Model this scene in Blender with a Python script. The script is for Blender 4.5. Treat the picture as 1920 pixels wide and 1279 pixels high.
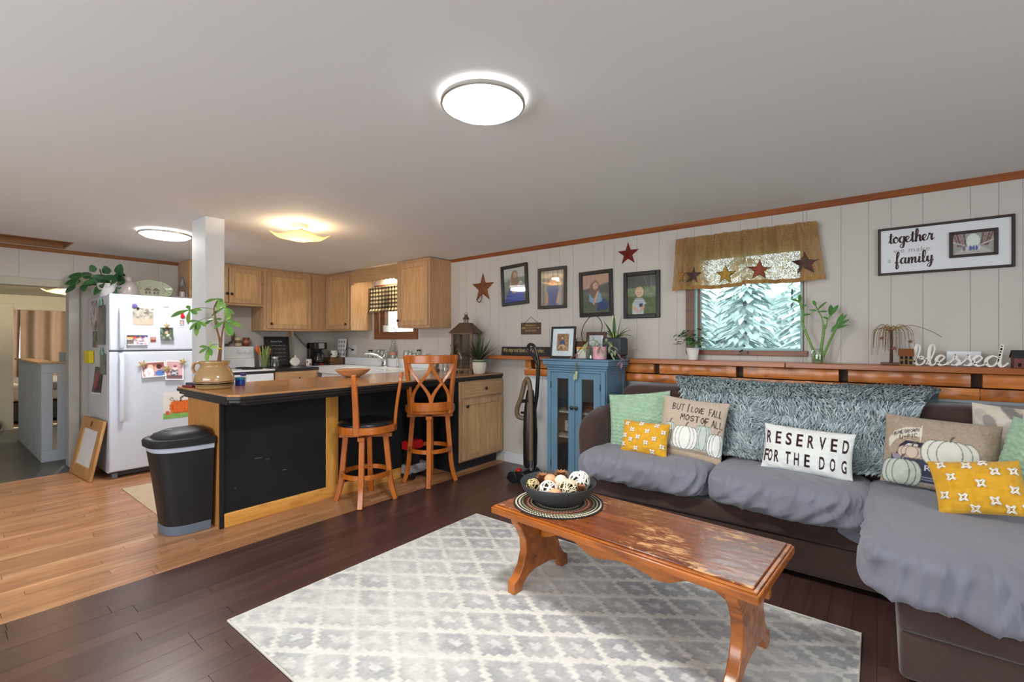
import bpy, math, random
import numpy as np
from mathutils import Vector, Matrix, noise as mnoise
for o in list(bpy.data.objects): bpy.data.objects.remove(o)
scene = bpy.context.scene
C = scene.collection
rnd = random.Random(7)
PI = math.pi

# ------------------------------------------------------------ camera, world, exposure, fill light
cam_d = bpy.data.cameras.new('camera'); cam = bpy.data.objects.new('camera', cam_d); C.objects.link(cam)
cam_d.sensor_width = 36.0; cam_d.lens = 36.0*874.0/1920.0; cam_d.clip_start = .05; cam_d.clip_end = 200
cam.location = (0, 0, 1.233); cam.rotation_euler = (PI/2, 0, math.radians(38.25))
scene.camera = cam
scene.view_settings.view_transform = 'Standard'; scene.view_settings.look = 'None'
scene.view_settings.exposure = 0.55; scene.view_settings.gamma = 1.0; scene.view_settings.use_curve_mapping = False

def lin(c):
    c = c/255.0
    return c/12.92 if c <= .04045 else ((c+.055)/1.055)**2.4
def S(r, g, b): return (lin(r), lin(g), lin(b), 1.0)

w = bpy.data.worlds.new('overcast'); scene.world = w; w.use_nodes = True
wn = w.node_tree.nodes; wn['Background'].inputs[0].default_value = (.86, .94, 1.0, 1); wn['Background'].inputs[1].default_value = 2.7

def area(name, loc, rot, sx, sy, power, col, shape='RECTANGLE'):
    l = bpy.data.lights.new(name, 'AREA'); l.shape = shape; l.size = sx
    if shape == 'RECTANGLE': l.size_y = sy
    l.energy = power; l.color = col
    o = bpy.data.objects.new(name, l); C.objects.link(o); o.location = loc; o.rotation_euler = rot
    return o
# added fill lights at two assumed windows behind the camera (openings modelled below)
area('fill_right', (2.55, .5, 1.35), (0, -PI/2, PI), 1.2, 2.0, 17, (.93, .97, 1.0))
area('fill_near', (-1.6, -2.15, 1.35), (PI/2, 0, 0), 3.4, 1.2, 46, (.93, .97, 1.0))
# ------------------------------------------------------------ materials
MATS = {}
def nt(name):
    m = bpy.data.materials.new(name); m.use_nodes = True
    return m, m.node_tree, m.node_tree.nodes['Principled BSDF']
def N(t, kind, **kw):
    n = t.nodes.new(kind)
    for k, v in kw.items(): setattr(n, k, v)
    return n
def L(t, a, b): t.links.new(a, b)
def setp(b, rough, metal, spec, coat, sheen):
    b.inputs['Roughness'].default_value = rough; b.inputs['Metallic'].default_value = metal
    b.inputs['Specular IOR Level'].default_value = spec; b.inputs['Coat Weight'].default_value = coat
    b.inputs['Coat Roughness'].default_value = .15
    b.inputs['Sheen Weight'].default_value = sheen
def coords(t):
    tc = N(t, 'ShaderNodeTexCoord'); oi = N(t, 'ShaderNodeObjectInfo')
    mu = N(t, 'ShaderNodeMath', operation='MULTIPLY'); mu.inputs[1].default_value = 41.0
    L(t, oi.outputs['Random'], mu.inputs[0])
    ad = N(t, 'ShaderNodeVectorMath', operation='ADD')
    L(t, tc.outputs['Object'], ad.inputs[0]); L(t, mu.outputs[0], ad.inputs[1])
    return ad.outputs[0], oi.outputs['Random']
def noise(t, vec, scale, detail=3, dist=0, rough=.5):
    n = N(t, 'ShaderNodeTexNoise'); n.inputs['Scale'].default_value = scale; n.inputs['Detail'].default_value = detail
    n.inputs['Distortion'].default_value = dist; n.inputs['Roughness'].default_value = rough
    L(t, vec, n.inputs['Vector']); return n.outputs[0]
def ramp(t, fac, stops):
    r = N(t, 'ShaderNodeValToRGB'); e = r.color_ramp.elements
    while len(e) < len(stops): e.new(.5)
    for i, (p, c) in enumerate(stops): e[i].position = p; e[i].color = c
    L(t, fac, r.inputs[0]); return r.outputs[0]
def mapping(t, vec, scale, rot=(0, 0, 0)):
    m = N(t, 'ShaderNodeMapping'); m.inputs['Scale'].default_value = scale; m.inputs['Rotation'].default_value = rot
    L(t, vec, m.inputs['Vector']); return m.outputs[0]
def bump(t, b, h, strength, dist=.01):
    n = N(t, 'ShaderNodeBump'); n.inputs['Strength'].default_value = strength; n.inputs['Distance'].default_value = dist
    L(t, h, n.inputs['Height']); L(t, n.outputs[0], b.inputs['Normal'])
def mixc(t, fac, a, b_, mode='MIX'):
    n = N(t, 'ShaderNodeMix', data_type='RGBA', blend_type=mode)
    if isinstance(fac, float): n.inputs[0].default_value = fac
    else: L(t, fac, n.inputs[0])
    for sock, v in ((n.inputs[6], a), (n.inputs[7], b_)):
        if isinstance(v, tuple): sock.default_value = v
        else: L(t, v, sock)
    return n.outputs[2]
def sc(c, k): return (c[0]*k, c[1]*k, c[2]*k, 1)

def M(name, col, rough=.5, metal=0, spec=.4, coat=0, sheen=0, var=.06, vscale=6, bmp=0, bscale=60, emit=0, trans=0, sss=0, rvar=0):
    if name in MATS: return MATS[name]
    m, t, b = nt(name); setp(b, rough, metal, spec, coat, sheen)
    vec, rn = coords(t)
    n = noise(t, vec, vscale, 4)
    colr = ramp(t, n, [(.3, sc(col, 1-var)), (.7, sc(col, 1+var))])
    if rvar:
        mr = N(t, 'ShaderNodeMapRange'); mr.inputs[3].default_value = 1-rvar; mr.inputs[4].default_value = 1+rvar
        L(t, rn, mr.inputs[0]); colr = mixc(t, 1.0, colr, mr.outputs[0], 'MULTIPLY')
    L(t, colr, b.inputs['Base Color'])
    if bmp: bump(t, b, noise(t, vec, bscale, 4), bmp)
    if emit:
        b.inputs['Emission Color'].default_value = col; b.inputs['Emission Strength'].default_value = emit
    if trans: b.inputs['Transmission Weight'].default_value = trans
    MATS[name] = m; return m

def wood(name, c1, c2, axis='y', rough=.4, spec=.45, coat=0, fine=14, rvar=.12, bmp=.15, dark=None, darkamt=.5):
    if name in MATS: return MATS[name]
    m, t, b = nt(name); setp(b, rough, 0, spec, coat, 0)
    vec, rn = coords(t)
    s = {'x': (.07, 1, 1), 'y': (1, .07, 1), 'z': (1, 1, .07)}[axis]
    v = mapping(t, vec, tuple(k*fine for k in s))
    n1 = noise(t, v, 1.0, 5, 1.2, .6)
    n2 = noise(t, v, 5.0, 3, .4)
    col = ramp(t, n1, [(.28, c1), (.5, sc(c1, .5*(1+c2[0]/max(c1[0], 1e-4)))), (.72, c2)])
    f = ramp(t, n2, [(.35, (.86, .84, .82, 1)), (.65, (1.06, 1.06, 1.06, 1))])
    col = mixc(t, 1.0, col, f, 'MULTIPLY')
    if dark:
        nd = noise(t, mapping(t, vec, tuple(k*3 for k in {'x': (.35, 1, 1), 'y': (1, .35, 1), 'z': (1, 1, .35)}[axis])), 2.2, 4, 2.0)
        fd = ramp(t, nd, [(.52, (0, 0, 0, 1)), (.68, (darkamt,)*3+(1,))])
        col = mixc(t, fd, col, dark)
    mr = N(t, 'ShaderNodeMapRange'); mr.inputs[3].default_value = 1-rvar; mr.inputs[4].default_value = 1+rvar
    L(t, rn, mr.inputs[0]); col = mixc(t, 1.0, col, mr.outputs[0], 'MULTIPLY')
    L(t, col, b.inputs['Base Color'])
    bump(t, b, n2, bmp, .002)
    MATS[name] = m; return m

def vcol(name, rough=.6, spec=.3, coat=0, bmp=0, bscale=200, sheen=0):
    """colour comes from the print or dye of the thing itself, stored per vertex"""
    if name in MATS: return MATS[name]
    m, t, b = nt(name); setp(b, rough, 0, spec, coat, sheen)
    a = N(t, 'ShaderNodeAttribute', attribute_name='Col'); L(t, a.outputs['Color'], b.inputs['Base Color'])
    if bmp:
        vec, rn = coords(t); bump(t, b, noise(t, vec, bscale, 2), bmp, .003)
    MATS[name] = m; return m

def glass(name, tint=(.9, .97, .95, 1), gloss=.12, veil=.0, veilcol=(.9, .95, .95, 1)):
    if name in MATS: return MATS[name]
    m = bpy.data.materials.new(name); m.use_nodes = True; t = m.node_tree; t.nodes.clear()
    out = N(t, 'ShaderNodeOutputMaterial'); tr = N(t, 'ShaderNodeBsdfTransparent'); tr.inputs[0].default_value = tint
    gl = N(t, 'ShaderNodeBsdfGlossy'); gl.inputs['Roughness'].default_value = .03
    lw = N(t, 'ShaderNodeLayerWeight'); lw.inputs[0].default_value = .25
    mr = N(t, 'ShaderNodeMapRange'); mr.inputs[3].default_value = gloss*.35; mr.inputs[4].default_value = min(1, gloss*4)
    L(t, lw.outputs['Facing'], mr.inputs[0])
    mx = N(t, 'ShaderNodeMixShader'); L(t, mr.outputs[0], mx.inputs[0]); L(t, tr.outputs[0], mx.inputs[1]); L(t, gl.outputs[0], mx.inputs[2])
    last = mx.outputs[0]
    if veil:
        tl = N(t, 'ShaderNodeBsdfTranslucent'); tl.inputs[0].default_value = veilcol
        m2 = N(t, 'ShaderNodeMixShader'); m2.inputs[0].default_value = veil; L(t, last, m2.inputs[1]); L(t, tl.outputs[0], m2.inputs[2]); last = m2.outputs[0]
    L(t, last, out.inputs[0]); MATS[name] = m; return m

def emitter(name, col, strength):
    if name in MATS: return MATS[name]
    m = bpy.data.materials.new(name); m.use_nodes = True; t = m.node_tree; t.nodes.clear()
    out = N(t, 'ShaderNodeOutputMaterial'); e = N(t, 'ShaderNodeEmission'); e.inputs[0].default_value = col; e.inputs[1].default_value = strength
    L(t, e.outputs[0], out.inputs[0]); MATS[name] = m; return m

def cloth(name, col, trans=.35, rough=.9, var=.1, weave=0):
    """thin woven cloth that lets some daylight through"""
    if name in MATS: return MATS[name]
    m = bpy.data.materials.new(name); m.use_nodes = True; t = m.node_tree
    b = t.nodes['Principled BSDF']; setp(b, rough, 0, .15, 0, .2)
    vec, rn = coords(t); n = noise(t, mapping(t, vec, (1, 1, .25)), 60, 3)
    c = ramp(t, n, [(.3, sc(col, 1-var)), (.7, sc(col, 1+var))]); L(t, c, b.inputs['Base Color'])
    tl = N(t, 'ShaderNodeBsdfTranslucent'); L(t, c, tl.inputs[0])
    mx = N(t, 'ShaderNodeMixShader'); mx.inputs[0].default_value = trans
    L(t, b.outputs[0], mx.inputs[1]); L(t, tl.outputs[0], mx.inputs[2])
    last = mx.outputs[0]
    if weave:      # open weave: small gaps between the threads
        n2 = noise(t, mapping(t, vec, (1, 1, .6)), 230, 3, .3); g = ramp(t, n2, [(.45, (0, 0, 0, 1)), (.62, (weave,)*3+(1,))])
        tp = N(t, 'ShaderNodeBsdfTransparent'); m3 = N(t, 'ShaderNodeMixShader'); L(t, g, m3.inputs[0]); L(t, last, m3.inputs[1]); L(t, tp.outputs[0], m3.inputs[2]); last = m3.outputs[0]
    L(t, last, t.nodes['Material Output'].inputs[0]); MATS[name] = m; return m

# ------------------------------------------------------------ mesh builder
XF = [Matrix.Identity(4)]
def push(m): XF.append(XF[-1] @ m)
def pop(): XF.pop()
def TR(x, y, z, rz=0, rx=0, ry=0):
    return Matrix.Translation((x, y, z)) @ Matrix.Rotation(rz, 4, 'Z') @ Matrix.Rotation(ry, 4, 'Y') @ Matrix.Rotation(rx, 4, 'X')
def tag(o, label=None, cat=None, group=None, kind=None):
    if label: o['label'] = label
    if cat: o['category'] = cat
    if group: o['group'] = group
    if kind: o['kind'] = kind
    return o
THINGS = []; OFF = {}
def thing(name, label, cat, group=None):
    o = bpy.data.objects.new(name, None); C.objects.link(o); o.empty_display_size = .05
    tag(o, label, cat, group); THINGS.append(o); return o

def catmull(pts, n=8, closed=False):
    P = [Vector(p) for p in pts]
    if len(P) < 3 and not closed: return P
    out = []; m = len(P)
    rng = range(m if closed else m-1)
    for i in rng:
        if closed: a, b, c, d = P[(i-1) % m], P[i], P[(i+1) % m], P[(i+2) % m]
        else: a, b, c, d = P[max(i-1, 0)], P[i], P[i+1], P[min(i+2, m-1)]
        for k in range(n):
            t = k/n
            out.append(.5*((2*b)+(c-a)*t+(2*a-5*b+4*c-d)*t*t+(3*b-a-3*c+d)*t*t*t))
    if not closed: out.append(P[-1])
    return out

class MB:
    def __init__(s): s.v = []; s.f = []; s.c = None
    def add(s, vs, fs):
        o = len(s.v); x = XF[-1]
        s.v.extend([x @ Vector(v) for v in vs]); s.f.extend([tuple(i+o for i in f) for f in fs]); return s
    def box(s, x0, x1, y0, y1, z0, z1):
        return s.add([(x, y, z) for z in (z0, z1) for y in (y0, y1) for x in (x0, x1)],
                     [(0, 2, 3, 1), (4, 5, 7, 6), (0, 1, 5, 4), (2, 6, 7, 3), (0, 4, 6, 2), (1, 3, 7, 5)])
    def prism(s, pts, plane, lo, hi):
        n = len(pts)
        def mk(p, h): return {'xy': (p[0], p[1], h), 'xz': (p[0], h, p[1]), 'yz': (h, p[0], p[1])}[plane]
        vs = [mk(p, lo) for p in pts]+[mk(p, hi) for p in pts]
        fs = [tuple(range(n-1, -1, -1)), tuple(range(n, 2*n))]+[(i, (i+1) % n, n+(i+1) % n, n+i) for i in range(n)]
        if plane == 'xz': fs = [tuple(reversed(f)) for f in fs]
        return s.add(vs, fs)
    def lathe(s, prof, c=(0, 0, 0), n=24, sx=1, sy=1, cap=True, fn=None):
        vs = []; fs = []
        for j, (r, z) in enumerate(prof):
            for i in range(n):
                a = 2*PI*i/n; rr = r*(fn(a, j) if fn else 1)
                vs.append((c[0]+rr*math.cos(a)*sx, c[1]+rr*math.sin(a)*sy, c[2]+z))
        for j in range(len(prof)-1):
            for i in range(n): fs.append((j*n+i, j*n+(i+1) % n, (j+1)*n+(i+1) % n, (j+1)*n+i))
        if cap:
            fs.append(tuple(range(n-1, -1, -1))); k = (len(prof)-1)*n; fs.append(tuple(range(k, k+n)))
        return s.add(vs, fs)
    def cyl(s, c, r, h, n=16, r2=None, axis='z'):
        r2 = r if r2 is None else r2
        if axis != 'z':
            push(Matrix.Translation(c) @ (Matrix.Rotation(PI/2, 4, 'Y') if axis == 'x' else Matrix.Rotation(-PI/2, 4, 'X')))
            s.lathe([(r, 0), (r2, h)], (0, 0, 0), n); pop(); return s
        return s.lathe([(r, 0), (r2, h)], c, n)
    def sphere(s, c, r, n=14, sx=1, sy=1, sz=1):
        m = max(6, n//2+1)
        prof = [(max(1e-4, r*math.sin(PI*j/m)), -r*math.cos(PI*j/m)*sz) for j in range(m+1)]
        return s.lathe(prof, c, n, sx, sy)
    def tube(s, path, r, n=8, closed=False, flat=1.0, cap=True):
        P = [Vector(p) for p in path]; m = len(P)
        rs = r if callable(r) else (lambda t: r)
        up = Vector((0, 0, 1)); vs = []; fs = []; prev = None
        for i, p in enumerate(P):
            if closed: d = P[(i+1) % m]-P[i-1]
            else: d = P[min(i+1, m-1)]-P[max(i-1, 0)]
            if d.length < 1e-9: d = Vector((0, 0, 1))
            d.normalize()
            a = prev if prev is not None else (up if abs(d.z) < .95 else Vector((1, 0, 0)))
            u = a-d*a.dot(d)
            if u.length < 1e-6: u = d.orthogonal()
            u.normalize(); prev = u; w_ = d.cross(u)
            rr = rs(i/max(1, m-1))
            for k in range(n):
                an = 2*PI*k/n; vs.append(p+u*math.cos(an)*rr*flat+w_*math.sin(an)*rr)
        for i in range(m if closed else m-1):
            for k in range(n):
                a_, b_ = i*n, ((i+1) % m)*n
                fs.append((a_+k, a_+(k+1) % n, b_+(k+1) % n, b_+k))
        if cap and not closed: fs += [tuple(range(n-1, -1, -1)), tuple(range((m-1)*n, m*n))]
        return s.add(vs, fs)
    def bar(s, p, q, w_, h=None, up=(0, 0, 1)):
        h = w_ if h is None else h; p = Vector(p); q = Vector(q); d = (q-p).normalized(); u = Vector(up); u = (u-d*u.dot(d))
        if u.length < 1e-5: u = d.orthogonal()
        u.normalize(); v = d.cross(u); vs = []
        for c in (p, q):
            for a, b in ((-1, -1), (1, -1), (1, 1), (-1, 1)): vs.append(c+v*a*w_/2+u*b*h/2)
        return s.add(vs, [(3, 2, 1, 0), (4, 5, 6, 7), (0, 1, 5, 4), (1, 2, 6, 5), (2, 3, 7, 6), (3, 0, 4, 7)])
    def sweep(s, path, w_, h, up=(0, 0, 1), closed=False):
        """rectangular section swept along a path; w_ across, h along up (numbers or functions of t)"""
        P = [Vector(p) for p in path]; m = len(P); vs = []; fs = []; U0 = Vector(up)
        W_ = w_ if callable(w_) else (lambda t: w_); H_ = h if callable(h) else (lambda t: h)
        for i, p in enumerate(P):
            d = (P[(i+1) % m]-P[i-1]) if closed else (P[min(i+1, m-1)]-P[max(i-1, 0)])
            d.normalize(); u = U0-d*U0.dot(d)
            if u.length < 1e-5: u = d.orthogonal()
            u.normalize(); v = d.cross(u); t = i/max(1, m-1)
            for a, b in ((-1, -1), (1, -1), (1, 1), (-1, 1)): vs.append(p+v*a*W_(t)/2+u*b*H_(t)/2)
        for i in range(m if closed else m-1):
            a_, b_ = i*4, ((i+1) % m)*4
            for k in range(4): fs.append((a_+k, a_+(k+1) % 4, b_+(k+1) % 4, b_+k))
        if not closed: fs += [(3, 2, 1, 0), tuple((m-1)*4+k for k in range(4))]
        return s.add(vs, fs)
    def grid(s, fn, nu, nv, cu=False, cv=False):
        vs = []; fs = []
        for j in range(nv+(0 if cv else 1)):
            for i in range(nu+(0 if cu else 1)): vs.append(fn(i/nu, j/nv))
        W_ = nu if cu else nu+1; Hn = nv if cv else nv+1
        for j in range(nv):
            for i in range(nu):
                a = j*W_+i; b = j*W_+(i+1) % W_; c = ((j+1) % Hn)*W_+(i+1) % W_; d = ((j+1) % Hn)*W_+i
                fs.append((a, b, c, d))
        return s.add(vs, fs)
    def leaf(s, p, d, length, width, droop=.3, up=(0, 0, 1), n=5, shape='lance', fold=.25, twist=0):
        p = Vector(p); d = Vector(d).normalized(); up = Vector(up)
        side = d.cross(up)
        if side.length < 1e-4: side = d.orthogonal()
        side.normalize()
        if twist: side = Matrix.Rotation(twist, 3, d) @ side
        nrm = side.cross(d); vs = []; fs = []
        for i in range(n+1):
            t = i/n
            c = p+d*length*t*(1-.3*abs(droop)*t)-Vector((0, 0, 1))*length*droop*t*t
            wd = {'lance': math.sin(PI*min(1, t*.93+.07))**.8, 'round': math.sin(PI*(t**.7*.97+.03))**.6, 'blade': (1-t**2.2)*(.55+.45*min(1, t*5)),
                  'obov': math.sin(PI*min(1., (t**1.5)*.96+.03))**.75, 'heart': (math.sin(PI*(t**.55*.98+.02)))**.6}[shape]*width/2
            wd = max(wd, .0006)
            vs += [c-side*wd+nrm*wd*fold, c, c+side*wd+nrm*wd*fold]
        for i in range(n):
            a = i*3; fs += [(a, a+1, a+4, a+3), (a+1, a+2, a+5, a+4)]
        return s.add(vs, fs)
    def build(s, name, mat, parent=None, bevel=0, smooth=35, seg=2, kind=None, label=None, cols=None, origin=None):
        me = bpy.data.meshes.new(name); v = s.v
        off = OFF.get(parent.name, Vector((0, 0, 0))) if parent is not None else Vector((0, 0, 0))
        if parent is None:
            A = np.array(v); off = Vector(((A[:, 0].min()+A[:, 0].max())/2, (A[:, 1].min()+A[:, 1].max())/2, A[:, 2].min()))
        me.from_pydata([tuple(p-off) for p in v], [], s.f); me.update()
        if smooth:
            me.shade_smooth()
            if smooth < 180: me.set_sharp_from_angle(angle=math.radians(smooth))
        if isinstance(mat, (list, tuple)):
            for q in mat: me.materials.append(q)
        else: me.materials.append(mat)
        if cols is not None:
            at = me.color_attributes.new('Col', 'FLOAT_COLOR', 'POINT')
            at.data.foreach_set('color', np.asarray(cols, dtype=np.float32).ravel())
        o = bpy.data.objects.new(name, me); C.objects.link(o); OFF[o.name] = off
        if parent is not None: o.parent = parent
        else: o.location = off
        if bevel:
            b = o.modifiers.new('bevel', 'BEVEL'); b.width = bevel; b.segments = seg; b.limit_method = 'ANGLE'; b.angle_limit = math.radians(40)
            b.harden_normals = False
        if kind: o['kind'] = kind
        if label: o['label'] = label
        return o
def bx(*a): return MB().box(*a)
def finish_things():
    bpy.context.view_layer.update()
    for T in THINGS:
        pts = []
        def rec(o):
            if o.type == 'MESH':
                bb = [o.matrix_world @ Vector(c) for c in o.bound_box]; pts.extend(bb)
            for c in o.children: rec(c)
        rec(T)
        if not pts: continue
        A = np.array([tuple(p) for p in pts]); lo, hi = A.min(0), A.max(0)
        c = Vector(((lo[0]+hi[0])/2, (lo[1]+hi[1])/2, lo[2]))
        T.location = c
        for ch in T.children: ch.location = ch.location - c

# ------------------------------------------------------------ little painter for flat prints (photographs, printed cloth)
class Canvas:
    def __init__(s, nx, ny, bg):
        s.nx, s.ny = nx, ny; s.a = np.zeros((ny, nx, 3)); s.a[:] = bg
        yy, xx = np.mgrid[0:ny, 0:nx]; s.X = (xx+.5)/nx; s.Y = (yy+.5)/ny       # Y up from 0 (bottom)
        s.r = np.random.RandomState(5)
    def put(s, m, c, al=1.0): s.a[m] = s.a[m]*(1-al)+np.array(c)*al
    def rect(s, x0, y0, x1, y1, c, al=1): s.put((s.X >= x0) & (s.X <= x1) & (s.Y >= y0) & (s.Y <= y1), c, al)
    def ell(s, cx, cy, rx, ry, c, al=1, rot=0):
        dx, dy = s.X-cx, s.Y-cy; k, q = math.cos(rot), math.sin(rot)
        s.put(((dx*k+dy*q)/rx)**2+((-dx*q+dy*k)/ry)**2 <= 1, c, al)
    def poly(s, pts, c, al=1):
        inside = np.zeros(s.X.shape, bool); n = len(pts)
        for i in range(n):
            x0, y0 = pts[i]; x1, y1 = pts[(i+1) % n]
            if y0 == y1: continue
            inside ^= ((s.Y > min(y0, y1)) & (s.Y <= max(y0, y1)) & (s.X < (x1-x0)*(s.Y-y0)/(y1-y0)+x0))
        s.put(inside, c, al)
    def line(s, pts, wd, c, asp=1.0):
        for (x0, y0), (x1, y1) in zip(pts[:-1], pts[1:]):
            dx, dy = x1-x0, (y1-y0)*asp; l2 = dx*dx+dy*dy+1e-12
            t = np.clip(((s.X-x0)*dx+(s.Y-y0)*asp*dy)/l2, 0, 1)
            s.put((s.X-x0-t*dx)**2+((s.Y-y0)*asp-t*dy)**2 <= (wd/2)**2, c)
    def noise(s, amt, cell=1):
        n = s.r.randn((s.ny+cell-1)//cell, (s.nx+cell-1)//cell, 1)*amt
        s.a += np.repeat(np.repeat(n, cell, 0), cell, 1)[:s.ny, :s.nx]
    def blotch(s, x0, y0, x1, y1, cols, n, rmin, rmax):
        for _ in range(n):
            s.ell(x0+(x1-x0)*s.r.rand(), y0+(y1-y0)*s.r.rand(), rmin+(rmax-rmin)*s.r.rand(), (rmin+(rmax-rmin)*s.r.rand())*s.nx/s.ny, cols[s.r.randint(len(cols))], .6)
    def tris(s, T, c):
        for t in T:
            (x0, y0), (x1, y1), (x2, y2) = t
            i0, i1 = int(max(0, min(x0, x1, x2)*s.nx-1)), int(min(s.nx, max(x0, x1, x2)*s.nx+2))
            j0, j1 = int(max(0, min(y0, y1, y2)*s.ny-1)), int(min(s.ny, max(y0, y1, y2)*s.ny+2))
            if i1 <= i0 or j1 <= j0: continue
            X, Y = s.X[j0:j1, i0:i1], s.Y[j0:j1, i0:i1]
            a = (x1-x0)*(Y-y0)-(y1-y0)*(X-x0); b = (x2-x1)*(Y-y1)-(y2-y1)*(X-x1); d = (x0-x2)*(Y-y2)-(y0-y2)*(X-x2)
            m = ((a >= 0) & (b >= 0) & (d >= 0)) | ((a <= 0) & (b <= 0) & (d <= 0))
            s.a[j0:j1, i0:i1][m] = c
    def cols(s, nu, nv):
        """linear RGBA at the (nu+1) x (nv+1) grid vertices"""
        a = np.clip(s.a, 0, 255)/255.0
        ix = np.clip((np.arange(nu+1)/nu*s.nx-.5).round().astype(int), 0, s.nx-1); iy = np.clip((np.arange(nv+1)/nv*s.ny-.5).round().astype(int), 0, s.ny-1)
        k = a.copy(); pad = np.pad(a, ((1, 1), (1, 1), (0, 0)), 'edge')
        k = (pad[:-2, 1:-1]+pad[2:, 1:-1]+pad[1:-1, :-2]+pad[1:-1, 2:]+4*a)/8
        g = k[iy][:, ix]
        l = np.where(g <= .04045, g/12.92, ((g+.055)/1.055)**2.4)
        return np.concatenate([l, np.ones(l.shape[:2]+(1,))], 2).reshape(-1, 4)
def text_mesh(txt, shear=0, spacing=1.0, bold=0):
    cu = bpy.data.curves.new('t', 'FONT'); cu.body = txt; cu.shear = shear; cu.space_character = spacing; cu.size = 1; cu.resolution_u = 4; cu.offset = bold
    o = bpy.data.objects.new('t', cu); C.objects.link(o)
    me = bpy.data.meshes.new_from_object(o.evaluated_get(bpy.context.evaluated_depsgraph_get()))
    bpy.data.objects.remove(o); bpy.data.curves.remove(cu)
    me.calc_loop_triangles()
    V = np.array([v.co[:2] for v in me.vertices]); T = np.array([t.vertices[:] for t in me.loop_triangles]); bpy.data.meshes.remove(me)
    lo, hi = V.min(0), V.max(0)
    return (V-lo)/(hi-lo), T, (hi-lo)
def text_tris(txt, x0, y0, x1, y1, shear=0, spacing=1.0, bold=0):
    V, T, _ = text_mesh(txt, shear, spacing, bold)
    V = V*np.array([x1-x0, y1-y0])+np.array([x0, y0])
    return V[T]
def flat_print(name, mat, parent, o, ux, uy, cv, nu, nv, label=None):
    """flat printed sheet: o = lower-left corner, ux/uy = edge vectors"""
    o, ux, uy = Vector(o), Vector(ux), Vector(uy)
    b = MB().grid(lambda u, v: o+ux*u+uy*v, nu, nv)
    return b.build(name, mat, parent, smooth=0, cols=cv.cols(nu, nv), label=label)
# pen strokes of a joined-up script, x-height 1
GL = {
 'e': ([[(0, .15), (.35, .45), (.55, .8), (.35, 1.0), (.1, .75), (.08, .35), (.3, .02), (.6, .1), (.8, .35)]], .72),
 'l': ([[(0, .1), (.3, .7), (.52, 1.6), (.42, 2.05), (.22, 1.8), (.15, .8), (.2, .15), (.4, 0), (.65, .25)]], .58),
 'b': ([[(0, .1), (.3, .8), (.48, 1.7), (.35, 2.05), (.2, 1.7), (.15, .6), (.25, .05), (.55, .03), (.78, .4), (.65, .85), (.45, .75), (.65, .6), (.95, .7)]], .9),
 's': ([[(0, .1), (.35, .6), (.5, 1.08), (.55, .75), (.72, .4), (.55, .05), (.25, .1)], [(.5, .02), (.85, .25)]], .76),
 'd': ([[(.75, .85), (.45, 1.0), (.12, .7), (.1, .25), (.35, 0), (.65, .3), (.85, 1.2), (.98, 2.05), (.86, 1.0), (.82, .25), (1.0, 0), (1.3, .35)]], 1.2),
 't': ([[(0, .1), (.25, .8), (.35, 1.6), (.28, .6), (.35, .05), (.55, .05), (.75, .3)], [(.02, 1.15), (.7, 1.25)]], .65),
 'o': ([[(.4, 1.0), (.1, .7), (.12, .2), (.4, 0), (.68, .3), (.62, .8), (.4, 1.0), (.55, .8), (.95, .85)]], .85),
 'g': ([[(.7, .85), (.4, 1.0), (.1, .65), (.15, .15), (.45, .05), (.7, .5), (.75, .95), (.7, -.3), (.5, -.85), (.2, -.75), (.3, -.35), (.95, .3)]], .9),
 'h': ([[(0, .1), (.3, .8), (.48, 1.7), (.35, 2.05), (.2, 1.7), (.15, .0), (.3, .6), (.55, 1.0), (.7, .8), (.7, .2), (.85, .0), (1.05, .3)]], 1.0),
 'r': ([[(0, .1), (.25, 1.05), (.35, .9), (.6, .95), (.55, .4), (.65, .0), (.9, .3)]], .8),
 'f': ([[(0, .1), (.35, .9), (.6, 1.8), (.5, 2.05), (.32, 1.7), (.25, .2), (.2, -.7), (.35, -.9), (.5, -.5), (.35, .1), (.85, .35)]], .75),
 'a': ([[(.7, .85), (.4, 1.0), (.1, .65), (.15, .1), (.45, .05), (.7, .6), (.74, .95), (.68, .25), (.85, 0), (1.05, .3)]], 1.0),
 'm': ([[(0, .1), (.15, .95), (.18, .0), (.35, .75), (.55, 1.0), (.62, .7), (.62, 0), (.8, .75), (1.0, 1.0), (1.08, .7), (1.08, .15), (1.25, 0), (1.45, .3)]], 1.4),
 'i': ([[(0, .1), (.22, 1.0), (.2, .2), (.38, 0), (.6, .3)], [(.3, 1.4), (.33, 1.48)]], .55),
 'y': ([[(0, .1), (.18, .95), (.18, .3), (.4, .05), (.65, .5), (.72, 1.0), (.68, -.2), (.45, -.85), (.15, -.7), (.35, -.3), (1.0, .3)]], .95),
}
def script_strokes(word):
    out = []; x = 0
    for ch in word:
        st, adv = GL[ch]
        for s_ in st: out.append([(p.x+x, p.y) for p in catmull([(q[0], q[1], 0) for q in s_], 6)])
        x += adv
    return out, x
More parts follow.
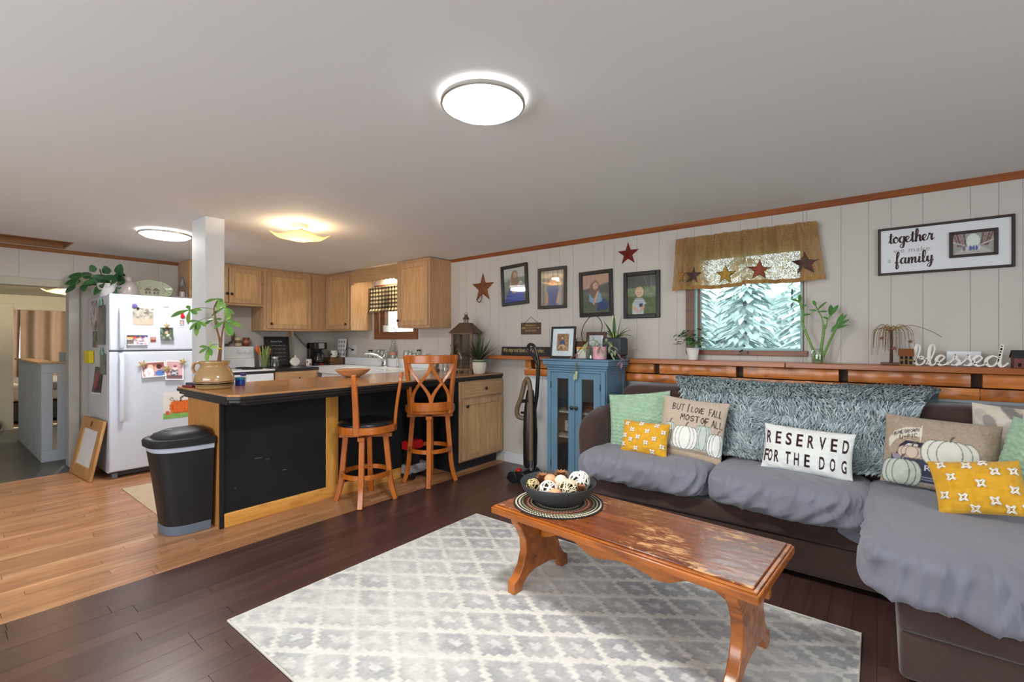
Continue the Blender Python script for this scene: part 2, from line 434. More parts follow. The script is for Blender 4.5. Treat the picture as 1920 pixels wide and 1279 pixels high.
# plain hand-drawn capitals, unit box
HC = {'A': [[(0, 0), (.5, 1), (1, 0)], [(.2, .4), (.8, .4)]], 'B': [[(0, 0), (0, 1), (.7, .85), (.6, .6), (0, .5), (.8, .35), (.7, .05), (0, 0)]],
 'C': [[(1, .85), (.6, 1), (.1, .7), (.1, .3), (.6, 0), (1, .15)]], 'D': [[(0, 0), (0, 1), (.7, .85), (.95, .5), (.7, .1), (0, 0)]], 'E': [[(.9, 1), (0, 1), (0, 0), (.9, 0)], [(0, .5), (.7, .5)]],
 'F': [[(.9, 1), (0, 1), (0, 0)], [(0, .5), (.7, .5)]], 'G': [[(1, .85), (.6, 1), (.1, .7), (.1, .3), (.6, 0), (1, .2), (1, .45), (.6, .45)]], 'H': [[(0, 0), (0, 1)], [(1, 0), (1, 1)], [(0, .5), (1, .5)]],
 'I': [[(.5, 0), (.5, 1)]], 'L': [[(.1, 1), (.1, 0), (.9, 0)]], 'M': [[(0, 0), (.1, 1), (.5, .4), (.9, 1), (1, 0)]], 'N': [[(0, 0), (0, 1), (1, 0), (1, 1)]],
 'O': [[(.5, 1), (.05, .7), (.05, .3), (.5, 0), (.95, .3), (.95, .7), (.5, 1)]], 'P': [[(0, 0), (0, 1), (.8, .9), (.8, .6), (0, .5)]], 'R': [[(0, 0), (0, 1), (.8, .9), (.8, .6), (0, .5), (.9, 0)]],
 'S': [[(.9, .85), (.5, 1), (.1, .8), (.2, .55), (.8, .45), (.9, .2), (.5, 0), (.1, .15)]], 'T': [[(0, 1), (1, 1)], [(.5, 1), (.5, 0)]], 'U': [[(0, 1), (.05, .2), (.5, 0), (.95, .2), (1, 1)]],
 'V': [[(0, 1), (.5, 0), (1, 1)]], 'W': [[(0, 1), (.25, 0), (.5, .7), (.75, 0), (1, 1)]], '-': [[(.1, .5), (.9, .5)]]}
def hand_text(cv, txt, x, y, cw, ch, gap, wd, c, asp, rise=0, jit=.0):
    r = random.Random(len(txt))
    for k in txt:
        if k == ' ': x += cw*.6; continue
        sx = cw*(.4 if k == 'I' else 1); dy = r.uniform(-jit, jit)
        for st in HC[k]: cv.line([(x+p[0]*sx, y+dy+p[1]*ch) for p in st], wd, c, asp)
        x += sx+gap; y += rise
# ============================================================ the setting
W = 3.72            # window wall
KX = -6.23          # kitchen wall
paint = M('wall_paint', S(194, 188, 181), rough=.75, spec=.2, var=.02, vscale=2, bmp=.05, bscale=80)
paint_cool = M('wall_paint_cool', S(200, 200, 202), rough=.75, spec=.2, var=.02, vscale=2)
ceil_m = M('ceiling_paint', S(231, 230, 228), rough=.85, spec=.15, var=.012, vscale=1.2, bmp=.03, bscale=30)
cream = M('cream_trim', S(222, 218, 205), rough=.5, var=.03)
white_trim = M('white_trim', S(214, 215, 218), rough=.45, var=.03)
trimwood = wood('trim_wood', S(120, 66, 34), S(158, 95, 50), 'x', rough=.4, rvar=.03)
trimwood_y = wood('trim_wood_y', S(128, 84, 52), S(160, 110, 68), 'y', rough=.45, rvar=.03)
def zc(x): return 2.158-.0125*max(0.0, -x-3.0)

# ---- ceiling (sags a little towards the kitchen), with the attic hatch left open
def ceil_strip(b, x0, x1, y0, y1, n=6):
    xs = [x0+(x1-x0)*i/n for i in range(n+1)]
    for a, c in zip(xs[:-1], xs[1:]):
        b.add([(a, y0, zc(a)), (c, y0, zc(c)), (c, y1, zc(c)), (a, y1, zc(a)), (a, y0, zc(a)+.1), (c, y0, zc(c)+.1), (c, y1, zc(c)+.1), (a, y1, zc(a)+.1)],
              [(0, 3, 2, 1), (4, 5, 6, 7), (0, 1, 5, 4), (1, 2, 6, 5), (2, 3, 7, 6), (3, 0, 4, 7)])
b = MB(); HX0, HX1, HY0, HY1 = -6.16, -5.72, .10, .86
ceil_strip(b, KX-.1, HX0, -2.3, W+.12, 1); ceil_strip(b, HX1, 2.72, -2.3, W+.12, 8)
ceil_strip(b, HX0, HX1, -2.3, HY0, 1); ceil_strip(b, HX0, HX1, HY1, W+.12, 1)
tag(b.build('ceiling', ceil_m, smooth=0), kind='structure')
b = MB(); hz = zc(-6)
b.box(HX0, HX0+.015, HY0, HY1, hz-.004, hz+.13).box(HX1-.015, HX1, HY0, HY1, hz+.0, hz+.13).box(HX0+.015, HX1-.015, HY0, HY0+.015, hz, hz+.13).box(HX0+.015, HX1-.015, HY1-.015, HY1, hz, hz+.13)
b.box(HX0-.02, HX1+.02, HY0-.02, HY1+.02, hz+.13, hz+.16)
tag(b.build('trim_3', wood('hatch_wood', S(128, 84, 52), S(164, 112, 70), 'y', rvar=0), smooth=0), 'brown wooden lining of the open ceiling hatch', kind='structure')

# ---- window wall: a core with openings, faced with grooved panelling
WX0, WX1, WZ0, WZ1 = -1.13, -.41, 1.165, 1.885          # living window opening
QX0, QX1, QZ0, QZ1 = -5.16, -4.45, 1.33, 1.90          # kitchen window opening
b = MB()
for x0, x1, z0, z1 in ((KX-.1, QX0, 0, 2.2), (QX0, QX1, 0, QZ0), (QX0, QX1, QZ1, 2.2), (QX1, WX0, 0, 2.2), (WX0, WX1, 0, WZ0), (WX0, WX1, WZ1, 2.2), (WX1, 2.72, 0, 2.2)):
    b.box(x0, x1, W+.006, W+.11, z0, z1)
wall_back = tag(b.build('wall_back', M('wall_core', S(172, 168, 163), rough=.8), smooth=0), kind='structure')
gro = sorted([-.197+k*1.21+o_ for k in range(-5, 3) for o_ in (0, .143, .254, .401, .606, .719, .811, 1.02)])
gro = [KX]+[g for g in gro if KX+.05 < g < 2.6]+[2.62]
def panel(x0, x1, z0, z1, mat=paint):
    MB().box(x0+.0008, x1-.0008, W, W+.006, z0, z1).build('panel', mat, wall_back, smooth=0)
for x0, x1 in zip(gro[:-1], gro[1:]):
    ztop = zc((x0+x1)/2)-.001
    for a, c, o0, o1, h0, h1 in ((WX0, WX1, WX0, WX1, WZ0, WZ1),) if x0 > -3.5 else ((QX0, QX1, QX0, QX1, QZ0, QZ1),):
        segs = [(x0, x1)]
        cuts = [q for q in (a, c) if x0 < q < x1]
        es = [x0]+cuts+[x1]
        for e0, e1 in zip(es[:-1], es[1:]):
            mid = (e0+e1)/2
            if a < mid < c: panel(e0, e1, .0, h0); panel(e0, e1, h1, ztop)
            else: panel(e0, e1, 0, ztop)

# ---- kitchen wall with the low wide opening into the stair hall
OY0, OY1, OZ = -1.2, .93, 1.77
b = MB()
b.box(KX-.1, KX-.006, OY1, W+.006, 0, 2.2).box(KX-.1, KX-.006, -2.3, OY0, 0, 2.2).box(KX-.1, KX-.006, OY0, OY1, OZ, 2.2)
wall_left = tag(b.build('wall_left', M('wall_core', S(150, 146, 140)), smooth=0), kind='structure')
for y0, y1, z0 in ((-2.2, OY0, 0), (-1.2, -.75, OZ), (-.75, -.35, OZ), (-.35, -.05, OZ), (-.05, .18, OZ), (.18, .34, OZ), (.34, .56, OZ), (.56, OY1, OZ), (OY1, 1.28, 0), (1.28, 1.62, 0), (1.62, 2.1, 0), (2.1, 2.7, 0), (2.7, 3.2, 0), (3.2, W, 0)):
    MB().box(KX-.006, KX, y0+.0008, y1-.0008, z0, zc(KX)-.001).build('panel', paint, wall_left, smooth=0)
tr = M('jamb_grey', S(176, 172, 166), rough=.6, var=.08, vscale=9)
b = MB().box(KX-.13, KX+.012, OY0-.06, OY1+.0, OZ-.02, OZ+.055)
tag(b.build('trim_4', M('header_beige', S(178, 172, 156), rough=.55, var=.04), bevel=.003), 'beige header board over the low opening', kind='structure')
b = MB().box(KX-.13, KX+.03, .893, .972, 0, OZ-.02)
tag(b.build('trim_5', tr, bevel=.006), 'scuffed grey jamb post beside the fridge', kind='structure')
# near and right walls (behind the photographer) with window openings added for fill light
b = MB().box(-6.4, -3.3, -2.3, -2.2, 0, 2.2).box(.1, 2.72, -2.3, -2.2, 0, 2.2).box(-3.3, .1, -2.3, -2.2, 0, .75).box(-3.3, .1, -2.3, -2.2, 1.95, 2.2)
tag(b.build('wall_near', paint, smooth=0), kind='structure')
b = MB().box(2.62, 2.72, 1.5, W, 0, 2.2).box(2.62, 2.72, -2.2, -.5, 0, 2.2).box(2.62, 2.72, -.5, 1.5, 0, .75).box(2.62, 2.72, -.5, 1.5, 1.95, 2.2)
tag(b.build('wall_right', paint, smooth=0), kind='structure')

# ---- crown trim
b = MB().prism([(W, zc(0)), (W-.028, zc(0)), (W-.022, zc(0)-.012), (W-.006, zc(0)-.038), (W, zc(0)-.04)], 'yz', -3.80, 2.6)
tag(b.build('trim_1', trimwood, bevel=.001), 'brown wooden crown strip along the window wall', kind='structure')
zt = zc(KX)
b = MB().prism([(KX, zt), (KX+.026, zt), (KX+.02, zt-.01), (KX+.006, zt-.034), (KX, zt-.036)], 'xz', -2.2, 1.80)
tag(b.build('trim_2', trimwood_y, bevel=.001), 'brown wooden crown strip along the kitchen wall', kind='structure')

# ---- floors: every board its own piece
sub = M('subfloor', S(40, 26, 20), rough=.9)
def boards(name, x0, x1, y0, y1, wdt, mat, lmin, lmax, seed, vis=None, gap=.0010):
    r = random.Random(seed)
    fl = tag(bx(x0, x1, y0, y1, -.06, -.0035).build(name, sub, smooth=0), kind='structure')
    x = x0; rest = MB(); k = 0
    while x < x1-.002:
        xe = min(x1, x+wdt); y = y0-r.random()*lmax
        while y < y1:
            l = r.uniform(lmin, lmax); a, c = max(y0, y), min(y1, y+l)
            if c-a > .01:
                dz = r.uniform(-.0004, .0004)
                if vis is None or vis(x, xe, a, c):
                    MB().box(x+gap/2, xe-gap/2, a+gap, c-gap, -.0035, dz).build('plank', mat, fl, smooth=0); k += 1
                else: rest.box(x+gap/2, xe-gap/2, a+gap, c-gap, -.0035, dz)
            y += l
        x = xe
    if rest.f: rest.build('planks_out_of_sight', mat, fl, smooth=0, kind='stuff')
    print('boards', name, k)
    return fl
wood_k = wood('kitchen_boards', S(164, 116, 80), S(206, 164, 126), 'y', rough=.28, spec=.5, fine=9, rvar=.15, dark=S(136, 86, 52), darkamt=.35)
wood_d = wood('dark_painted_boards', S(74, 51, 47), S(90, 65, 60), 'y', rough=.30, spec=.5, fine=7, rvar=.10, bmp=.2)
wood_h = wood('black_painted_boards', S(62, 62, 60), S(88, 88, 84), 'y', rough=.35, spec=.5, fine=9, rvar=.12)
FX = -3.0
boards('floor_1', -5.98, FX, -.4, W, .062, wood_k, .45, 1.2, 3, lambda x0, x1, a, c: c > .15-(x0+3)*.0 and (a < 1.6 or x0 > -3.5) and c > .12 and not (a > 1.25 and x1 < -3.5))
boards('floor_2', FX, 2.6, -.2, W, .088, wood_d, .7, 1.5, 4, lambda x0, x1, a, c: x0 < .35 and not (a > 2.85 and x0 > -1.6))
bx(-6.4, 2.62, -2.2, -.2, -.06, -.001)
tag(bx(-5.98, 2.62, -2.2, -.4, -.06, 0).build('floor_4', wood_d, smooth=0), kind='structure')
tag(bx(FX, 2.62, -.4, -.2, -.06, 0).build('floor_5', wood_d, smooth=0), kind='structure')
boards('floor_3', -9.45, -5.98, -1.2, 2.2, .125, wood_h, .9, 2.2, 9, lambda x0, x1, a, c: a < 1.1 and c > -.1)

# ---- stair hall and the bedroom beyond
hallw = M('hall_paint', S(222, 222, 210), rough=.7, var=.02)
FXW = -9.5
b = MB().box(FXW-.1, FXW, -1.3, .80, 0, 1.9).box(FXW-.1, FXW, .80, 1.9, 1.675, 1.9).box(FXW-.1, FXW, 1.9, 2.3, 0, 1.9)
tag(b.build('wall_hall_far', hallw, smooth=0), kind='structure')
tag(bx(-9.6, KX-.1, 2.2, 2.3, 0, 1.9).build('wall_hall_right', hallw, smooth=0), kind='structure')
tag(bx(-9.6, KX-.1, -1.3, -1.2, 0, 1.9).build('wall_hall_left', hallw, smooth=0), kind='structure')
tag(bx(-9.6, KX-.1, -1.3, 2.3, 1.88, 1.98).build('ceiling_hall', hallw, smooth=0), kind='structure')
b = MB().box(FXW, FXW+.03, .66, .80, 0, 1.76).box(FXW, FXW+.03, .80, 1.95, 1.675, 1.76)
tag(b.build('trim_6', cream, bevel=.004), 'cream casing of the far bedroom doorway', kind='structure')
b = MB().box(-12.6, -12.5, -.6, 3.2, -.1, 2.1)
tag(b.build('wall_bedroom_far', hallw, smooth=0), kind='structure')
tag(MB().box(-12.5, -9.6, -.7, -.6, -.1, 2.1).box(-12.5, -9.6, 3.1, 3.2, -.1, 2.1).build('wall_bedroom_side', hallw, smooth=0), kind='structure')
tag(bx(-12.6, -9.45, -.7, 3.2, -.12, -.02).build('floor_bedroom', wood('bedroom_floor', S(120, 90, 66), S(160, 122, 90), 'y'), smooth=0), kind='structure')
tag(bx(-12.6, -9.6, -.7, 3.2, 2.0, 2.1).build('ceiling_bedroom', hallw, smooth=0), kind='structure')
tag(bx(FXW-.1, FXW, .80, 1.9, -.02, .012).build('trim_7', cream, smooth=0), 'pale threshold of the far bedroom doorway', kind='structure')

# ---- lower wall: white furred-out wall, timber courses and the long shelf
LX0 = -2.66
b = MB().box(LX0, 2.6, 3.655, W, 0, .885); b.box(LX0, 2.6, 3.63, W, .885, .905)
tag(b.build('wall_lower', M('lower_wall_white', S(224, 228, 232), rough=.5, var=.02), bevel=.002), kind='structure')
hewn = wood('hewn_timber', S(168, 98, 42), S(212, 140, 72), 'x', rough=.3, spec=.5, fine=9, rvar=.12, bmp=.5, dark=S(104, 52, 20), darkamt=.6)
darkgap = wood('old_dark_timber', S(44, 28, 18), S(70, 46, 28), 'z', rough=.7)
T = thing('timber_ledge', 'hewn orange-brown timber boards under the long wall shelf', 'timber boards')
bx(LX0, 2.6, 3.69, W-.001, .906, 1.054).build('backing', darkgap, T, smooth=0)
gaps = [-2.565, -1.972, -1.374, -.776, -.178, .418, 1.014, 1.61]
def hewn_board(x0, x1, z0, z1, yf, seed):
    r = random.Random(seed); n = max(4, int((x1-x0)/.045))
    def fn(u, v):
        x = x0+(x1-x0)*u
        y = yf+.004*mnoise.noise(Vector((x*9+seed, v*2, seed)))+.0025*math.sin(x*60+seed*3+mnoise.noise(Vector((x*6, seed, 0)))*4)
        z = z0+(z1-z0)*v+.002*mnoise.noise(Vector((x*6, v*9, seed*2)))
        return (x, y+.004*(abs(v-.5)*2)**6, z)
    b = MB().grid(fn, n*2, 4)
    f0 = len(b.f)
    # back, ends and edges close the board
    b.box(x0, x1, yf+.012, 3.688, z0+.001, z1-.001)
    return b
es = [LX0]+gaps+[2.2]
for i, (a, c) in enumerate(zip(es[:-1], es[1:])):
    x0 = a+(.024 if i else 0); x1 = c-.024
    if x1-x0 > .03: hewn_board(x0, x1, .979, 1.051, 3.575, i+1).build('board', hewn, T, smooth=60)
    if i: bx(a-.024, a+.024, 3.63, 3.689, .979, 1.053).build('spacer', darkgap, T, bevel=.002)
low = [LX0, -1.974, -.79, -.19, .43, 1.3, 2.2]
for i, (a, c) in enumerate(zip(low[:-1], low[1:])):
    hewn_board(a+.0015, c-.0015, .908, .971, 3.565, i+21).build('board', hewn, T, smooth=60)
shelfw = wood('shelf_wood', S(140, 78, 38), S(184, 114, 60), 'x', rough=.28, spec=.5, fine=10, rvar=.02)
T = thing('wall_shelf', 'long narrow brown wooden shelf running along the window wall', 'shelf')
bx(-3.1, -.49, 3.525, W-.001, 1.056, 1.0895).build('board', shelfw, T, bevel=.004)
bx(-.488, 2.6, 3.525, W-.001, 1.056, 1.0895).build('board', shelfw, T, bevel=.004)
b = MB().box(-3.02, LX0-.001, 3.70, W-.0005, 0, .085).box(-3.02, LX0-.001, 3.708, W-.0005, .085, .1)
tag(b.build('baseboard_back', white_trim, bevel=.003), kind='structure')

# ---- living room window: wooden frame, sash, clear tinted pane, opener
T = tag(bx(WX0-.005, WX1+.005, W+.012, W+.108, WZ0-.004, WZ0+.002).build('window_1', M('teal_sash', S(150, 186, 182), rough=.5), smooth=0), kind='structure')
brown = wood('window_brown', S(84, 48, 30), S(116, 70, 44), 'x', rough=.4, rvar=.02)
b = MB().box(WX0-.06, WX0, W-.014, W+.004, WZ0-.035, 1.94).box(WX1, WX1+.006, W-.010, W+.004, WZ0-.035, 1.94).box(WX0-.06, WX1+.006, W-.014, W+.004, WZ1, 1.94)
b.build('window_frame', brown, T, bevel=.002)
bx(WX0-.045, WX1+.03, W-.024, W+.03, WZ0-.036, WZ0).build('window_sill', wood('sill_wood', S(116, 66, 40), S(148, 90, 54), 'x', rough=.4), T, bevel=.003)
te = MATS['teal_sash']
b = MB().box(WX0, WX0+.018, W+.02, W+.10, WZ0, WZ1).box(WX1-.018, WX1, W+.02, W+.10, WZ0, WZ1).box(WX0+.018, WX1-.018, W+.02, W+.10, WZ0, WZ0+.016).box(WX0+.018, WX1-.018, W+.02, W+.10, WZ1-.02, WZ1)
b.build('sash', te, T, bevel=.002)
bx(WX0+.018, WX0+.036, W+.03, W+.07, WZ0+.016, WZ1-.02).build('screen_frame', brown, T, bevel=.002)
bx(WX0+.018, WX1-.018, W+.076, W+.08, WZ0+.016, WZ1-.02).build('pane', glass('tinted_pane', (.84, .93, .925, 1), .02), T, smooth=0)
b = MB().box(-.83, -.745, W-.032, W-.022, WZ0-.03, WZ0-.008); b.bar((-.80, W-.03, WZ0-.012), (-.775, W-.05, WZ0+.006), .008, .008); b.bar((-.80, W-.045, WZ0-.02), (-.745, W-.05, WZ0-.012), .006, .012)
b.build('opener', M('opener_metal', S(96, 78, 66), rough=.4, metal=.6), T, bevel=.001)

# ---- kitchen window
T = tag(bx(QX0-.004, QX1+.004, W+.012, W+.1, QZ0-.003, QZ0+.001).build('window_2', brown, smooth=0), kind='structure')
kb = wood('kitchen_window_wood', S(104, 64, 40), S(140, 92, 58), 'x', rough=.4, rvar=.02)
b = MB().box(QX0-.075, QX0, W-.018, W+.004, QZ0-.075, QZ1+.06).box(QX1, QX1+.075, W-.018, W+.004, QZ0-.075, QZ1+.06).box(QX0, QX1, W-.018, W+.004, QZ0-.075, QZ0).box(QX0, QX1, W-.018, W+.004, QZ1, QZ1+.06)
b.build('window_frame', kb, T, bevel=.002)
b = MB().box(QX0, QX0+.10, W+.02, W+.08, QZ0, QZ1).box(QX1-.03, QX1, W+.02, W+.08, QZ0, QZ1).box(QX0+.1, QX1-.03, W+.02, W+.08, QZ0, QZ0+.02)
b.build('sash', kb, T, bevel=.003)
bx(QX0+.1, QX1-.03, W+.055, W+.06, QZ0+.02, QZ1).build('pane', glass('kitchen_pane', (.84, .93, .91, 1), .02), T, smooth=0)
b = MB().tube(catmull([(-4.83, W-.01, QZ0-.005), (-4.80, W-.03, QZ0+.015), (-4.75, W-.03, QZ0+.02), (-4.79, W-.03, QZ0+.06), (-4.83, W-.03, QZ0+.075)], 4), .006, 6)
b.build('crank', M('chrome', S(200, 200, 205), rough=.2, metal=1), T)

# ---- boxed post
tag(bx(-4.117, -3.85, 1.28, 1.408, .9065, zc(-4)-.0005).build('support_post', M('post_paint', S(206, 206, 206), rough=.6, var=.02), bevel=.003), 'white boxed-in square post rising from the counter to the ceiling', 'post')
# ============================================================ ceiling lights
chrome = M('chrome', S(200, 200, 205), rough=.2, metal=1)
brushed = M('brushed_rim', S(196, 192, 186), rough=.35, metal=.7)
led = emitter('led_diffuser', (1.0, .985, .96, 1), 11.0)
def round_light(label, x, y, r, power):
    T = thing('ceiling_light', label, 'ceiling light', 'round flat ceiling lights'); z = zc(x)
    MB().lathe([(r-.012, .006), (r-.008, 0), (r, .003), (r, .030), (r-.004, .0305)], (x, y, z-.031), 48, cap=False).build('rim', brushed, T)
    MB().lathe([(.001, 0), (r*.5, .002), (r*.8, .008), (r-.022, .018), (r-.011, .027)], (x, y, z-.052), 40, cap=False).build('diffuser', led, T)
    MB().lathe([(r+.0015, 0), (r+.0015, .012)], (x, y, z-.0145), 48, cap=False).build('added_halo_ring', emitter('added_halo_glow', (1, .99, .97, 1), 3.2), T)  # added glowing ring, stands in for bloom around the fixture
    MB().cyl((x, y, z-.015), r-.02, .0145, 32).build('backplate', brushed, T)
    area('lamp_glow', (x, y, z-.056), (0, 0, 0), 2*r-.03, 0, power, (1.0, .985, .955), 'DISK')
round_light('large round flat ceiling light glowing white above the rug', -1.185, 1.325, .160, 21)
round_light('round flat ceiling light glowing white beside the boxed post', -4.66, 1.26, .185, 13)
def glass_light(name, label, x, y, z, rz, s, power, group=None):
    T = thing(name, label, 'ceiling light', group); ztop = z
    push(TR(x, y, 0, rz))
    fr = cloth('frosted_glass', S(255, 236, 206), trans=.75, var=.02)
    def fn(u, v):
        a, c = (u-.5)*2, (v-.5)*2
        return (a*s*(1-.06*c*c), c*s*(1-.06*a*a), ztop-.118+.026*(a*a+c*c)+.004*math.sin(a*5)*math.sin(c*5))
    b = MB().grid(fn, 20, 20)
    o = b.build('shade', fr, T, smooth=180)
    sm = o.modifiers.new('thick', 'SOLIDIFY'); sm.thickness = .004
    MB().lathe([(.055, 0), (.06, .02), (.058, .03)], (0, 0, ztop-.0305), 24).build('canopy', M('canopy_white', S(230, 222, 208), rough=.4), T)
    MB().lathe([(.02, 0), (.028, .012), (.03, .03), (.018, .05), (.013, .07)], (0, 0, ztop-.1), 16).build('bulb', emitter('warm_bulb', (1, .74, .44, 1), 22), T)
    MB().lathe([(.003, 0), (.009, .004), (.006, .012)], (0, 0, ztop-.132), 12).build('finial', chrome, T)
    pop()
    l = bpy.data.lights.new('warm_lamp', 'POINT'); l.energy = power; l.color = (1, .76, .48); l.shadow_soft_size = .045
    o = bpy.data.objects.new('warm_lamp', l); C.objects.link(o); o.location = (x, y, ztop-.055)
glass_light('ceiling_light', 'square frosted glass ceiling lamp glowing warm over the counter', -3.60, 1.86, zc(-3.6), math.radians(20), .165, 25)
glass_light('ceiling_light', 'small frosted glass lamp in the stair hall beyond the opening', -7.2, 1.0, 1.88, math.radians(20), .15, 140)

# ============================================================ kitchen joinery
oak_p = wood('oak_panel', S(192, 152, 106), S(214, 176, 130), 'z', rough=.42, fine=16, rvar=.04)
oak_z = wood('oak_upright', S(176, 140, 104), S(202, 166, 128), 'z', rough=.42, fine=16, rvar=.05)
oak_y = wood('oak_y', S(176, 140, 102), S(204, 168, 128), 'y', rough=.42, fine=16, rvar=.05)
oak_x = wood('oak_x', S(176, 140, 102), S(204, 168, 128), 'x', rough=.42, fine=16, rvar=.05)
knobm = M('dark_knob', S(44, 32, 26), rough=.35, metal=.4)
def bf(b, face, pos, a0, a1, d0, d1, z0, z1):
    if face == 'x': return b.box(pos+d0, pos+d1, a0, a1, z0, z1)
    return b.box(a0, a1, pos-d1, pos-d0, z0, z1)
def door(T, face, pos, a0, a1, z0, z1, knob=None, name='door', rail=.055, mat=oak_z, km=None, flat=False, panelmat=None):
    th = .019
    if flat:
        o = bf(MB(), face, pos, a0, a1, .0005, th, z0, z1).build(name, mat, T, bevel=.004)
    else:
        b = MB(); bf(b, face, pos, a0, a0+rail, .0005, th, z0, z1); bf(b, face, pos, a1-rail, a1, .0005, th, z0, z1)
        bf(b, face, pos, a0+rail, a1-rail, .0005, th, z0, z0+rail); bf(b, face, pos, a0+rail, a1-rail, .0005, th, z1-rail, z1)
        o = b.build(name, mat, T, bevel=.0035)
        bf(MB(), face, pos, a0+rail-.004, a1-rail+.004, .003, th-.010, z0+rail-.004, z1-rail+.004).build('door_panel', panelmat or (oak_p if mat is oak_z else mat), o, bevel=.002)
    if knob:
        a, z = knob; b = MB()
        c = (pos+th-.001, a, z) if face == 'x' else (a, pos-th+.001, z)
        push(Matrix.Translation(c) @ (Matrix.Rotation(PI/2, 4, 'Y') if face == 'x' else Matrix.Rotation(PI/2, 4, 'X')))
        b.lathe([(.006, 0), (.005, .010), (.014, .014), (.016, .02), (.011, .026), (.002, .028)], (0, 0, 0), 14); pop()
        b.build('knob', km or knobm, o)
    return o
CT = lambda x: zc(x)-.002
# wall cabinets on the kitchen wall
cabg = 'oak wall cabinets'
T = thing('wall_cabinet', 'short two-door oak wall cabinet above the stove', 'cabinet', cabg)
bx(KX+.001, -5.90, 1.80, 2.579, 1.65, CT(-6.1)).build('body', oak_z, T, bevel=.002)
b = MB(); bf(b, 'x', -5.90, 1.80, 2.579, 0, .019, 1.65, 1.69); bf(b, 'x', -5.90, 1.80, 2.579, 0, .019, 2.07, CT(-6)); bf(b, 'x', -5.90, 1.80, 1.845, 0, .019, 1.69, 2.07); bf(b, 'x', -5.90, 2.535, 2.579, 0, .019, 1.69, 2.07)
b.build('face_frame', oak_y, T, bevel=.0015)
door(T, 'x', -5.881, 1.83, 2.185, 1.675, 2.085, (2.165, 1.775)); door(T, 'x', -5.881, 2.195, 2.55, 1.675, 2.085, (2.215, 1.775))
T = thing('wall_cabinet', 'tall single-door oak wall cabinet beside the corner', 'cabinet', cabg)
bx(KX+.001, -5.90, 2.581, W-.001, 1.36, CT(-6.1)).build('body', oak_z, T, bevel=.002)
b = MB(); bf(b, 'x', -5.90, 2.581, 3.40, 0, .019, 1.36, CT(-6)); b.build('face_frame', oak_z, T, bevel=.0015)
door(T, 'x', -5.881, 2.615, 3.175, 1.385, 2.085, (2.66, 1.445))
T = thing('wall_cabinet', 'narrow oak corner wall cabinet left of the kitchen window', 'cabinet', cabg)
bx(-5.879, -5.30, 3.42, W-.001, 1.37, CT(-5.8)).build('body', oak_z, T, bevel=.002)
bf(MB(), 'y', 3.42, -5.879, -5.30, 0, .019, 1.37, CT(-5.8)).build('face_frame', oak_z, T, bevel=.0015)
door(T, 'y', 3.401, -5.865, -5.33, 1.39, 2.09, (-5.375, 1.45))
T = thing('wall_cabinet', 'oak wall cabinet right of the kitchen window with bare end panel', 'cabinet', cabg)
bx(-4.36, -3.81, 3.42, W-.001, 1.38, CT(-4.3)).build('body', oak_z, T, bevel=.002)
bf(MB(), 'y', 3.42, -4.36, -3.81, 0, .019, 1.38, CT(-4.3)).build('face_frame', oak_z, T, bevel=.0015)
door(T, 'y', 3.401, -4.345, -3.835, 1.405, 2.105, (-4.315, 1.465))
# scalloped board joining the two cabinets over the sink
n = 60; pts = [(-4.361, CT(-5.2)), (-5.299, CT(-5.2))]
for i in range(n+1):
    u = i/n; x = -5.299+(.938)*u; e = abs(u-.5)*2
    pts.append((x, 1.975-.03*max(0, (e-.8)/.2)**1.2-.012*abs(math.sin(u*PI*12))))
tag(MB().prism(pts, 'xz', 3.402, 3.42).build('scalloped_valance_board', oak_x, bevel=.001), 'scalloped oak board above the kitchen window', 'valance board')
T = thing('sink_light', 'small bright strip light hidden behind the scalloped board', 'light')
bx(-5.0, -4.55, 3.60, 3.66, 2.085, CT(-5)).build('housing', white_trim, T, bevel=.003)
bx(-4.98, -4.57, 3.605, 3.655, 2.07, 2.084).build('tube', emitter('strip_tube', (1, .87, .62, 1), 14), T, bevel=.004)
area('strip_glow', (-4.78, 3.62, 2.06), (0, 0, 0), .4, .05, 4.2, (1, .84, .55))

# gingham curtain on a little rod
T = thing('cafe_curtain', 'black and cream gingham cafe curtain in the kitchen window', 'curtain')
cv = Canvas(160, 80, (226, 214, 178))
for i in range(0, 160, 12): cv.a[:, i:i+6] *= np.array([.45, .43, .42])
for j in range(0, 80, 12): cv.a[j:j+6, :] *= np.array([.45, .43, .42])
def gf(u, v):
    x = -5.27+.86*u; z = 1.60+.33*v; ruff = max(0, (.16-v)/.16)
    return (x-(.5-u)*.03*ruff, 3.655+.012*math.sin(u*95)*(1-.4*v)-.02*ruff+.006*math.sin(u*210)*ruff, z)
MB().grid(gf, 160, 80).build('fabric', vcol('gingham', rough=.9, spec=.1), T, smooth=180, cols=cv.cols(160, 80))
MB().cyl((-5.29, 3.655, 1.925), .005, .90, 8, axis='x').build('rod', brushed, T)

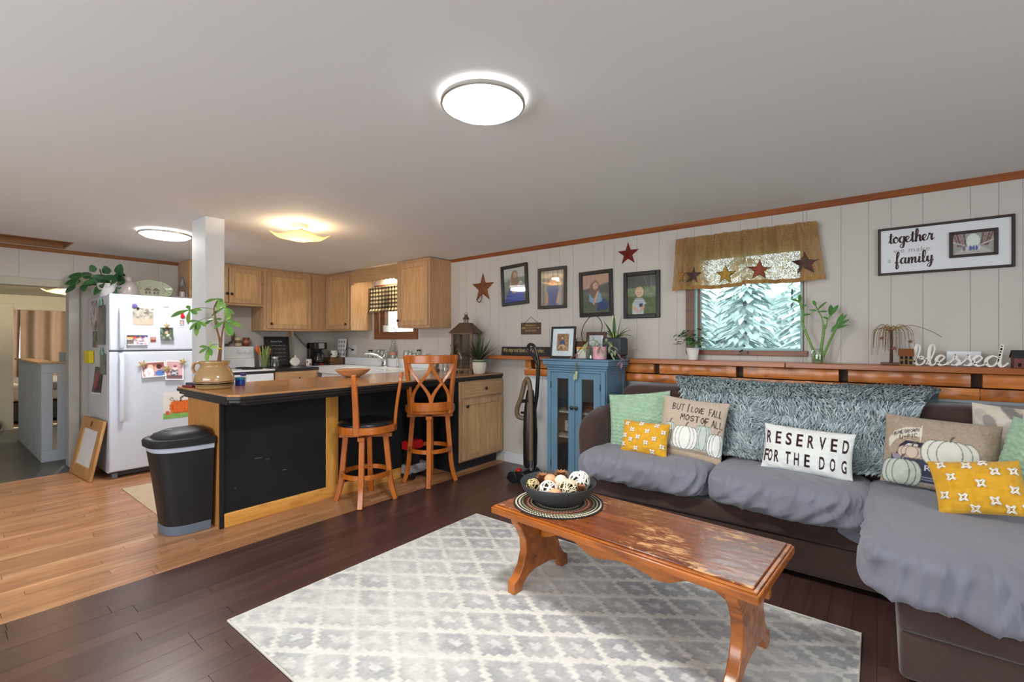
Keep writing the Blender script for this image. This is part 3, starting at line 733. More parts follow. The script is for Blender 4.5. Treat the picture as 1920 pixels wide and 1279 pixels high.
# ---- base units along the kitchen wall
enamel = M('white_enamel', S(226, 230, 236), rough=.22, spec=.5, var=.012, coat=.3)
T = thing('stove', 'white freestanding electric stove with raised knob panel', 'stove')
bx(KX+.03, -5.60, 1.825, 2.575, .02, .885).build('body', enamel, T, bevel=.006)
bx(KX+.03, -5.57, 1.822, 2.578, .886, .905).build('cooktop', enamel, T, bevel=.006)
MB().prism([(KX+.03, .906), (KX+.135, .906), (KX+.125, 1.02), (KX+.115, 1.03), (KX+.105, 1.165), (KX+.03, 1.175)], 'xz', 1.826, 2.574).build('back_panel', enamel, T, bevel=.01)
bx(KX+.1145, KX+.1225, 1.84, 2.56, 1.018, 1.026).build('panel_seam', M('seam_grey', S(120, 126, 134)), T, smooth=0)
for y in (1.90, 1.98, 2.40, 2.48):
    push(Matrix.Translation((KX+.108, y, 1.10)) @ Matrix.Rotation(PI/2, 4, 'Y')); MB().lathe([(.024, 0), (.022, .018), (.012, .02), (.01, .026)], (0, 0, 0), 20).build('knob', enamel, T); pop()
for x, y, r in ((-5.76, 2.02, .085), (-5.76, 2.40, .105), (-6.02, 2.02, .1), (-6.0, 2.40, .08)):
    bm_ = MB()
    for k in range(4): bm_.tube([(x+math.cos(a*PI/12)*r*(1-k*.22), y+math.sin(a*PI/12)*r*(1-k*.22), .912) for a in range(24)], .006, 6, closed=True)
    bm_.build('burner', M('burner_black', S(30, 30, 32), rough=.5), T)
bx(-5.5995, -5.576, 1.83, 2.57, .858, .8845).build('vent_gap', M('gap_black', S(40, 40, 44), rough=.5), T, smooth=0)
bx(-5.599, -5.565, 1.84, 2.56, .20, .855).build('oven_door', enamel, T, bevel=.008)
b = MB().bar((-5.535, 1.88, .77), (-5.535, 2.52, .77), .02, .02); b.box(-5.566, -5.53, 1.90, 1.92, .76, .78).box(-5.566, -5.53, 2.48, 2.50, .76, .78); b.build('oven_handle', enamel, T, bevel=.004)

T = thing('base_cabinet', 'oak base cabinet with one drawer between stove and sink', 'cabinet', 'oak base cabinets')
bx(KX+.02, -5.60, 2.585, 3.12, .1, .868).build('body', oak_z, T, bevel=.002)
bf(MB(), 'x', -5.60, 2.585, 3.12, 0, .015, .1, .868).build('face_frame', oak_y, T, bevel=.0015)
door(T, 'x', -5.585, 2.615, 3.09, .70, .845, (2.86, .775), name='drawer', flat=True, mat=oak_y)
door(T, 'x', -5.585, 2.615, 3.09, .13, .68, (2.65, .62))
bx(KX+.02, -5.68, 2.60, 3.10, 0, .099).build('toe_kick', knobm, T, smooth=0)
blackc = M('black_laminate', S(34, 30, 30), rough=.3, spec=.5, var=.1)
b = MB().prism([(KX+.001, 2.582), (-5.575, 2.582), (-5.575, 3.12), (-5.885, 3.12), (-5.885, W-.002), (KX+.001, W-.002)], 'xy', .87, .905)
tag(b.build('corner_countertop', blackc, bevel=.003), 'black laminate countertop in the kitchen corner', 'countertop')
T = thing('sink_unit', 'white enamel drainboard sink on white cabinet under the kitchen window', 'sink')
bx(-5.575, -4.02, 3.17, W-.002, .1, .868).build('cabinet_body', enamel, T, bevel=.003)
for i in range(3): door(T, 'y', 3.17, -5.56+i*.515, -5.06+i*.515, .13, .84, (-5.10+i*.515, .76), mat=enamel, km=chrome)
sx0, sx1, sy0, sy1 = -5.88, -4.01, 3.135, 3.70
b = MB().box(sx0, -5.25, sy0, sy1, .872, .907).box(-4.55, sx1, sy0, sy1, .872, .907).box(-5.25, -4.55, sy0, 3.20, .872, .907).box(-5.25, -4.55, 3.58, sy1, .872, .907)
b.box(sx0, sx1, sy0-.012, sy0, .83, .912); b.box(sx0, sx1, 3.675, W-.001, .907, 1.012)
b.build('basin_top', enamel, T, bevel=.008)
b = MB().box(-5.25, -4.55, 3.2, 3.21, .74, .90).box(-5.25, -4.55, 3.57, 3.58, .74, .90).box(-5.25, -5.24, 3.21, 3.57, .74, .90).box(-4.56, -4.55, 3.21, 3.57, .74, .90).box(-5.25, -4.55, 3.2, 3.58, .73, .74); b.build('bowl', enamel, T, bevel=.004)
for i in range(9): bx(-5.80+i*.055, -5.775+i*.055, 3.22, 3.60, .907, .910).build('drain_rib', enamel, T, bevel=.001)
T = thing('faucet', 'chrome single-lever faucet behind the sink', 'faucet')
MB().lathe([(.05, 0), (.05, .012), (.03, .02), (.024, .03), (.024, .09), (.03, .10), (.02, .12)], (-4.93, 3.635, .9075), 18, sx=1.5).build('base', chrome, T)
MB().tube(catmull([(-4.93, 3.635, 1.0), (-4.96, 3.58, 1.04), (-5.02, 3.50, 1.07), (-5.06, 3.45, 1.075), (-5.065, 3.44, 1.055)], 5), lambda t: .017-.005*t, 10).build('spout', chrome, T)
MB().tube([(-4.93, 3.635, 1.02), (-4.91, 3.63, 1.06), (-4.86, 3.61, 1.10)], .008, 8).build('lever', chrome, T)
T = thing('sprayer', 'slim chrome sprayer standing beside the faucet', 'sprayer')
MB().lathe([(.022, 0), (.016, .01), (.012, .03), (.014, .07), (.018, .09), (.008, .1)], (-4.66, 3.635, .9075), 14).build('body', chrome, T)
MB().bar((-4.66, 3.635, .99), (-4.63, 3.60, 1.03), .02, .014).build('nozzle', chrome, T, bevel=.004)

# ---- peninsula
chalk = M('black_chalk_panel', S(27, 28, 30), rough=.75, spec=.25, var=.22, vscale=3.5)
oakveneer = wood('oak_veneer', S(172, 116, 58), S(196, 142, 80), 'z', rough=.45, fine=22, rvar=.02)
pine_y = wood('pine_y', S(206, 146, 70), S(232, 178, 100), 'y', rough=.4, fine=7, rvar=.05, dark=S(176, 112, 48), darkamt=.5)
pine_z = wood('pine_z', S(196, 140, 62), S(222, 170, 88), 'z', rough=.4, fine=9, rvar=.05)
T = thing('peninsula', 'breakfast bar base with black panels, pine trim and oak veneer end', 'breakfast bar')
bx(-3.98, -3.405, 1.222, 3.088, 0, .829).build('carcass', M('carcass', S(30, 28, 28), rough=.8), T, smooth=0)
bx(-3.975, -3.405, 1.212, 1.2215, 0, .829).build('end_panel', oakveneer, T, smooth=0)
bx(-3.404, -3.385, 1.212, 1.237, 0, .829).build('corner_strip', chalk, T, bevel=.002)
bx(-3.404, -3.394, 1.238, 1.958, .093, .829).build('panel', chalk, T, bevel=.001)
bx(-3.404, -3.394, 2.062, 3.087, .001, .829).build('panel', chalk, T, bevel=.001)
bx(-3.404, -3.387, 1.9585, 2.0615, .093, .829).build('stile', pine_z, T, bevel=.002)
bx(-3.404, -3.384, 1.2375, 2.79, 0, .0925).build('bottom_board', pine_y, T, bevel=.003)
for y, z, l in ((1.43, .42, .05), (1.50, .40, .03), (1.62, .30, .03), (1.30, .25, .01)): MB().bar((-3.3935, y, z), (-3.3935, y+l, z-.002), .002, .0015).build('chalk_scratch', M('chalk_mark', S(150, 152, 156), rough=.9), T, smooth=0)
T = thing('base_cabinet', 'oak base cabinet with drawer and door at the wall end of the bar', 'cabinet', 'oak base cabinets')
bx(-3.98, -3.072, 3.092, 3.717, .1, .8515).build('body', M('black_side', S(32, 32, 34), rough=.6), T, smooth=0)
bf(MB(), 'x', -3.072, 3.092, 3.717, 0, .016, .1, .8515).build('face_frame', oak_z, T, bevel=.002)
bx(-3.98, -3.13, 3.10, 3.70, 0, .099).build('toe_kick', M('toe_black', S(40, 42, 46), rough=.6), T, bevel=.003)
door(T, 'x', -3.056, 3.12, 3.70, .70, .84, (3.43, .772), name='drawer', flat=True, mat=oak_y)
door(T, 'x', -3.056, 3.12, 3.70, .115, .68, (3.165, .62))
tag(bx(-3.404, -3.15, 3.082, 3.0915, 0, .83).build('black_end_panel', chalk, smooth=0), 'black panel on the side of the oak cabinet under the bar', 'panel')
T = thing('countertop', 'long brown laminate bar counter with stepped black edge', 'countertop')
def coff(d, z0, z1):
    return MB().prism([(-3.99-d, 1.145-d), (-3.10+d*.4, 1.145-d), (-3.045+d, 1.20-d*.4), (-3.045+d, 3.7175), (-3.99-d, 3.7175)], 'xy', z0, z1)
lam = wood('brown_laminate', S(176, 126, 82), S(200, 150, 104), 'y', rough=.18, spec=.6, fine=6, rvar=.0, bmp=.02)
coff(-.004, .893, .9055).build('top', lam, T, bevel=.001)
coff(.0, .872, .8929).build('edge', blackc, T, bevel=.003)
coff(-.012, .852, .8719).build('edge_step', blackc, T, bevel=.004)
MB().prism([(-3.95, 1.19), (-3.22, 1.19), (-3.22, 3.70), (-3.95, 3.70)], 'xy', .8295, .8519) if False else None
b = MB().box(-3.96, -3.20, 1.18, 1.211, .83, .8515).box(-3.384, -3.09, 1.24, 3.08, .83, .8515); b.build('apron', blackc, T, bevel=.004)
MB().bar((-3.33, 3.07, .62), (-3.33, 3.07, .829), .012, .012).build('support', brushed, T) if False else None

# ---- refrigerator
fw = M('fridge_white', S(206, 212, 224), rough=.32, spec=.5, var=.01, bmp=.02, bscale=400)
fside = M('fridge_side', S(206, 206, 214), rough=.45, var=.015)
T = thing('refrigerator', 'white top-freezer refrigerator covered in photographs and magnets', 'refrigerator')
bx(-6.16, -5.415, 1.032, 1.788, .045, 1.648).build('body', fside, T, bevel=.008)
f = bx(-5.41, -5.34, 1.03, 1.79, 1.148, 1.655).build('freezer_door', fw, T, bevel=.012, seg=3)
d = bx(-5.41, -5.34, 1.03, 1.79, .065, 1.137).build('fridge_door', fw, T, bevel=.012, seg=3)
bx(-5.414, -5.40, 1.04, 1.78, 1.1375, 1.1475).build('gasket', M('gasket', S(90, 92, 98)), T, smooth=0)
def handle(z0, z1, par):
    pts = [(-5.3395, z0), (-5.302, z0), (-5.292, z0+.03), (-5.292, z1-.07), (-5.318, z1-.01), (-5.3395, z1)]
    MB().prism(pts, 'xz', 1.095, 1.128).build('handle', fw, par, bevel=.006)
handle(1.165, 1.535, f)
MB().prism([(-5.3395, 1.125), (-5.318, 1.12), (-5.292, 1.05), (-5.292, .54), (-5.302, .51), (-5.3395, .51)], 'xz', 1.095, 1.128).build('handle', fw, d, bevel=.006)
MB().prism([(-5.3395, 1.385+.0), (-5.3395, 1.385)], 'xz', 0, 0) if False else None
bx(-5.42, -5.39, 1.05, 1.77, .02, .064).build('kick_plate', M('kick', S(60, 60, 64)), T, smooth=0)
for y in (1.06, 1.72): bx(-5.43, -5.385, y, y+.04, 0, .044).build('foot', M('foot_grey', S(120, 122, 130)), T, bevel=.003)
bx(-5.3385, -5.336, 1.425, 1.475, 1.555, 1.563).build('badge', M('badge_silver', S(196, 200, 206), rough=.3, metal=.5), T, smooth=0)
# ============================================================ bar stools
cherry = wood('cherry_orange', S(160, 84, 24), S(200, 116, 42), 'z', rough=.28, spec=.5, fine=10, rvar=.02, coat=.2)
leather = M('black_leather', S(22, 22, 24), rough=.3, spec=.5, bmp=.15, bscale=90)
steel = M('dark_steel', S(60, 58, 56), rough=.35, metal=.8)
def stool(label, x, y, zs, face, ring_z, zback, back):
    T = thing('bar_stool', label, 'bar stool', 'bar stools at the counter')
    push(TR(x, y, 0))
    for sx, sy in ((1, -1), (1, 1), (-1, 1), (-1, -1)):
        p = [(.105*sx, .105*sy, zs-.075), (.118*sx, .118*sy, zs*.55), (.128*sx, .128*sy, zs*.3), (.138*sx, .138*sy, .1), (.16*sx, .16*sy, .0)]
        MB().sweep(catmull(p, 6), .040, lambda t: .042-.006*t, up=(sx, sy, 0)).build('leg', cherry, T, bevel=.004)
    R_ = .178
    rp = [(R_*math.cos(a*PI/24), R_*math.sin(a*PI/24), ring_z) for a in range(48)]
    MB().sweep(rp, .018, .036, closed=True).build('foot_ring', cherry, T, bevel=.003)
    for sx, sy in ((1, -1), (1, 1), (-1, 1), (-1, -1)):
        MB().sphere((.113*sx, .113*sy, ring_z), .007, 8).build('bolt', steel, T)
    b = MB().bar((-.14, -.14, zs-.09), (.14, .14, zs-.09), .05, .03); b.bar((-.14, .14, zs-.09), (.14, -.14, zs-.09), .05, .03)
    b.build('cross_frame', cherry, T, bevel=.003)
    MB().lathe([(.10, 0), (.10, .012), (.08, .012), (.08, .02)], (0, 0, zs-.075), 24).build('swivel_plate', steel, T)
    pop()
    push(TR(x, y, 0, face))          # local +x is the back of the seat
    R1 = .213
    b = MB().lathe([(R1-.025, 0), (R1, 0), (R1+.004, .025), (R1, .052), (R1-.02, .052)], (0, 0, zs-.055), 48, cap=False); b.lathe([(.001, 0), (R1-.02, 0)], (0, 0, zs-.052), 32, cap=False)
    b.build('seat_frame', cherry, T)
    MB().lathe([(R1-.012, -.006), (R1-.006, .008), (R1-.018, .026), (R1*.75, .038), (R1*.4, .043), (.001, .044)], (0, 0, zs-.004), 40, cap=False).build('cushion', leather, T, smooth=60)
    if zs > .62:
        b = MB()
        for k in range(70):
            a = k*2*PI/70; b.sphere(((R1-.004)*math.cos(a), (R1-.004)*math.sin(a), zs+.001), .0035, 6)
        b.build('nail_heads', brushed, T, kind='stuff')
    A = math.radians(50)
    def cyl_pt(phi, z, rr=None):
        lean = .055*max(0, (z-zs)/(zback-zs))**1.4
        r_ = (R1+.008 if rr is None else rr)+lean
        return (r_*math.cos(phi), r_*math.sin(phi), z)
    for s_ in (-1, 1):
        p = [cyl_pt(A*s_, z) for z in (zs-.06, zs+.02, zs+.14, zs+.28, zback-.04, zback)]
        o = MB().sweep(catmull(p, 5), .024, lambda t: .05-.016*t, up=(-math.sin(A*s_), math.cos(A*s_), 0)).build('back_post', cherry, T, bevel=.005)
        if not back:
            q = cyl_pt(A*s_*.955, zback-.06, R1+.006); MB().sphere(q, .012, 8, 1, 1, 2.0).build('bare_wood_patch', M('bare_wood', S(206, 160, 110), rough=.7), o)
    if back:
        n = 14
        arc = lambda z, k=1.0: [cyl_pt(-A*k+2*A*k*i/n, z) for i in range(n+1)]
        MB().sweep(arc(zback-.035, .97), .022, .07).build('top_rail', cherry, T, bevel=.006)
        MB().sweep(arc(zs+.005, .97), .022, .075).build('lower_rail', cherry, T, bevel=.006)
        z0, z1 = zs+.035, zback-.06
        for c0, a0 in ((-22, 22), (-22, -22), (22, 22), (22, -22)):
            p = [cyl_pt(math.radians(c0+a0*math.cos(PI*i/20)), z0+(z1-z0)*i/20) for i in range(21)]
            MB().sweep(p, lambda t: .014, lambda t: .036-.012*math.sin(PI*t), up=(0, 1, 0)).build('lattice_slat', cherry, T, bevel=.003)
    else:
        n = 14
        MB().sweep([cyl_pt(-A*.97+2*A*.97*i/n, zs-.03) for i in range(n+1)], .022, .05).build('lower_rail', cherry, T, bevel=.005)
    pop()
camdir = lambda x, y: math.atan2(-y, -x)
stool('orange wooden stool with bare back posts and no backrest panel', -3.136, 2.144, .595, camdir(-3.136, 2.144)+math.radians(32), .215, .99, False)
stool('taller orange wooden stool with lattice backrest and black seat', -3.105, 2.775, .675, camdir(-3.105, 2.775)+math.radians(2), .295, 1.115, True)

# ============================================================ rug
RX0, RX1, RY0, RY1 = -2.243, -.06, .835, 2.438
nx, ny = 272, 200
xs = np.linspace(RX0, RX1, nx+1); ys = np.linspace(RY0, RY1, ny+1); X, Y = np.meshgrid(xs, ys)
q = .0115
xq = np.floor(X/q)*q; yq = np.floor(Y/q)*q
xr, yr = np.floor(X/.026)*.026, np.floor(Y/.026)*.026
a1 = (xr/.27+Y/.19) % 1; a2 = (X/.27-yr/.19) % 1
line = (np.abs(a1-.5) < .085) | (np.abs(a2-.5) < .085) | ((np.abs(((X/.27-Y/.19) % 1)-.5) < .05))
dia = (np.abs(((a1+.5) % 1)-.5) < .13) & (np.abs(((a2+.5) % 1)-.5) < .13)
rs = np.random.RandomState(3)
def smooth_noise(sh, cells):
    g = rs.rand(cells[0]+2, cells[1]+2); yy = np.linspace(0, cells[0], sh[0]); xx = np.linspace(0, cells[1], sh[1])
    j = yy.astype(int); i = xx.astype(int); fy = (yy-j)[:, None]; fx = (xx-i)[None]; fy = fy*fy*(3-2*fy); fx = fx*fx*(3-2*fx)
    return (g[j][:, i]*(1-fy)*(1-fx)+g[j+1][:, i]*fy*(1-fx)+g[j][:, i+1]*(1-fy)*fx+g[j+1][:, i+1]*fy*fx)
fade = smooth_noise(X.shape, (9, 12))*.6+smooth_noise(X.shape, (40, 55))*.4
fade = np.clip(.36+1.4*(fade-.5)+.26*(RX1-X)/(RX1-RX0)+.16*(RY1-Y)/(RY1-RY0)-.16, 0, .86)
grey = np.array([158, 158, 160.]); crm = np.array([214, 211, 203.]); mid = np.array([178, 177, 175.])
col = np.where(line[..., None], crm, np.where(dia[..., None], mid+24, grey))
col = col*(1-fade[..., None])+np.array([208, 206, 200.])*fade[..., None]
col += (rs.rand(*X.shape)[..., None]-.5)*22*(1-fade[..., None]*.5)+(smooth_noise(X.shape, (60, 16))[..., None]-.5)*14
lc = np.clip(col, 0, 255)/255; lc = np.where(lc <= .04045, lc/12.92, ((lc+.055)/1.055)**2.4)
cols = np.concatenate([lc, np.ones(lc.shape[:2]+(1,))], 2).reshape(-1, 4)
H_ = .0085+.0022*line+.0006*rs.rand(*X.shape)
T = thing('area_rug', 'pale grey and cream rug with faded stepped lattice pattern', 'rug')
b = MB(); b.v = [Vector((X[j, i], Y[j, i], H_[j, i])) for j in range(ny+1) for i in range(nx+1)]
b.f = [(j*(nx+1)+i, j*(nx+1)+i+1, (j+1)*(nx+1)+i+1, (j+1)*(nx+1)+i) for j in range(ny) for i in range(nx)]
b.build('pile', vcol('rug_pile', rough=.95, spec=.05, sheen=.3), T, smooth=180, cols=cols)
bindm = M('rug_binding', S(196, 192, 182), rough=.9)
b = MB().box(RX0, RX1, RY0, RY1, .001, .008); b.build('backing', bindm, T, smooth=0)
MB().tube([(RX0, RY0, .006), (RX1, RY0, .006), (RX1, RY1, .006), (RX0, RY1, .006)], .0058, 6, closed=True).build('bound_edge', bindm, T)

# ============================================================ coffee table
tw = wood('table_pine', S(142, 78, 28), S(196, 118, 50), 'x', rough=.24, spec=.5, fine=8, rvar=.02, dark=S(92, 42, 18), darkamt=.6, coat=.12)
def worn_wood():
    m, t, b = nt('worn_table_top'); setp(b, .24, 0, .5, .2, 0)
    vec, rn = coords(t)
    v = mapping(t, vec, (.6, 9, 9)); n1 = noise(t, v, 1.3, 5, 1.0, .6)
    col = ramp(t, n1, [(.3, S(88, 44, 24)), (.5, S(124, 64, 34)), (.72, S(160, 92, 50))])
    n2 = noise(t, mapping(t, vec, (6, 22, 6)), 2.0, 6, .6, .7); n3 = noise(t, vec, 3.0, 3, .5)
    mu = N(t, 'ShaderNodeMath', operation='MULTIPLY'); L(t, n2, mu.inputs[0]); L(t, n3, mu.inputs[1])
    f = ramp(t, mu.outputs[0], [(.315, (0, 0, 0, 1)), (.36, (.8, .8, .8, 1))])
    col = mixc(t, f, col, S(222, 170, 116))
    n4 = noise(t, mapping(t, vec, (8, 40, 8)), 3.0, 4, .3); f4 = ramp(t, n4, [(.62, (0, 0, 0, 1)), (.7, (.7, .7, .7, 1))]); col = mixc(t, f4, col, S(60, 26, 12))
    L(t, col, b.inputs['Base Color']); rr = ramp(t, n2, [(.4, (.16,)*3+(1,)), (.62, (.42,)*3+(1,))]); L(t, rr, b.inputs['Roughness'])
    bump(t, b, n2, .12, .002); return m
wornm = worn_wood()
T = thing('coffee_table', 'worn orange-brown wooden trestle coffee table on the rug', 'coffee table')
push(TR(-.884, 1.947, .0105, math.radians(-4.2)))
LX, LY = .603, .252
bx(-LX, LX, -LY, LY, .376, .406).build('edge_frame', tw, T, bevel=.004)
bx(-LX+.008, LX-.008, -LY+.008, LY-.008, .4062, .4125).build('edge_step', tw, T, bevel=.002)
bx(-LX+.022, LX-.022, -LY+.022, LY-.022, .4127, .4195).build('top', wornm, T, bevel=.003)
half = [(.20, .375), (.195, .335), (.165, .30), (.135, .24), (.13, .18), (.15, .12), (.185, .075), (.22, .055), (.22, 0), (.165, 0), (.15, .03), (.11, .06), (.05, .072)]
prof = half+[(-p[0], p[1]) for p in reversed(half)]
for s_ in (-1, 1):
    MB().prism(prof, 'yz', s_*.50-.022, s_*.50+.022).build('trestle_leg', tw, T, bevel=.005)
n = 48; ap = [(.575, .29), (.575, .345), (.478, .36), (.478, .3755), (-.478, .3755), (-.478, .36), (-.575, .345), (-.575, .29), (-.478, .29)]
for i in range(n+1):
    u = i/n; x = -.478+.956*u; e = abs(u-.5)*2
    ap.append((x, .222+.032*math.cos(e*PI*3)*(.4+.6*e)+.03*e))
ap.append((.478, .29))
MB().prism(ap, 'xz', -.016, .016).build('stretcher', tw, T, bevel=.003)
for s_ in (-1, 1): bx(s_*.55-.006, s_*.55+.006, -.008, .008, .28, .36).build('peg', tw, T, bevel=.002)
pop()
TT = .0105+.4195     # table top height
# braided mat, bowl and its filling
bcx, bcy = -1.25, 1.955
T = thing('braided_mat', 'round braided mat in cream, black and rust under the bowl', 'mat')
bc = [(S(206, 196, 170), S(40, 40, 44)), (S(196, 188, 160), S(36, 36, 40)), (S(150, 138, 96), S(60, 60, 60)), (S(176, 70, 44), S(70, 62, 54)), (S(150, 52, 36), S(190, 178, 150)), (S(60, 60, 58), S(170, 156, 124)), (S(120, 110, 84), S(40, 40, 42)), (S(60, 56, 52), S(150, 138, 112))]
for k in range(8):
    r_ = .212-.0165*k
    for h in (0, 1):
        b = MB(); m = int(2*PI*r_/.014)
        for i in range(m):
            a = 2*PI*(i+.5*h)/m
            push(TR(bcx+math.cos(a)*(r_+(.0038 if h else -.0038)), bcy+math.sin(a)*(r_+(.0038 if h else -.0038)), TT+.0045, a+PI/2+(.5 if h else -.5)))
            b.sphere((0, 0, 0), .0078, 6, 1.25, .6, .55); pop()
        nm = M('braid_%d_%d' % (k, h), bc[k][h], rough=.9, rvar=0)
        b.build('braid_ring', nm, T, smooth=180)
MB().cyl((bcx, bcy, TT+.0005), .205, .003, 40).build('backing', M('mat_back', S(90, 82, 66), rough=.95), T)
BZ = TT+.0092
T = thing('bowl', 'wide charcoal bowl of decorative balls on the coffee table', 'bowl')
MB().lathe([(.001, 0), (.085, 0), (.12, .012), (.155, .042), (.178, .075), (.188, .098), (.186, .102), (.182, .098), (.168, .07), (.14, .042), (.10, .022), (.001, .016)], (bcx, bcy, BZ), 56, cap=False).build('shell', M('charcoal_bowl', S(58, 60, 62), rough=.55, spec=.4, var=.1, bmp=.1, bscale=40), T, smooth=50)
Rv = Vector((math.cos(math.radians(38.25)), math.sin(math.radians(38.25)), 0)); Dv = Vector((-Rv.y, Rv.x, 0))
def bowlpt(s_, d_, h): return Vector((bcx, bcy, BZ+h))+Rv*s_+Dv*d_
def rattan(label, c, r, mat, n=16, tr_=.0022, seed=1):
    rr = random.Random(seed); b = MB()
    for k in range(n):
        ax = Vector((rr.gauss(0, 1), rr.gauss(0, 1), rr.gauss(0, 1))).normalized(); u = ax.orthogonal().normalized(); v = ax.cross(u); off = rr.uniform(-.45, .45); q_ = math.sqrt(1-off*off)
        b.tube([c+(ax*off+u*math.cos(a*PI/13)*q_+v*math.sin(a*PI/13)*q_)*r for a in range(26)], tr_, 5, closed=True)
    T = thing('decorative_ball', label, 'decorative ball', 'balls in the charcoal bowl'); b.build('woven_strands', mat, T, smooth=180)
    MB().sphere(c, r*.70, 12).build('core', M('rattan_core', S(74, 58, 40), rough=.9), T)
ratc = M('rattan_cream', S(226, 212, 178), rough=.7); ratw = M('rattan_white', S(238, 234, 222), rough=.6); ratb = M('rattan_straw', S(206, 184, 138), rough=.75)
rattan('small cream woven ball at the left rim of the bowl', bowlpt(-.125, -.01, .082), .032, ratb, 13, .0024, 3)
rattan('white woven ball at the front of the bowl', bowlpt(-.055, -.07, .078), .043, ratw, 13, .0030, 5)
rattan('large white woven ball at the right of the bowl', bowlpt(.105, .005, .098), .05, ratw, 16, .0034, 8)
rattan('straw coloured woven ball in the middle front of the bowl', bowlpt(.045, -.06, .078), .047, ratc, 24, .0022, 9)
def pine_cone(label, c, r, h):
    T = thing('pine_cone', label, 'pine cone', 'pine cones in the charcoal bowl'); b = MB()
    for k in range(7):
        t = k/6
        for i in range(9):
            a = 2*PI*i/9+k*.35; rr = r*math.sin(PI*(.15+.75*t)); z = h*(t-.5)
            b.leaf(c+Vector((math.cos(a)*rr*.45, math.sin(a)*rr*.45, z)), (math.cos(a), math.sin(a), .5), r*.8, r*.5, -.1, n=2, shape='round', fold=.3)
    b.build('scales', M('cone_scale', S(150, 98, 62), rough=.8, rvar=.1), T, smooth=0)
    MB().sphere(c, r*.55, 10, 1, 1, h/r*.8).build('core', M('cone_core', S(92, 58, 36), rough=.9), T)
pine_cone('brown pine cone between the peach ball and the small woven ball', bowlpt(-.075, .035, .088), .034, .05)
pine_cone('brown pine cone at the back of the bowl', bowlpt(.02, .06, .095), .036, .05)
pine_cone('pale pine cone at the right front of the bowl', bowlpt(.10, -.085, .076), .026, .04)
pe = M('peach_gourd', S(220, 160, 118), rough=.5, var=.08)
for lab, c, r in (('smooth peach ball at the back of the bowl', bowlpt(-.038, .015, .10), .032), ('smooth peach ball at the front rim of the bowl', bowlpt(-.028, -.118, .072), .031)):
    T = thing('decorative_ball', lab, 'decorative ball', 'balls in the charcoal bowl'); MB().sphere(c, r, 20, 1, 1, .95).build('skin', pe, T, smooth=180); MB().sphere(c+Vector((0, 0, r*.92)), .004, 6).build('stem_mark', M('stem_brown', S(120, 74, 50)), T)
T = thing('swirled_shell', 'cream swirled shell ornament in the middle of the bowl', 'ornament')
c = bowlpt(.012, -.01, .098)
MB().lathe([(.001, -.03), (.02, -.026), (.032, -.005), (.03, .015), (.018, .03), (.001, .036)], c, 30, cap=False, fn=lambda a, j: 1+.12*math.sin(a*4+j*1.3)).build('body', M('shell_cream', S(224, 208, 186), rough=.5, var=.12, vscale=30), T, smooth=180)
MB().tube([c-Rv*.012-Dv*.02, c-Rv*.03-Dv*.03-Vector((0, 0, .025)), c-Rv*.042-Dv*.035-Vector((0, 0, .05))], lambda t: .013-.006*t, 10).build('tail', M('shell_cream', S(224, 208, 186)), T)

# ============================================================ sofa
brownf = M('brown_corduroy', S(72, 54, 50), rough=.9, spec=.15, var=.14, vscale=5, bmp=.4, bscale=260, sheen=.35)
browns = M('brown_suede', S(64, 46, 43), rough=.85, spec=.15, var=.12, vscale=4, bmp=.15, bscale=120, sheen=.3)
def spow(v, p): return math.copysign(abs(v)**p, v)
def cushion(cx, cy, cz, rx, ry, rz, p=7, n=5, disp=None, nu=90, nv=60, warp=None):
    b = MB()
    def fn(u, v):
        t = (u-.5)*2; bb = math.copysign(1-(1-abs(t))**1.8, t); k = (max(0, 1-abs(bb)**p))**(1/p)
        a = 2*PI*v; cy_, sz_ = spow(math.cos(a), 2/n), spow(math.sin(a), 2/n)
        X_, Y_, Z_ = bb, cy_*k, sz_*k
        P_ = Vector((cx+rx*X_, cy+ry*Y_, cz+rz*Z_))
        if disp:
            g = Vector((spow(X_, p-1)/rx, spow(Y_, n-1)/ry, spow(Z_, n-1)/rz))
            if g.length > 1e-6: P_ += g.normalized()*disp(P_, g.normalized())
        if warp: P_ = warp(P_)
        return P_
    return b.grid(fn, nu, nv, cv=True)
T = thing('sectional_sofa', 'dark brown L-shaped sectional sofa under the window shelf', 'sofa')
b = MB().box(-1.60, .049, 2.80, 3.50, .035, .215); b.build('base', brownf, T, bevel=.02, seg=3)
bx(-1.605, .049, 2.785, 3.50, .2155, .318).build('base_band', brownf, T, bevel=.02, seg=3)
bx(.055, 1.25, 2.155, 3.50, .035, .205).build('chaise_base', brownf, T, bevel=.02, seg=3)
bx(.05, 1.26, 2.145, 3.50, .2055, .318).build('chaise_band', brownf, T, bevel=.02, seg=3)
MB().box(-1.55, -1.49, 2.83, 2.89, 0, .0348).box(.12, .18, 2.2, 2.26, 0, .0348).box(-1.55, -1.49, 3.4, 3.46, 0, .0348).box(1.1, 1.16, 2.2, 2.26, 0, .0348).build('feet', knobm, T, smooth=0)
def armwarp(P_):
    f = max(0, (P_.z-.32)/.36); g = max(0, min(1, (P_.y-2.92)/.5))
    return Vector((P_.x-.035*f*(1-g)+.05*g*f, P_.y, P_.z+.15*g*f))
cushion(-1.625, 3.20, .40, .10, .285, .275, p=3.2, n=4.5, nu=40, nv=60, warp=armwarp).build('arm', browns, T, smooth=180)
for x0, x1, top in ((-1.53, -.72, .915), (-.71, .09, .925), (.10, 1.24, .905)):
    cushion((x0+x1)/2, 3.36, (.32+top)/2, (x1-x0)/2, .135, (top-.32)/2, p=8, n=4.2, nu=50, nv=48).build('back_cushion', browns, T, smooth=180)

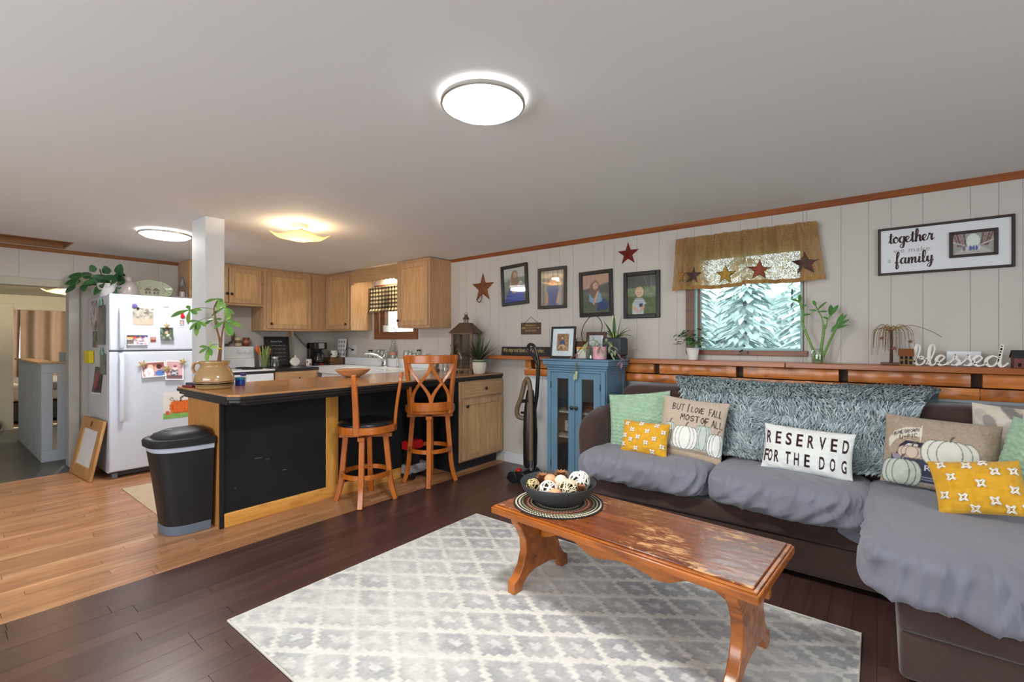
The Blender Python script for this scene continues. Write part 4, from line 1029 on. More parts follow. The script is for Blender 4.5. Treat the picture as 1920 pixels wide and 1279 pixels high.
sheetm = M('grey_sheet', S(122, 122, 134), rough=.8, spec=.2, var=.03, sheen=.25)
def folds(ang, f1, f2, amp, seed, mask):
    ca, sa = math.cos(ang), math.sin(ang)
    def d(P_, g):
        # along-the-surface coordinates: x and the unrolled profile length
        s_ = P_.x; q_ = (P_.z*1.0-P_.y*.9)
        a, c = s_*ca+q_*sa, -s_*sa+q_*ca
        n1 = mnoise.noise(Vector((a*f1, c*f2, seed))); n2 = mnoise.noise(Vector((a*f1*2.3+5, c*f2*2.1, seed+9)))
        rd = (1-abs(n1)*2.2); rd = max(0, rd)**3.0
        r2 = max(0, 1-abs(n2)*2.4)**2
        big = mnoise.noise(Vector((P_.x*2.2, P_.y*2.2, P_.z*2+seed)))
        return (amp*rd+amp*.5*r2)*mask(P_, g)+.007*big
    return d
fr_mask = lambda P_, g: .30+.70*max(0, -g.y)*1.0
cov = 'grey sheets on the sofa seats'
o = cushion(-1.205, 3.0, .41, .425, .285, .095, p=6, n=3.6, nu=150, nv=110, disp=folds(.75, 2.6, 10, .024, 3, fr_mask), warp=lambda P_: Vector((P_.x, P_.y, P_.z-.012*max(0, (-1.45-P_.x)/.15))))
tag(o.build('seat_cover', sheetm, smooth=180), 'grey sheet wrapped over the left seat cushion, creased at its front', 'sheet', cov)
o = cushion(-.40, 3.0, .412, .375, .29, .097, p=6, n=3.6, nu=150, nv=110, disp=folds(.6, 2.4, 12, .026, 11, fr_mask))
T2 = thing('seat_cover', 'grey sheet wrapped over the middle seat cushion, with a loose flap below', 'sheet', cov)
o.build('sheet', sheetm, T2, smooth=180)
MB().grid(lambda u, v: (-.16+.20*u, 2.775-.006*math.sin(u*9+v*3), .318-.0-.055*v*math.sin(PI*min(1, .1+u*.9))), 14, 6).build('loose_flap', sheetm, T2, smooth=180)
def ch_mask(P_, g): return .12+.88*max(0, -g.y)**.7*max(0, 1-max(0, P_.z-.47)*20)+.4*max(0, -g.x)
o = cushion(.62, 2.69, .405, .665, .585, .105, p=9, n=5.5, nu=190, nv=150, disp=folds(1.15, 1.7, 9.5, .034, 21, ch_mask), warp=lambda P_: Vector((P_.x, P_.y-.02*max(0, (.42-P_.z)/.1), P_.z)))
tag(o.build('seat_cover', sheetm, smooth=180), 'grey sheet stretched over the wide chaise at the right', 'sheet', cov)

# ---- shaggy throw over the back
def thr(u, v):
    path = [(3.497, .80), (3.487, .90), (3.42, .948), (3.32, .945), (3.225, .90), (3.205, .78), (3.185, .66), (3.165, .56), (3.10, .525)]
    t = v*(len(path)-1); i = min(int(t), len(path)-2); f = t-i; f = f*f*(3-2*f)*.5+f*.5
    y = path[i][0]*(1-f)+path[i+1][0]*f; z = path[i][1]*(1-f)+path[i+1][1]*f
    xl = -1.14+.30*max(0, v-.35)/.65; xr = .255-.24*max(0, v-.3)/.7
    x = xl+(xr-xl)*u
    y -= .010*math.sin(x*7+v*3)+.008*mnoise.noise(Vector((x*4, v*4, 0))); z += .010*math.sin(x*5+1)*(1 if v < .5 else .3)
    return Vector((x, y, z))
T = thing('shag_throw', 'blue-grey long-haired throw draped over the sofa back', 'throw blanket')
MB().grid(thr, 60, 40).build('fabric', M('throw_base', S(120, 134, 138), rough=.95), T, smooth=180)
r = random.Random(12); b = MB(); cc = []
pal = [(160, 174, 178), (178, 192, 196), (140, 156, 162), (200, 210, 212), (128, 146, 152), (168, 182, 186)]
for k in range(15000):
    u, v = r.random(), .12+.88*r.random()
    p = thr(u, v); e = .01; du = thr(min(1, u+e), v)-thr(max(0, u-e), v); dv = thr(u, min(1, v+e))-thr(u, max(0, v-e))
    nrm = dv.cross(du)
    if nrm.length < 1e-9: continue
    nrm.normalize(); nrm = -nrm if nrm.y > 0 and nrm.z < .3 else nrm
    cl = mnoise.noise(Vector((p.x*6, p.z*6, 3)))*2.6+r.uniform(-.9, .9)
    tn = (dv.normalized()*math.cos(cl)+du.normalized()*math.sin(cl))
    l = r.uniform(.03, .06); wd = r.uniform(.0022, .0042); sd = tn.cross(nrm).normalized()*wd
    p1 = p+nrm*l*.5+tn*l*.3; p2 = p+nrm*l*.62+tn*l*.8+Vector((0, 0, -.25*l)); p2 += sd*r.uniform(-2, 2)
    n0 = len(b.v); b.v += [p-sd, p+sd, p1+sd, p1-sd, p2]; b.f += [(n0, n0+1, n0+2, n0+3), (n0+3, n0+2, n0+4)]
    q_ = pal[r.randrange(6)]; s1 = S(*q_); cc += [s1]*5
b.build('shag', vcol('shag_fibre', rough=.8, spec=.2), T, smooth=180, kind='stuff', cols=cc)
# ============================================================ cushions on the sofa
def pillow(label, c, w_, h, t, cv, nu, nv, yaw=0, lean=.3, roll=0, group=None, rough=.85, bmp=0, bscale=200, back=(200, 196, 186), dispfn=None, seed=1, puff=2.6, parts=None, pinch=.05, mname=None):
    push(TR(c[0], c[1], c[2], yaw) @ Matrix.Rotation(-lean, 4, 'X') @ Matrix.Rotation(roll, 4, 'Y'))
    def pos(u, v, side):
        a, q_ = (u-.5)*2, (v-.5)*2
        th = t/2*(max(0, 1-abs(a)**puff)*max(0, 1-abs(q_)**puff))**.55
        x = a*w_/2*(1-pinch*(1-q_*q_)*abs(a)**3); z = q_*h/2*(1-pinch*(1-a*a)*abs(q_)**3)
        wr = .006*mnoise.noise(Vector((a*3+seed, q_*3, seed*2)))+.004*mnoise.noise(Vector((a*8, q_*6+seed, 1)))
        y = -side*(th+wr*min(1, th/.02))
        if dispfn and side > 0: y -= dispfn(u, v)*min(1, th/.015)
        return (x, y, z)
    T = thing('throw_pillow', label, 'pillow', group)
    b = MB().grid(lambda u, v: pos(u, v, 1), nu, nv)
    b.build('front', vcol(mname or 'pillow_print', rough=rough, spec=.15, bmp=bmp, bscale=bscale, sheen=.2), T, smooth=180, cols=cv.cols(nu, nv))
    b = MB().grid(lambda u, v: pos(1-u, v, -1), 24, 24); b.build('back', M('pillow_back_%d_%d_%d' % back, S(*back), rough=.9), T, smooth=180)
    if parts: parts(T, pos)
    pop()
# mint ribbed
def mint_cv(nx, ny):
    cv = Canvas(nx, ny, (158, 188, 160)); cv.noise(5, 2); return cv
ribs = lambda n: (lambda u, v: .0045*abs(math.sin(u*n*PI+.5*math.sin(v*60)))+.003*(math.sin(v*44+math.floor(u*n)*2.2) > .2))
pillow('mint green ribbed cushion in the left corner of the sofa', (-1.325, 3.135, .672), .44, .40, .13, mint_cv(60, 60), 120, 110, yaw=.12, lean=.28, roll=math.radians(-7), dispfn=lambda u, v: .009*abs(math.sin((v*15+u*3)*PI+.5*math.sin(u*70))), back=(158, 188, 160), seed=2)
def mustard(nx, ny, pts, s_):
    cv = Canvas(nx, ny, (214, 160, 44)); cv.noise(4, 2)
    return cv
def tufts(pts, s_):
    def f(T, pos):
        rr = random.Random(4)
        for u, v in pts:
            b = MB()
            for k in range(4):
                a = k*PI/2+PI/4+rr.uniform(-.2, .2)
                p0 = Vector(pos(u, v, 1)); p1 = Vector(pos(min(.99, max(.01, u+math.cos(a)*s_*1.15)), min(.99, max(.01, v+math.sin(a)*s_*1.6)), 1))
                a2 = a+PI/2; p2 = Vector(pos(min(.99, max(.01, u+math.cos(a2)*s_*1.15)), min(.99, max(.01, v+math.sin(a2)*s_*1.6)), 1))
                o = Vector((0, -.004, 0)); m_ = (p1+p2)/2*.45+p0*.55+o*1.5; b.tube([p1+o, p1*.5+m_*.5+o*.6, m_, p2*.5+m_*.5+o*.6, p2+o], .0036, 6)
            b.build('tufted_star', M('tuft_white', S(232, 226, 216), rough=.95), T, smooth=180)
    return f
sp = [(.13, .88), (.45, .92), (.78, .9), (.28, .70), (.61, .70), (.93, .72), (.12, .50), (.43, .50), (.77, .5), (.10, .24), (.40, .16), (.74, .12), (.93, .3), (.61, .36), (.27, .4)]
pillow('small mustard cushion with white tufted stars, propped at the left', (-1.20, 2.915, .600), .315, .215, .11, mustard(40, 30, sp, .05), 60, 46, yaw=-.02, lean=.3, roll=math.radians(0), seed=5, back=(214, 160, 44), parts=tufts(sp, .05), group='mustard cushions', bmp=.1)
# fall cushion
def pumpkin(cv, cx, cy, rx, ry, c, dk, asp):
    for k, (o, wd) in enumerate(((-.62, .5), (.62, .5), (-.3, .55), (.3, .55), (0, .5))):
        cv.ell(cx+rx*o, cy, rx*wd, ry*(1-.1*abs(o)), dk); cv.ell(cx+rx*o, cy, rx*wd-.008, ry*(1-.1*abs(o))-.010, tuple(min(255, q_-6*(k % 2)) for q_ in c))
    cv.line([(cx, cy+ry*.95), (cx+.012, cy+ry+.045), (cx+.03, cy+ry+.055)], .016, (92, 84, 76), asp)
cv = Canvas(260, 250, (190, 172, 154)); cv.noise(4, 2); cv.rect(0, 0, 1, .17, (150, 136, 122)); cv.rect(0, 0, 1, .12, (182, 162, 140))
A_ = 250/260
pumpkin(cv, .20, .36, .10, .20, (206, 210, 202), (120, 128, 124), A_); pumpkin(cv, .72, .38, .115, .20, (190, 198, 192), (110, 118, 114), A_)
pumpkin(cv, .46, .34, .17, .19, (232, 232, 226), (128, 134, 130), A_); pumpkin(cv, .92, .30, .12, .18, (228, 228, 222), (120, 126, 122), A_)
dk = (52, 46, 44)
hand_text(cv, 'BUT', .20, .775, .05, .11, .016, .012, dk, A_, -.004); hand_text(cv, 'I', .435, .755, .05, .14, .02, .012, dk, A_)
hand_text(cv, 'LOVE', .495, .765, .038, .09, .012, .012, dk, A_, -.003); hand_text(cv, 'FALL', .755, .745, .036, .11, .013, .012, dk, A_, -.004)
hand_text(cv, 'MOST', .36, .62, .055, .09, .018, .013, dk, A_, -.004); hand_text(cv, 'OF', .66, .60, .05, .09, .015, .012, dk, A_); hand_text(cv, 'ALL', .82, .575, .042, .10, .014, .012, dk, A_, -.004)
pillow('beige cushion printed BUT I LOVE FALL MOST OF ALL with white pumpkins', (-.945, 3.05, .668), .41, .395, .13, cv, 200, 190, yaw=.03, lean=.30, roll=math.radians(4), seed=7, back=(190, 172, 154), bmp=.08)
# reserved for the dog
cv = Canvas(360, 190, (226, 228, 224))
for ch, x in zip('RESERVED', np.linspace(.035, .885, 8)): cv.tris(text_tris(ch, x, .56, x+.068, .84, bold=.025), (52, 30, 34))
for ch, x in zip(['F', 'O', 'R', 'T', 'H', 'E', 'D', 'O', 'G'], (.02, .075, .155, .29, .385, .50, .655, .765, .885)): cv.tris(text_tris(ch, x, .15, x+.058, .42, bold=.025), (52, 30, 34))
pillow('white lumbar cushion printed RESERVED FOR THE DOG', (-.315, 3.01, .628), .43, .25, .11, cv, 260, 140, yaw=-.02, lean=.26, roll=math.radians(2), seed=9, back=(226, 228, 224))
# truck cushion
cv = Canvas(300, 210, (166, 148, 128)); cv.noise(5, 2); cv.noise(3, 6); A_ = 210/300
cv.poly([(.05, .62), (.10, .74), (.22, .82), (.36, .83), (.36, .69), (.22, .69), (.12, .62), (.06, .50)], (214, 206, 190))
hand_text(cv, 'HOMEGROWN', .085, .675, .021, .05, .007, .006, (70, 66, 64), A_, .0115); hand_text(cv, 'U-PIC', .16, .63, .026, .055, .010, .007, (60, 56, 54), A_, .012)
cv.line([(.355, .86), (.34, .42)], .008, (220, 214, 200), A_)
cv.poly([(.16, .54), (.22, .62), (.50, .60), (.60, .55), (.60, .40), (.13, .40)], (46, 44, 58)); cv.poly([(.21, .54), (.24, .58), (.33, .58), (.33, .50), (.2, .48)], (196, 190, 186))
cv.rect(.09, .07, .70, .40, (58, 58, 76)); cv.rect(.13, .30, .70, .40, (64, 64, 84)); cv.ell(.16, .38, .06, .04, (150, 140, 156))
for y in (.06, .10, .14): cv.rect(.36, y, .64, y+.012, (142, 146, 164))
pumpkin(cv, .28, .46, .12, .09, (206, 186, 170), (140, 116, 104), A_); pumpkin(cv, .60, .50, .22, .19, (216, 214, 200), (120, 122, 116), A_)
for ch, x in zip('RRD', (.29, .40, .52)): cv.tris(text_tris(ch, x, .235, x+.055, .31), (214, 214, 216))
pumpkin(cv, .19, .17, .17, .19, (196, 202, 190), (92, 98, 94), A_)
pillow('tan burlap cushion printed with a dark truck full of pumpkins', (.222, 3.03, .685), .42, .345, .13, cv, 210, 150, yaw=-.12, lean=.30, roll=math.radians(2), seed=12, back=(166, 148, 128), bmp=.25, bscale=500, mname='burlap_print', pinch=.03)
cv = Canvas(120, 120, (206, 196, 180)); rr = random.Random(2)
for k in range(26): cv.ell(rr.random(), rr.random(), .055, .10, [(150, 140, 136), (186, 176, 164), (176, 96, 90), (128, 120, 122), (196, 180, 160)][k % 5], .9, rot=rr.uniform(-.8, .8))
pillow('cream cushion with scattered leaf shapes behind the truck cushion', (.545, 3.175, .735), .40, .38, .11, cv, 110, 110, yaw=-.1, lean=.28, roll=math.radians(3), seed=15, back=(206, 196, 180))
pillow('mint green ribbed cushion at the right edge of the chaise', (.565, 2.88, .695), .36, .38, .13, mint_cv(60, 60), 110, 110, yaw=-.55, lean=.30, roll=math.radians(8), dispfn=lambda u, v: .009*abs(math.sin((v*15+u*3)*PI+.5*math.sin(u*70))), back=(158, 188, 160), seed=17)
sp2 = [(.10, .3), (.22, .62), (.30, .25), (.42, .85), (.52, .5), (.62, .2), (.70, .72), (.85, .4), (.9, .75), (.14, .88), (.76, .08), (.4, .06), (.93, .1), (.6, .93)]
pillow('mustard cushion with white tufted stars lying against the mint one', (.322, 2.715, .625), .285, .225, .13, mustard(40, 30, sp2, .05), 60, 46, yaw=-.1, lean=.5, roll=math.radians(-11), seed=21, back=(214, 160, 44), parts=tufts(sp2, .055), group='mustard cushions', bmp=.1, puff=2.2)

# ============================================================ blue glass-door cabinet
blue = M('blue_paint', S(90, 122, 144), rough=.5, spec=.35, var=.07, vscale=5, bmp=.05)
BX0, BX1, BY0, BY1 = -2.133, -1.613, 3.186, 3.515
T = thing('display_cabinet', 'blue painted cabinet with two glass doors beside the sofa', 'cabinet')
b = MB().box(BX0, BX0+.02, BY0, BY1, .08, 1.0).box(BX1-.02, BX1, BY0, BY1, .08, 1.0).box(BX0+.02, BX1-.02, BY0+.01, BY1, .08, .10).box(BX0+.02, BX1-.02, BY0+.01, BY1, .98, 1.0); b.build('body', blue, T, bevel=.002)
bx(BX0+.02, BX1-.02, BY1-.012, BY1-.002, .10, .98).build('back_board', M('cab_inside', S(120, 112, 104), rough=.7, var=.15, vscale=12), T, smooth=0)
b = MB().box(BX0-.008, BX1+.008, BY0-.008, BY1, 1.0, 1.022).box(BX0-.022, BX1+.022, BY0-.022, BY1, 1.022, 1.04).box(BX0-.034, BX1+.034, BY0-.034, BY1, 1.04, 1.075).box(BX0-.042, BX1+.042, BY0-.042, BY1, 1.075, 1.09)
b.build('cornice', blue, T, bevel=.005)
b = MB().box(BX1, BX1+.005, BY0+.04, BY1-.04, .98, 1.0).box(BX1, BX1+.005, BY0, BY0+.04, .08, 1.0).box(BX1, BX1+.005, BY1-.04, BY1, .08, 1.0); b.build('side_frame', blue, T, bevel=.001)
b = MB().box(BX0, BX0+.035, BY0-.018, BY0-.001, .0, 1.0).box(BX1-.035, BX1, BY0-.018, BY0-.001, .0, 1.0).box(BX0+.035, BX1-.035, BY0-.018, BY0-.001, .985, 1.0).box(BX0+.035, BX1-.035, BY0-.018, BY0-.001, .05, .11); b.build('face_frame', blue, T, bevel=.002)
for x in (BX0, BX1-.03):
    bx(x, x+.03, BY1-.03, BY1, 0, .079).build('foot', blue, T, bevel=.002)
gl = glass('cabinet_glass', (.86, .9, .9, 1), .16)
for a0, a1, kx in ((BX0+.038, -1.875, -1.893), (-1.871, BX1-.038, -1.852)):
    r_ = .058
    b = MB().box(a0, a0+r_, BY0-.017, BY0-.001, .115, .982).box(a1-r_, a1, BY0-.017, BY0-.001, .115, .982).box(a0+r_, a1-r_, BY0-.017, BY0-.001, .115, .18).box(a0+r_, a1-r_, BY0-.017, BY0-.001, .935, .982)
    o = b.build('door', blue, T, bevel=.002)
    bx(a0+r_-.002, a1-r_+.002, BY0-.010, BY0-.007, .178, .937).build('pane', gl, o, smooth=0)
    push(Matrix.Translation((kx, BY0-.017, .71)) @ Matrix.Rotation(PI/2, 4, 'X')); MB().lathe([(.005, 0), (.005, .01), (.014, .014), (.015, .022), (.008, .028), (.001, .029)], (0, 0, 0), 14).build('knob', M('black_knob', S(22, 22, 24), rough=.4), o); pop()
    hx = a0-.003 if a0 < -2 else a1-.003
    for z in (.25, .88): bx(hx, hx+.006, BY0-.022, BY0-.0175, z-.025, z+.025).build('hinge', steel, o, smooth=0)
shm = M('shelf_paper', S(206, 200, 180), rough=.7, var=.05)
for z in (.67, .47):
    bx(BX0+.021, BX1-.021, BY0+.02, BY1-.014, z-.014, z).build('shelf', shm, T, bevel=.001)
    bmm = MB()
    for i in range(22): bmm.box(BX0+.03+i*.021, BX0+.034+i*.021, BY0+.0185, BY0+.0198, z-.014, z)
    bmm.build('shelf_edge_pattern', M('pattern_dark', S(120, 112, 96)), T, smooth=0)
T = thing('wooden_tray', 'round brown wooden tray on the upper cabinet shelf', 'tray')
MB().lathe([(.001, 0), (.16, 0), (.17, .008), (.172, .03), (.166, .032), (.16, .012), (.001, .01)], (-1.87, 3.36, .6705), 40, cap=False, sx=1.1, sy=.8).build('plate', wood('tray_wood', S(86, 46, 28), S(128, 74, 46), 'x', rvar=0), T, smooth=40)
MB().lathe([(.10, 0), (.14, .005), (.15, .03), (.145, .035), (.13, .02)], (-1.87, 3.36, .6835), 40, sx=1.1, sy=.8).build('inner_tray', wood('tray_wood', S(86, 46, 28), S(128, 74, 46), 'x', rvar=0), T, smooth=40)
def frame_box(T, x0, x1, z0, z1, y, wd, dp, mat, bev=.002):
    b = MB().box(x0, x0+wd, y-dp, y, z0, z1).box(x1-wd, x1, y-dp, y, z0, z1).box(x0+wd, x1-wd, y-dp, y, z0, z0+wd).box(x0+wd, x1-wd, y-dp, y, z1-wd, z1)
    return b.build('frame', mat, T, bevel=bev)
fblack = M('frame_black', S(30, 26, 26), rough=.35, spec=.5); fbrown = wood('frame_brown', S(62, 40, 32), S(90, 60, 46), 'x', rough=.4, rvar=.03)
T = thing('picture_frame', 'small brown framed drawing standing inside the blue cabinet', 'picture frame')
frame_box(T, -2.075, -1.955, .471, .59, 3.33, .016, .014, fbrown)
cv = Canvas(40, 40, (226, 226, 222)); cv.poly([(.3, .2), (.45, .7), (.5, .2)], (60, 60, 64)); cv.poly([(.55, .15), (.72, .75), (.78, .2)], (70, 70, 72)); cv.ell(.4, .8, .1, .08, (90, 90, 92))
flat_print('drawing', vcol('photo_print', rough=.35, spec=.4), T, (-2.059, 3.324, .487), (.088, 0, 0), (0, 0, .087), cv, 30, 30)
T = thing('glass_jug', 'large clear glass jug standing at the bottom of the cabinet', 'jug')
MB().lathe([(.07, 0), (.085, .02), (.085, .12), (.05, .17), (.03, .2), (.034, .22)], (-2.0, 3.34, .101), 24, cap=False).build('glass', glass('clear_glass', (.9, .94, .94, 1), .25), T)

# ============================================================ on top of the blue cabinet
CZ = 1.0905
def lean_frame(label, x0, x1, y, z0, h, lean, wd, mat, cv, matw=None, yaw=0, name='picture_frame', group=None):
    T = thing(name, label, 'picture frame', group)
    w_ = x1-x0; push(TR((x0+x1)/2, y, z0, yaw) @ Matrix.Rotation(-lean, 4, 'X'))
    b = MB().box(-w_/2, -w_/2+wd, -.014, 0, 0, h).box(w_/2-wd, w_/2, -.014, 0, 0, h).box(-w_/2+wd, w_/2-wd, -.014, 0, 0, wd).box(-w_/2+wd, w_/2-wd, -.014, 0, h-wd, h); b.build('frame', mat, T, bevel=.003)
    bx(-w_/2+.004, w_/2-.004, -.003, .002, .004, h-.004).build('backing_board', M('frame_back', S(70, 62, 54), rough=.9), T, smooth=0)
    i0 = wd
    if matw:
        bx(-w_/2+wd-.002, w_/2-wd+.002, -.007, -.0032, wd-.002, h-wd+.002).build('mount', M('mount_board', S(214, 222, 226), rough=.8), T, smooth=0); i0 = wd+matw
        q_ = -.0076
    else: q_ = -.0055
    flat_print('photograph', vcol('photo_print', rough=.35, spec=.4), T, (-w_/2+i0, q_, i0), (w_-2*i0, 0, 0), (0, 0, h-2*i0), cv, 40, 60)
    bx(-w_/2+wd-.002, w_/2-wd+.002, -.0105, -.0095, wd-.002, h-wd+.002).build('glazing', glass('frame_glazing', (.97, .98, .98, 1), .10), T, smooth=0)
    bx(-.02, .02, .0025, .006, .01, h*.6).build('easel_leg', fblack, T, smooth=0) if lean > .05 else None
    pop(); return T
def person_head(cv, x, y, r, hair, skin, asp, long=0):
    if long: cv.ell(x, y-r*.6, r*1.3, r*2.4/asp, hair)
    cv.ell(x, y+r*.25/asp, r*1.15, r*1.2/asp, hair); cv.ell(x, y-r*.1/asp, r*.88, r*1.0/asp, skin)
    cv.ell(x-r*.35, y, r*.12, r*.12/asp, (70, 50, 44)); cv.ell(x+r*.35, y, r*.12, r*.12/asp, (70, 50, 44)); cv.line([(x-r*.3, y-r*.5/asp), (x+r*.3, y-r*.5/asp)], r*.16, (170, 96, 90), asp)
cv = Canvas(44, 64, (150, 110, 66)); cv.blotch(0, 0, 1, 1, [(176, 130, 76), (120, 84, 50), (196, 156, 96), (104, 76, 50)], 90, .03, .08)
cv.ell(.45, .42, .24, .20, (40, 62, 104)); cv.poly([(.2, .3), (.7, .3), (.62, .62), (.3, .62)], (44, 70, 116)); cv.poly([(.05, .08), (.45, .28), (.62, .06), (.7, .25), (.95, .16), (.55, .4), (.2, .34)], (206, 160, 126)); person_head(cv, .46, .76, .11, (52, 40, 34), (222, 176, 146), 64/44)
lean_frame('black framed portrait with wide white mount on the blue cabinet', -2.165, -1.935, 3.27, CZ+.001, .262, .12, .018, fblack, cv, .042, yaw=.05)
cv = Canvas(44, 40, (196, 198, 200)); cv.rect(0, 0, 1, .45, (120, 132, 112)); cv.blotch(0, .2, 1, .6, [(140, 150, 130), (96, 110, 92), (214, 214, 212)], 50, .04, .1); cv.rect(.86, .1, .93, .95, (236, 236, 240))
lean_frame('dark brown framed landscape behind the pink pot', -1.895, -1.715, 3.385, CZ+.001, .215, .10, .026, fbrown, cv)
# wire handled basket with spider plant
def leafset(T, items, mat, name='leaf', **kw):
    for it in items:
        p, d, l, w_ = it[:4]; k = dict(kw)
        if len(it) > 4: k['droop'] = it[4]
        MB().leaf(p, d, l, w_, **k).build(name, mat, T, smooth=180)
def dirv(az, el): return (math.cos(az)*math.cos(el), math.sin(az)*math.cos(el), math.sin(el))
spm = M('spider_leaf', S(120, 140, 70), rough=.5, var=.25, vscale=30, rvar=.25)
T = thing('spider_plant', 'striped spider plant in a wire-handled brown basket behind the portrait', 'plant')
MB().lathe([(.07, 0), (.085, .05), (.09, .10), (.08, .13), (.082, .14)], (-1.99, 3.43, CZ+.0005), 20, cap=True).build('basket', wood('basket_brown', S(60, 36, 20), S(96, 60, 34), 'z', rough=.7), T)
hp = catmull([(-2.0+.06, 3.42, CZ+.13), (-1.955, 3.42, CZ+.20), (-1.93, 3.42, CZ+.28), (-1.86, 3.42, CZ+.35), (-1.80, 3.42, CZ+.335), (-1.765, 3.42, CZ+.27), (-1.785, 3.42, CZ+.19)], 6)
MB().tube([p+Vector((0, .0, .002*math.sin(i*1.7))) for i, p in enumerate(hp)], .0035, 6).build('wire_handle', M('rusty_wire', S(60, 46, 38), rough=.6, metal=.5), T)
r = random.Random(31)
its = []
for k in range(22):
    az = r.uniform(PI*.75, PI*1.45) if k < 15 else r.uniform(-.6, .6); its.append(((-2.02+r.uniform(-.03, .03), 3.40, CZ+.14), dirv(az, r.uniform(.35, 1.0)), r.uniform(.14, .24), .012, r.uniform(.5, 1.1)))
leafset(T, its, spm, shape='blade', n=7)
T = thing('planter_box', 'white and wood block planter behind the portrait frame', 'planter')
bx(-1.935, -1.85, 3.30, 3.37, CZ+.0005, CZ+.075).build('lower_block', M('plaster_white', S(214, 212, 200), rough=.7), T, bevel=.004)
bx(-1.936, -1.849, 3.299, 3.371, CZ+.0755, CZ+.095).build('wood_band', pine_y, T, bevel=.002)
T = thing('glass_jar', 'small square glass jar beside the pink pot', 'jar')
b = MB().lathe([(.03, 0), (.036, .005), (.036, .075), (.03, .085), (.032, .09)], (-1.795, 3.30, CZ+.0005), 16, cap=False); b.build('glass', glass('clear_glass'), T)
MB().cyl((-1.795, 3.30, CZ+.006), .033, .02, 16).build('contents', M('jar_moss', S(96, 104, 84), rough=.9), T)
T = thing('trailing_plant', 'variegated trailing plant in a pink pot on the blue cabinet', 'plant')
PX, PY = -1.69, 3.235
MB().lathe([(.046, 0), (.052, .004), (.054, .09), (.056, .097), (.052, .098), (.05, .085), (.001, .084)], (PX, PY, CZ+.0005), 28, cap=False).build('pot', M('pink_pot', S(214, 156, 166), rough=.3, spec=.5), T, smooth=40)
MB().lathe([(.001, 0), (.05, 0)], (PX, PY, CZ+.082), 20, cap=False).build('soil', M('soil', S(50, 38, 30), rough=.95), T)
vg = M('variegated_leaf', S(150, 164, 122), rough=.5, var=.22, vscale=40, rvar=.2); vp = M('purple_leaf', S(150, 104, 120), rough=.5, var=.15, vscale=30, rvar=.2)
vines = [[(PX-.02, PY-.02, CZ+.10), (PX-.09, PY-.03, CZ+.10), (PX-.14, PY-.06, CZ+.04), (PX-.15, PY-.085, CZ-.02), (PX-.155, PY-.09, CZ-.09), (PX-.17, PY-.09, CZ-.115)],
         [(PX, PY, CZ+.11), (PX-.06, PY, CZ+.15), (PX-.12, PY-.01, CZ+.12), (PX-.17, PY-.03, CZ+.06), (PX-.21, PY-.06, CZ+.01)],
         [(PX+.02, PY, CZ+.11), (PX+.07, PY-.01, CZ+.13), (PX+.10, PY-.02, CZ+.08), (PX+.12, PY-.04, CZ+.02)],
         [(PX, PY+.02, CZ+.11), (PX+.05, PY+.03, CZ+.14), (PX+.10, PY+.02, CZ+.10), (PX+.16, PY, CZ+.03), (PX+.19, PY-.02, CZ-.02)],
         [(PX-.01, PY-.02, CZ+.10), (PX+.02, PY-.05, CZ+.11), (PX+.06, PY-.065, CZ+.05)]]
r = random.Random(5)
for k, vn in enumerate(vines):
    pts = catmull(vn, 5); MB().tube(pts, .0022, 5).build('vine', M('vine_green', S(110, 116, 80), rough=.6), T)
    for i in range(2, len(pts), 2):
        d = (pts[min(i+1, len(pts)-1)]-pts[i-1]).normalized(); az = r.uniform(0, 2*PI)
        MB().leaf(pts[i], (d.x+math.cos(az)*.8, d.y+math.sin(az)*.5-.2, d.z+.2), r.uniform(.035, .055), .02, r.uniform(.1, .5), n=4, shape='lance').build('leaf', vp if (k in (1, 3) and i > 12) else vg, T, smooth=180)
T = thing('snake_plant', 'yellow-edged strap-leaf plant in a square charcoal pot', 'plant')
QX, QY = -1.655, 3.425
b = MB(); b.prism([(QX-.082, QY-.07), (QX+.082, QY-.07), (QX+.082, QY+.07), (QX-.082, QY+.07)], 'xy', CZ+.025, CZ+.170); b.build('pot', M('charcoal_pot', S(52, 56, 62), rough=.6), T, bevel=.018, seg=3)
bx(QX-.06, QX+.07, QY-.06, QY+.06, CZ+.0005, CZ+.0245).build('stand', fblack, T, bevel=.003)
def strap(T, base, az, el, l, w_, droop):
    MB().leaf(base, dirv(az, el), l, w_, droop, shape='blade', n=8, fold=.35).build('leaf', M('strap_dark', S(50, 86, 40), rough=.4, var=.3, vscale=25), T, smooth=180)
    d = Vector(dirv(az, el)); sd = d.cross(Vector((0, 0, 1))).normalized()
    for s_ in (-1, 1): MB().leaf(Vector(base)+sd*s_*w_*.33+Vector((0, 0, .0015)), d, l*.97, w_*.28, droop, shape='blade', n=8, fold=.35).build('leaf_margin', M('strap_yellow', S(186, 196, 96), rough=.4, var=.1), T, smooth=180)
for az, el, l, w_, dr in ((2.9, 1.05, .20, .028, .15), (2.2, 1.45, .20, .032, .0), (.4, 1.4, .19, .034, .0), (.1, .75, .17, .03, .25), (-.2, .5, .22, .03, .45), (3.3, .8, .16, .028, .35), (.6, .95, .18, .03, .25), (-.6, .6, .15, .028, .4), (2.6, .75, .19, .026, .3), (-1.2, .9, .12, .026, .3)):
    strap(T, (QX+.02*math.cos(az), QY+.02*math.sin(az), CZ+.165), az, el, l, w_, dr)

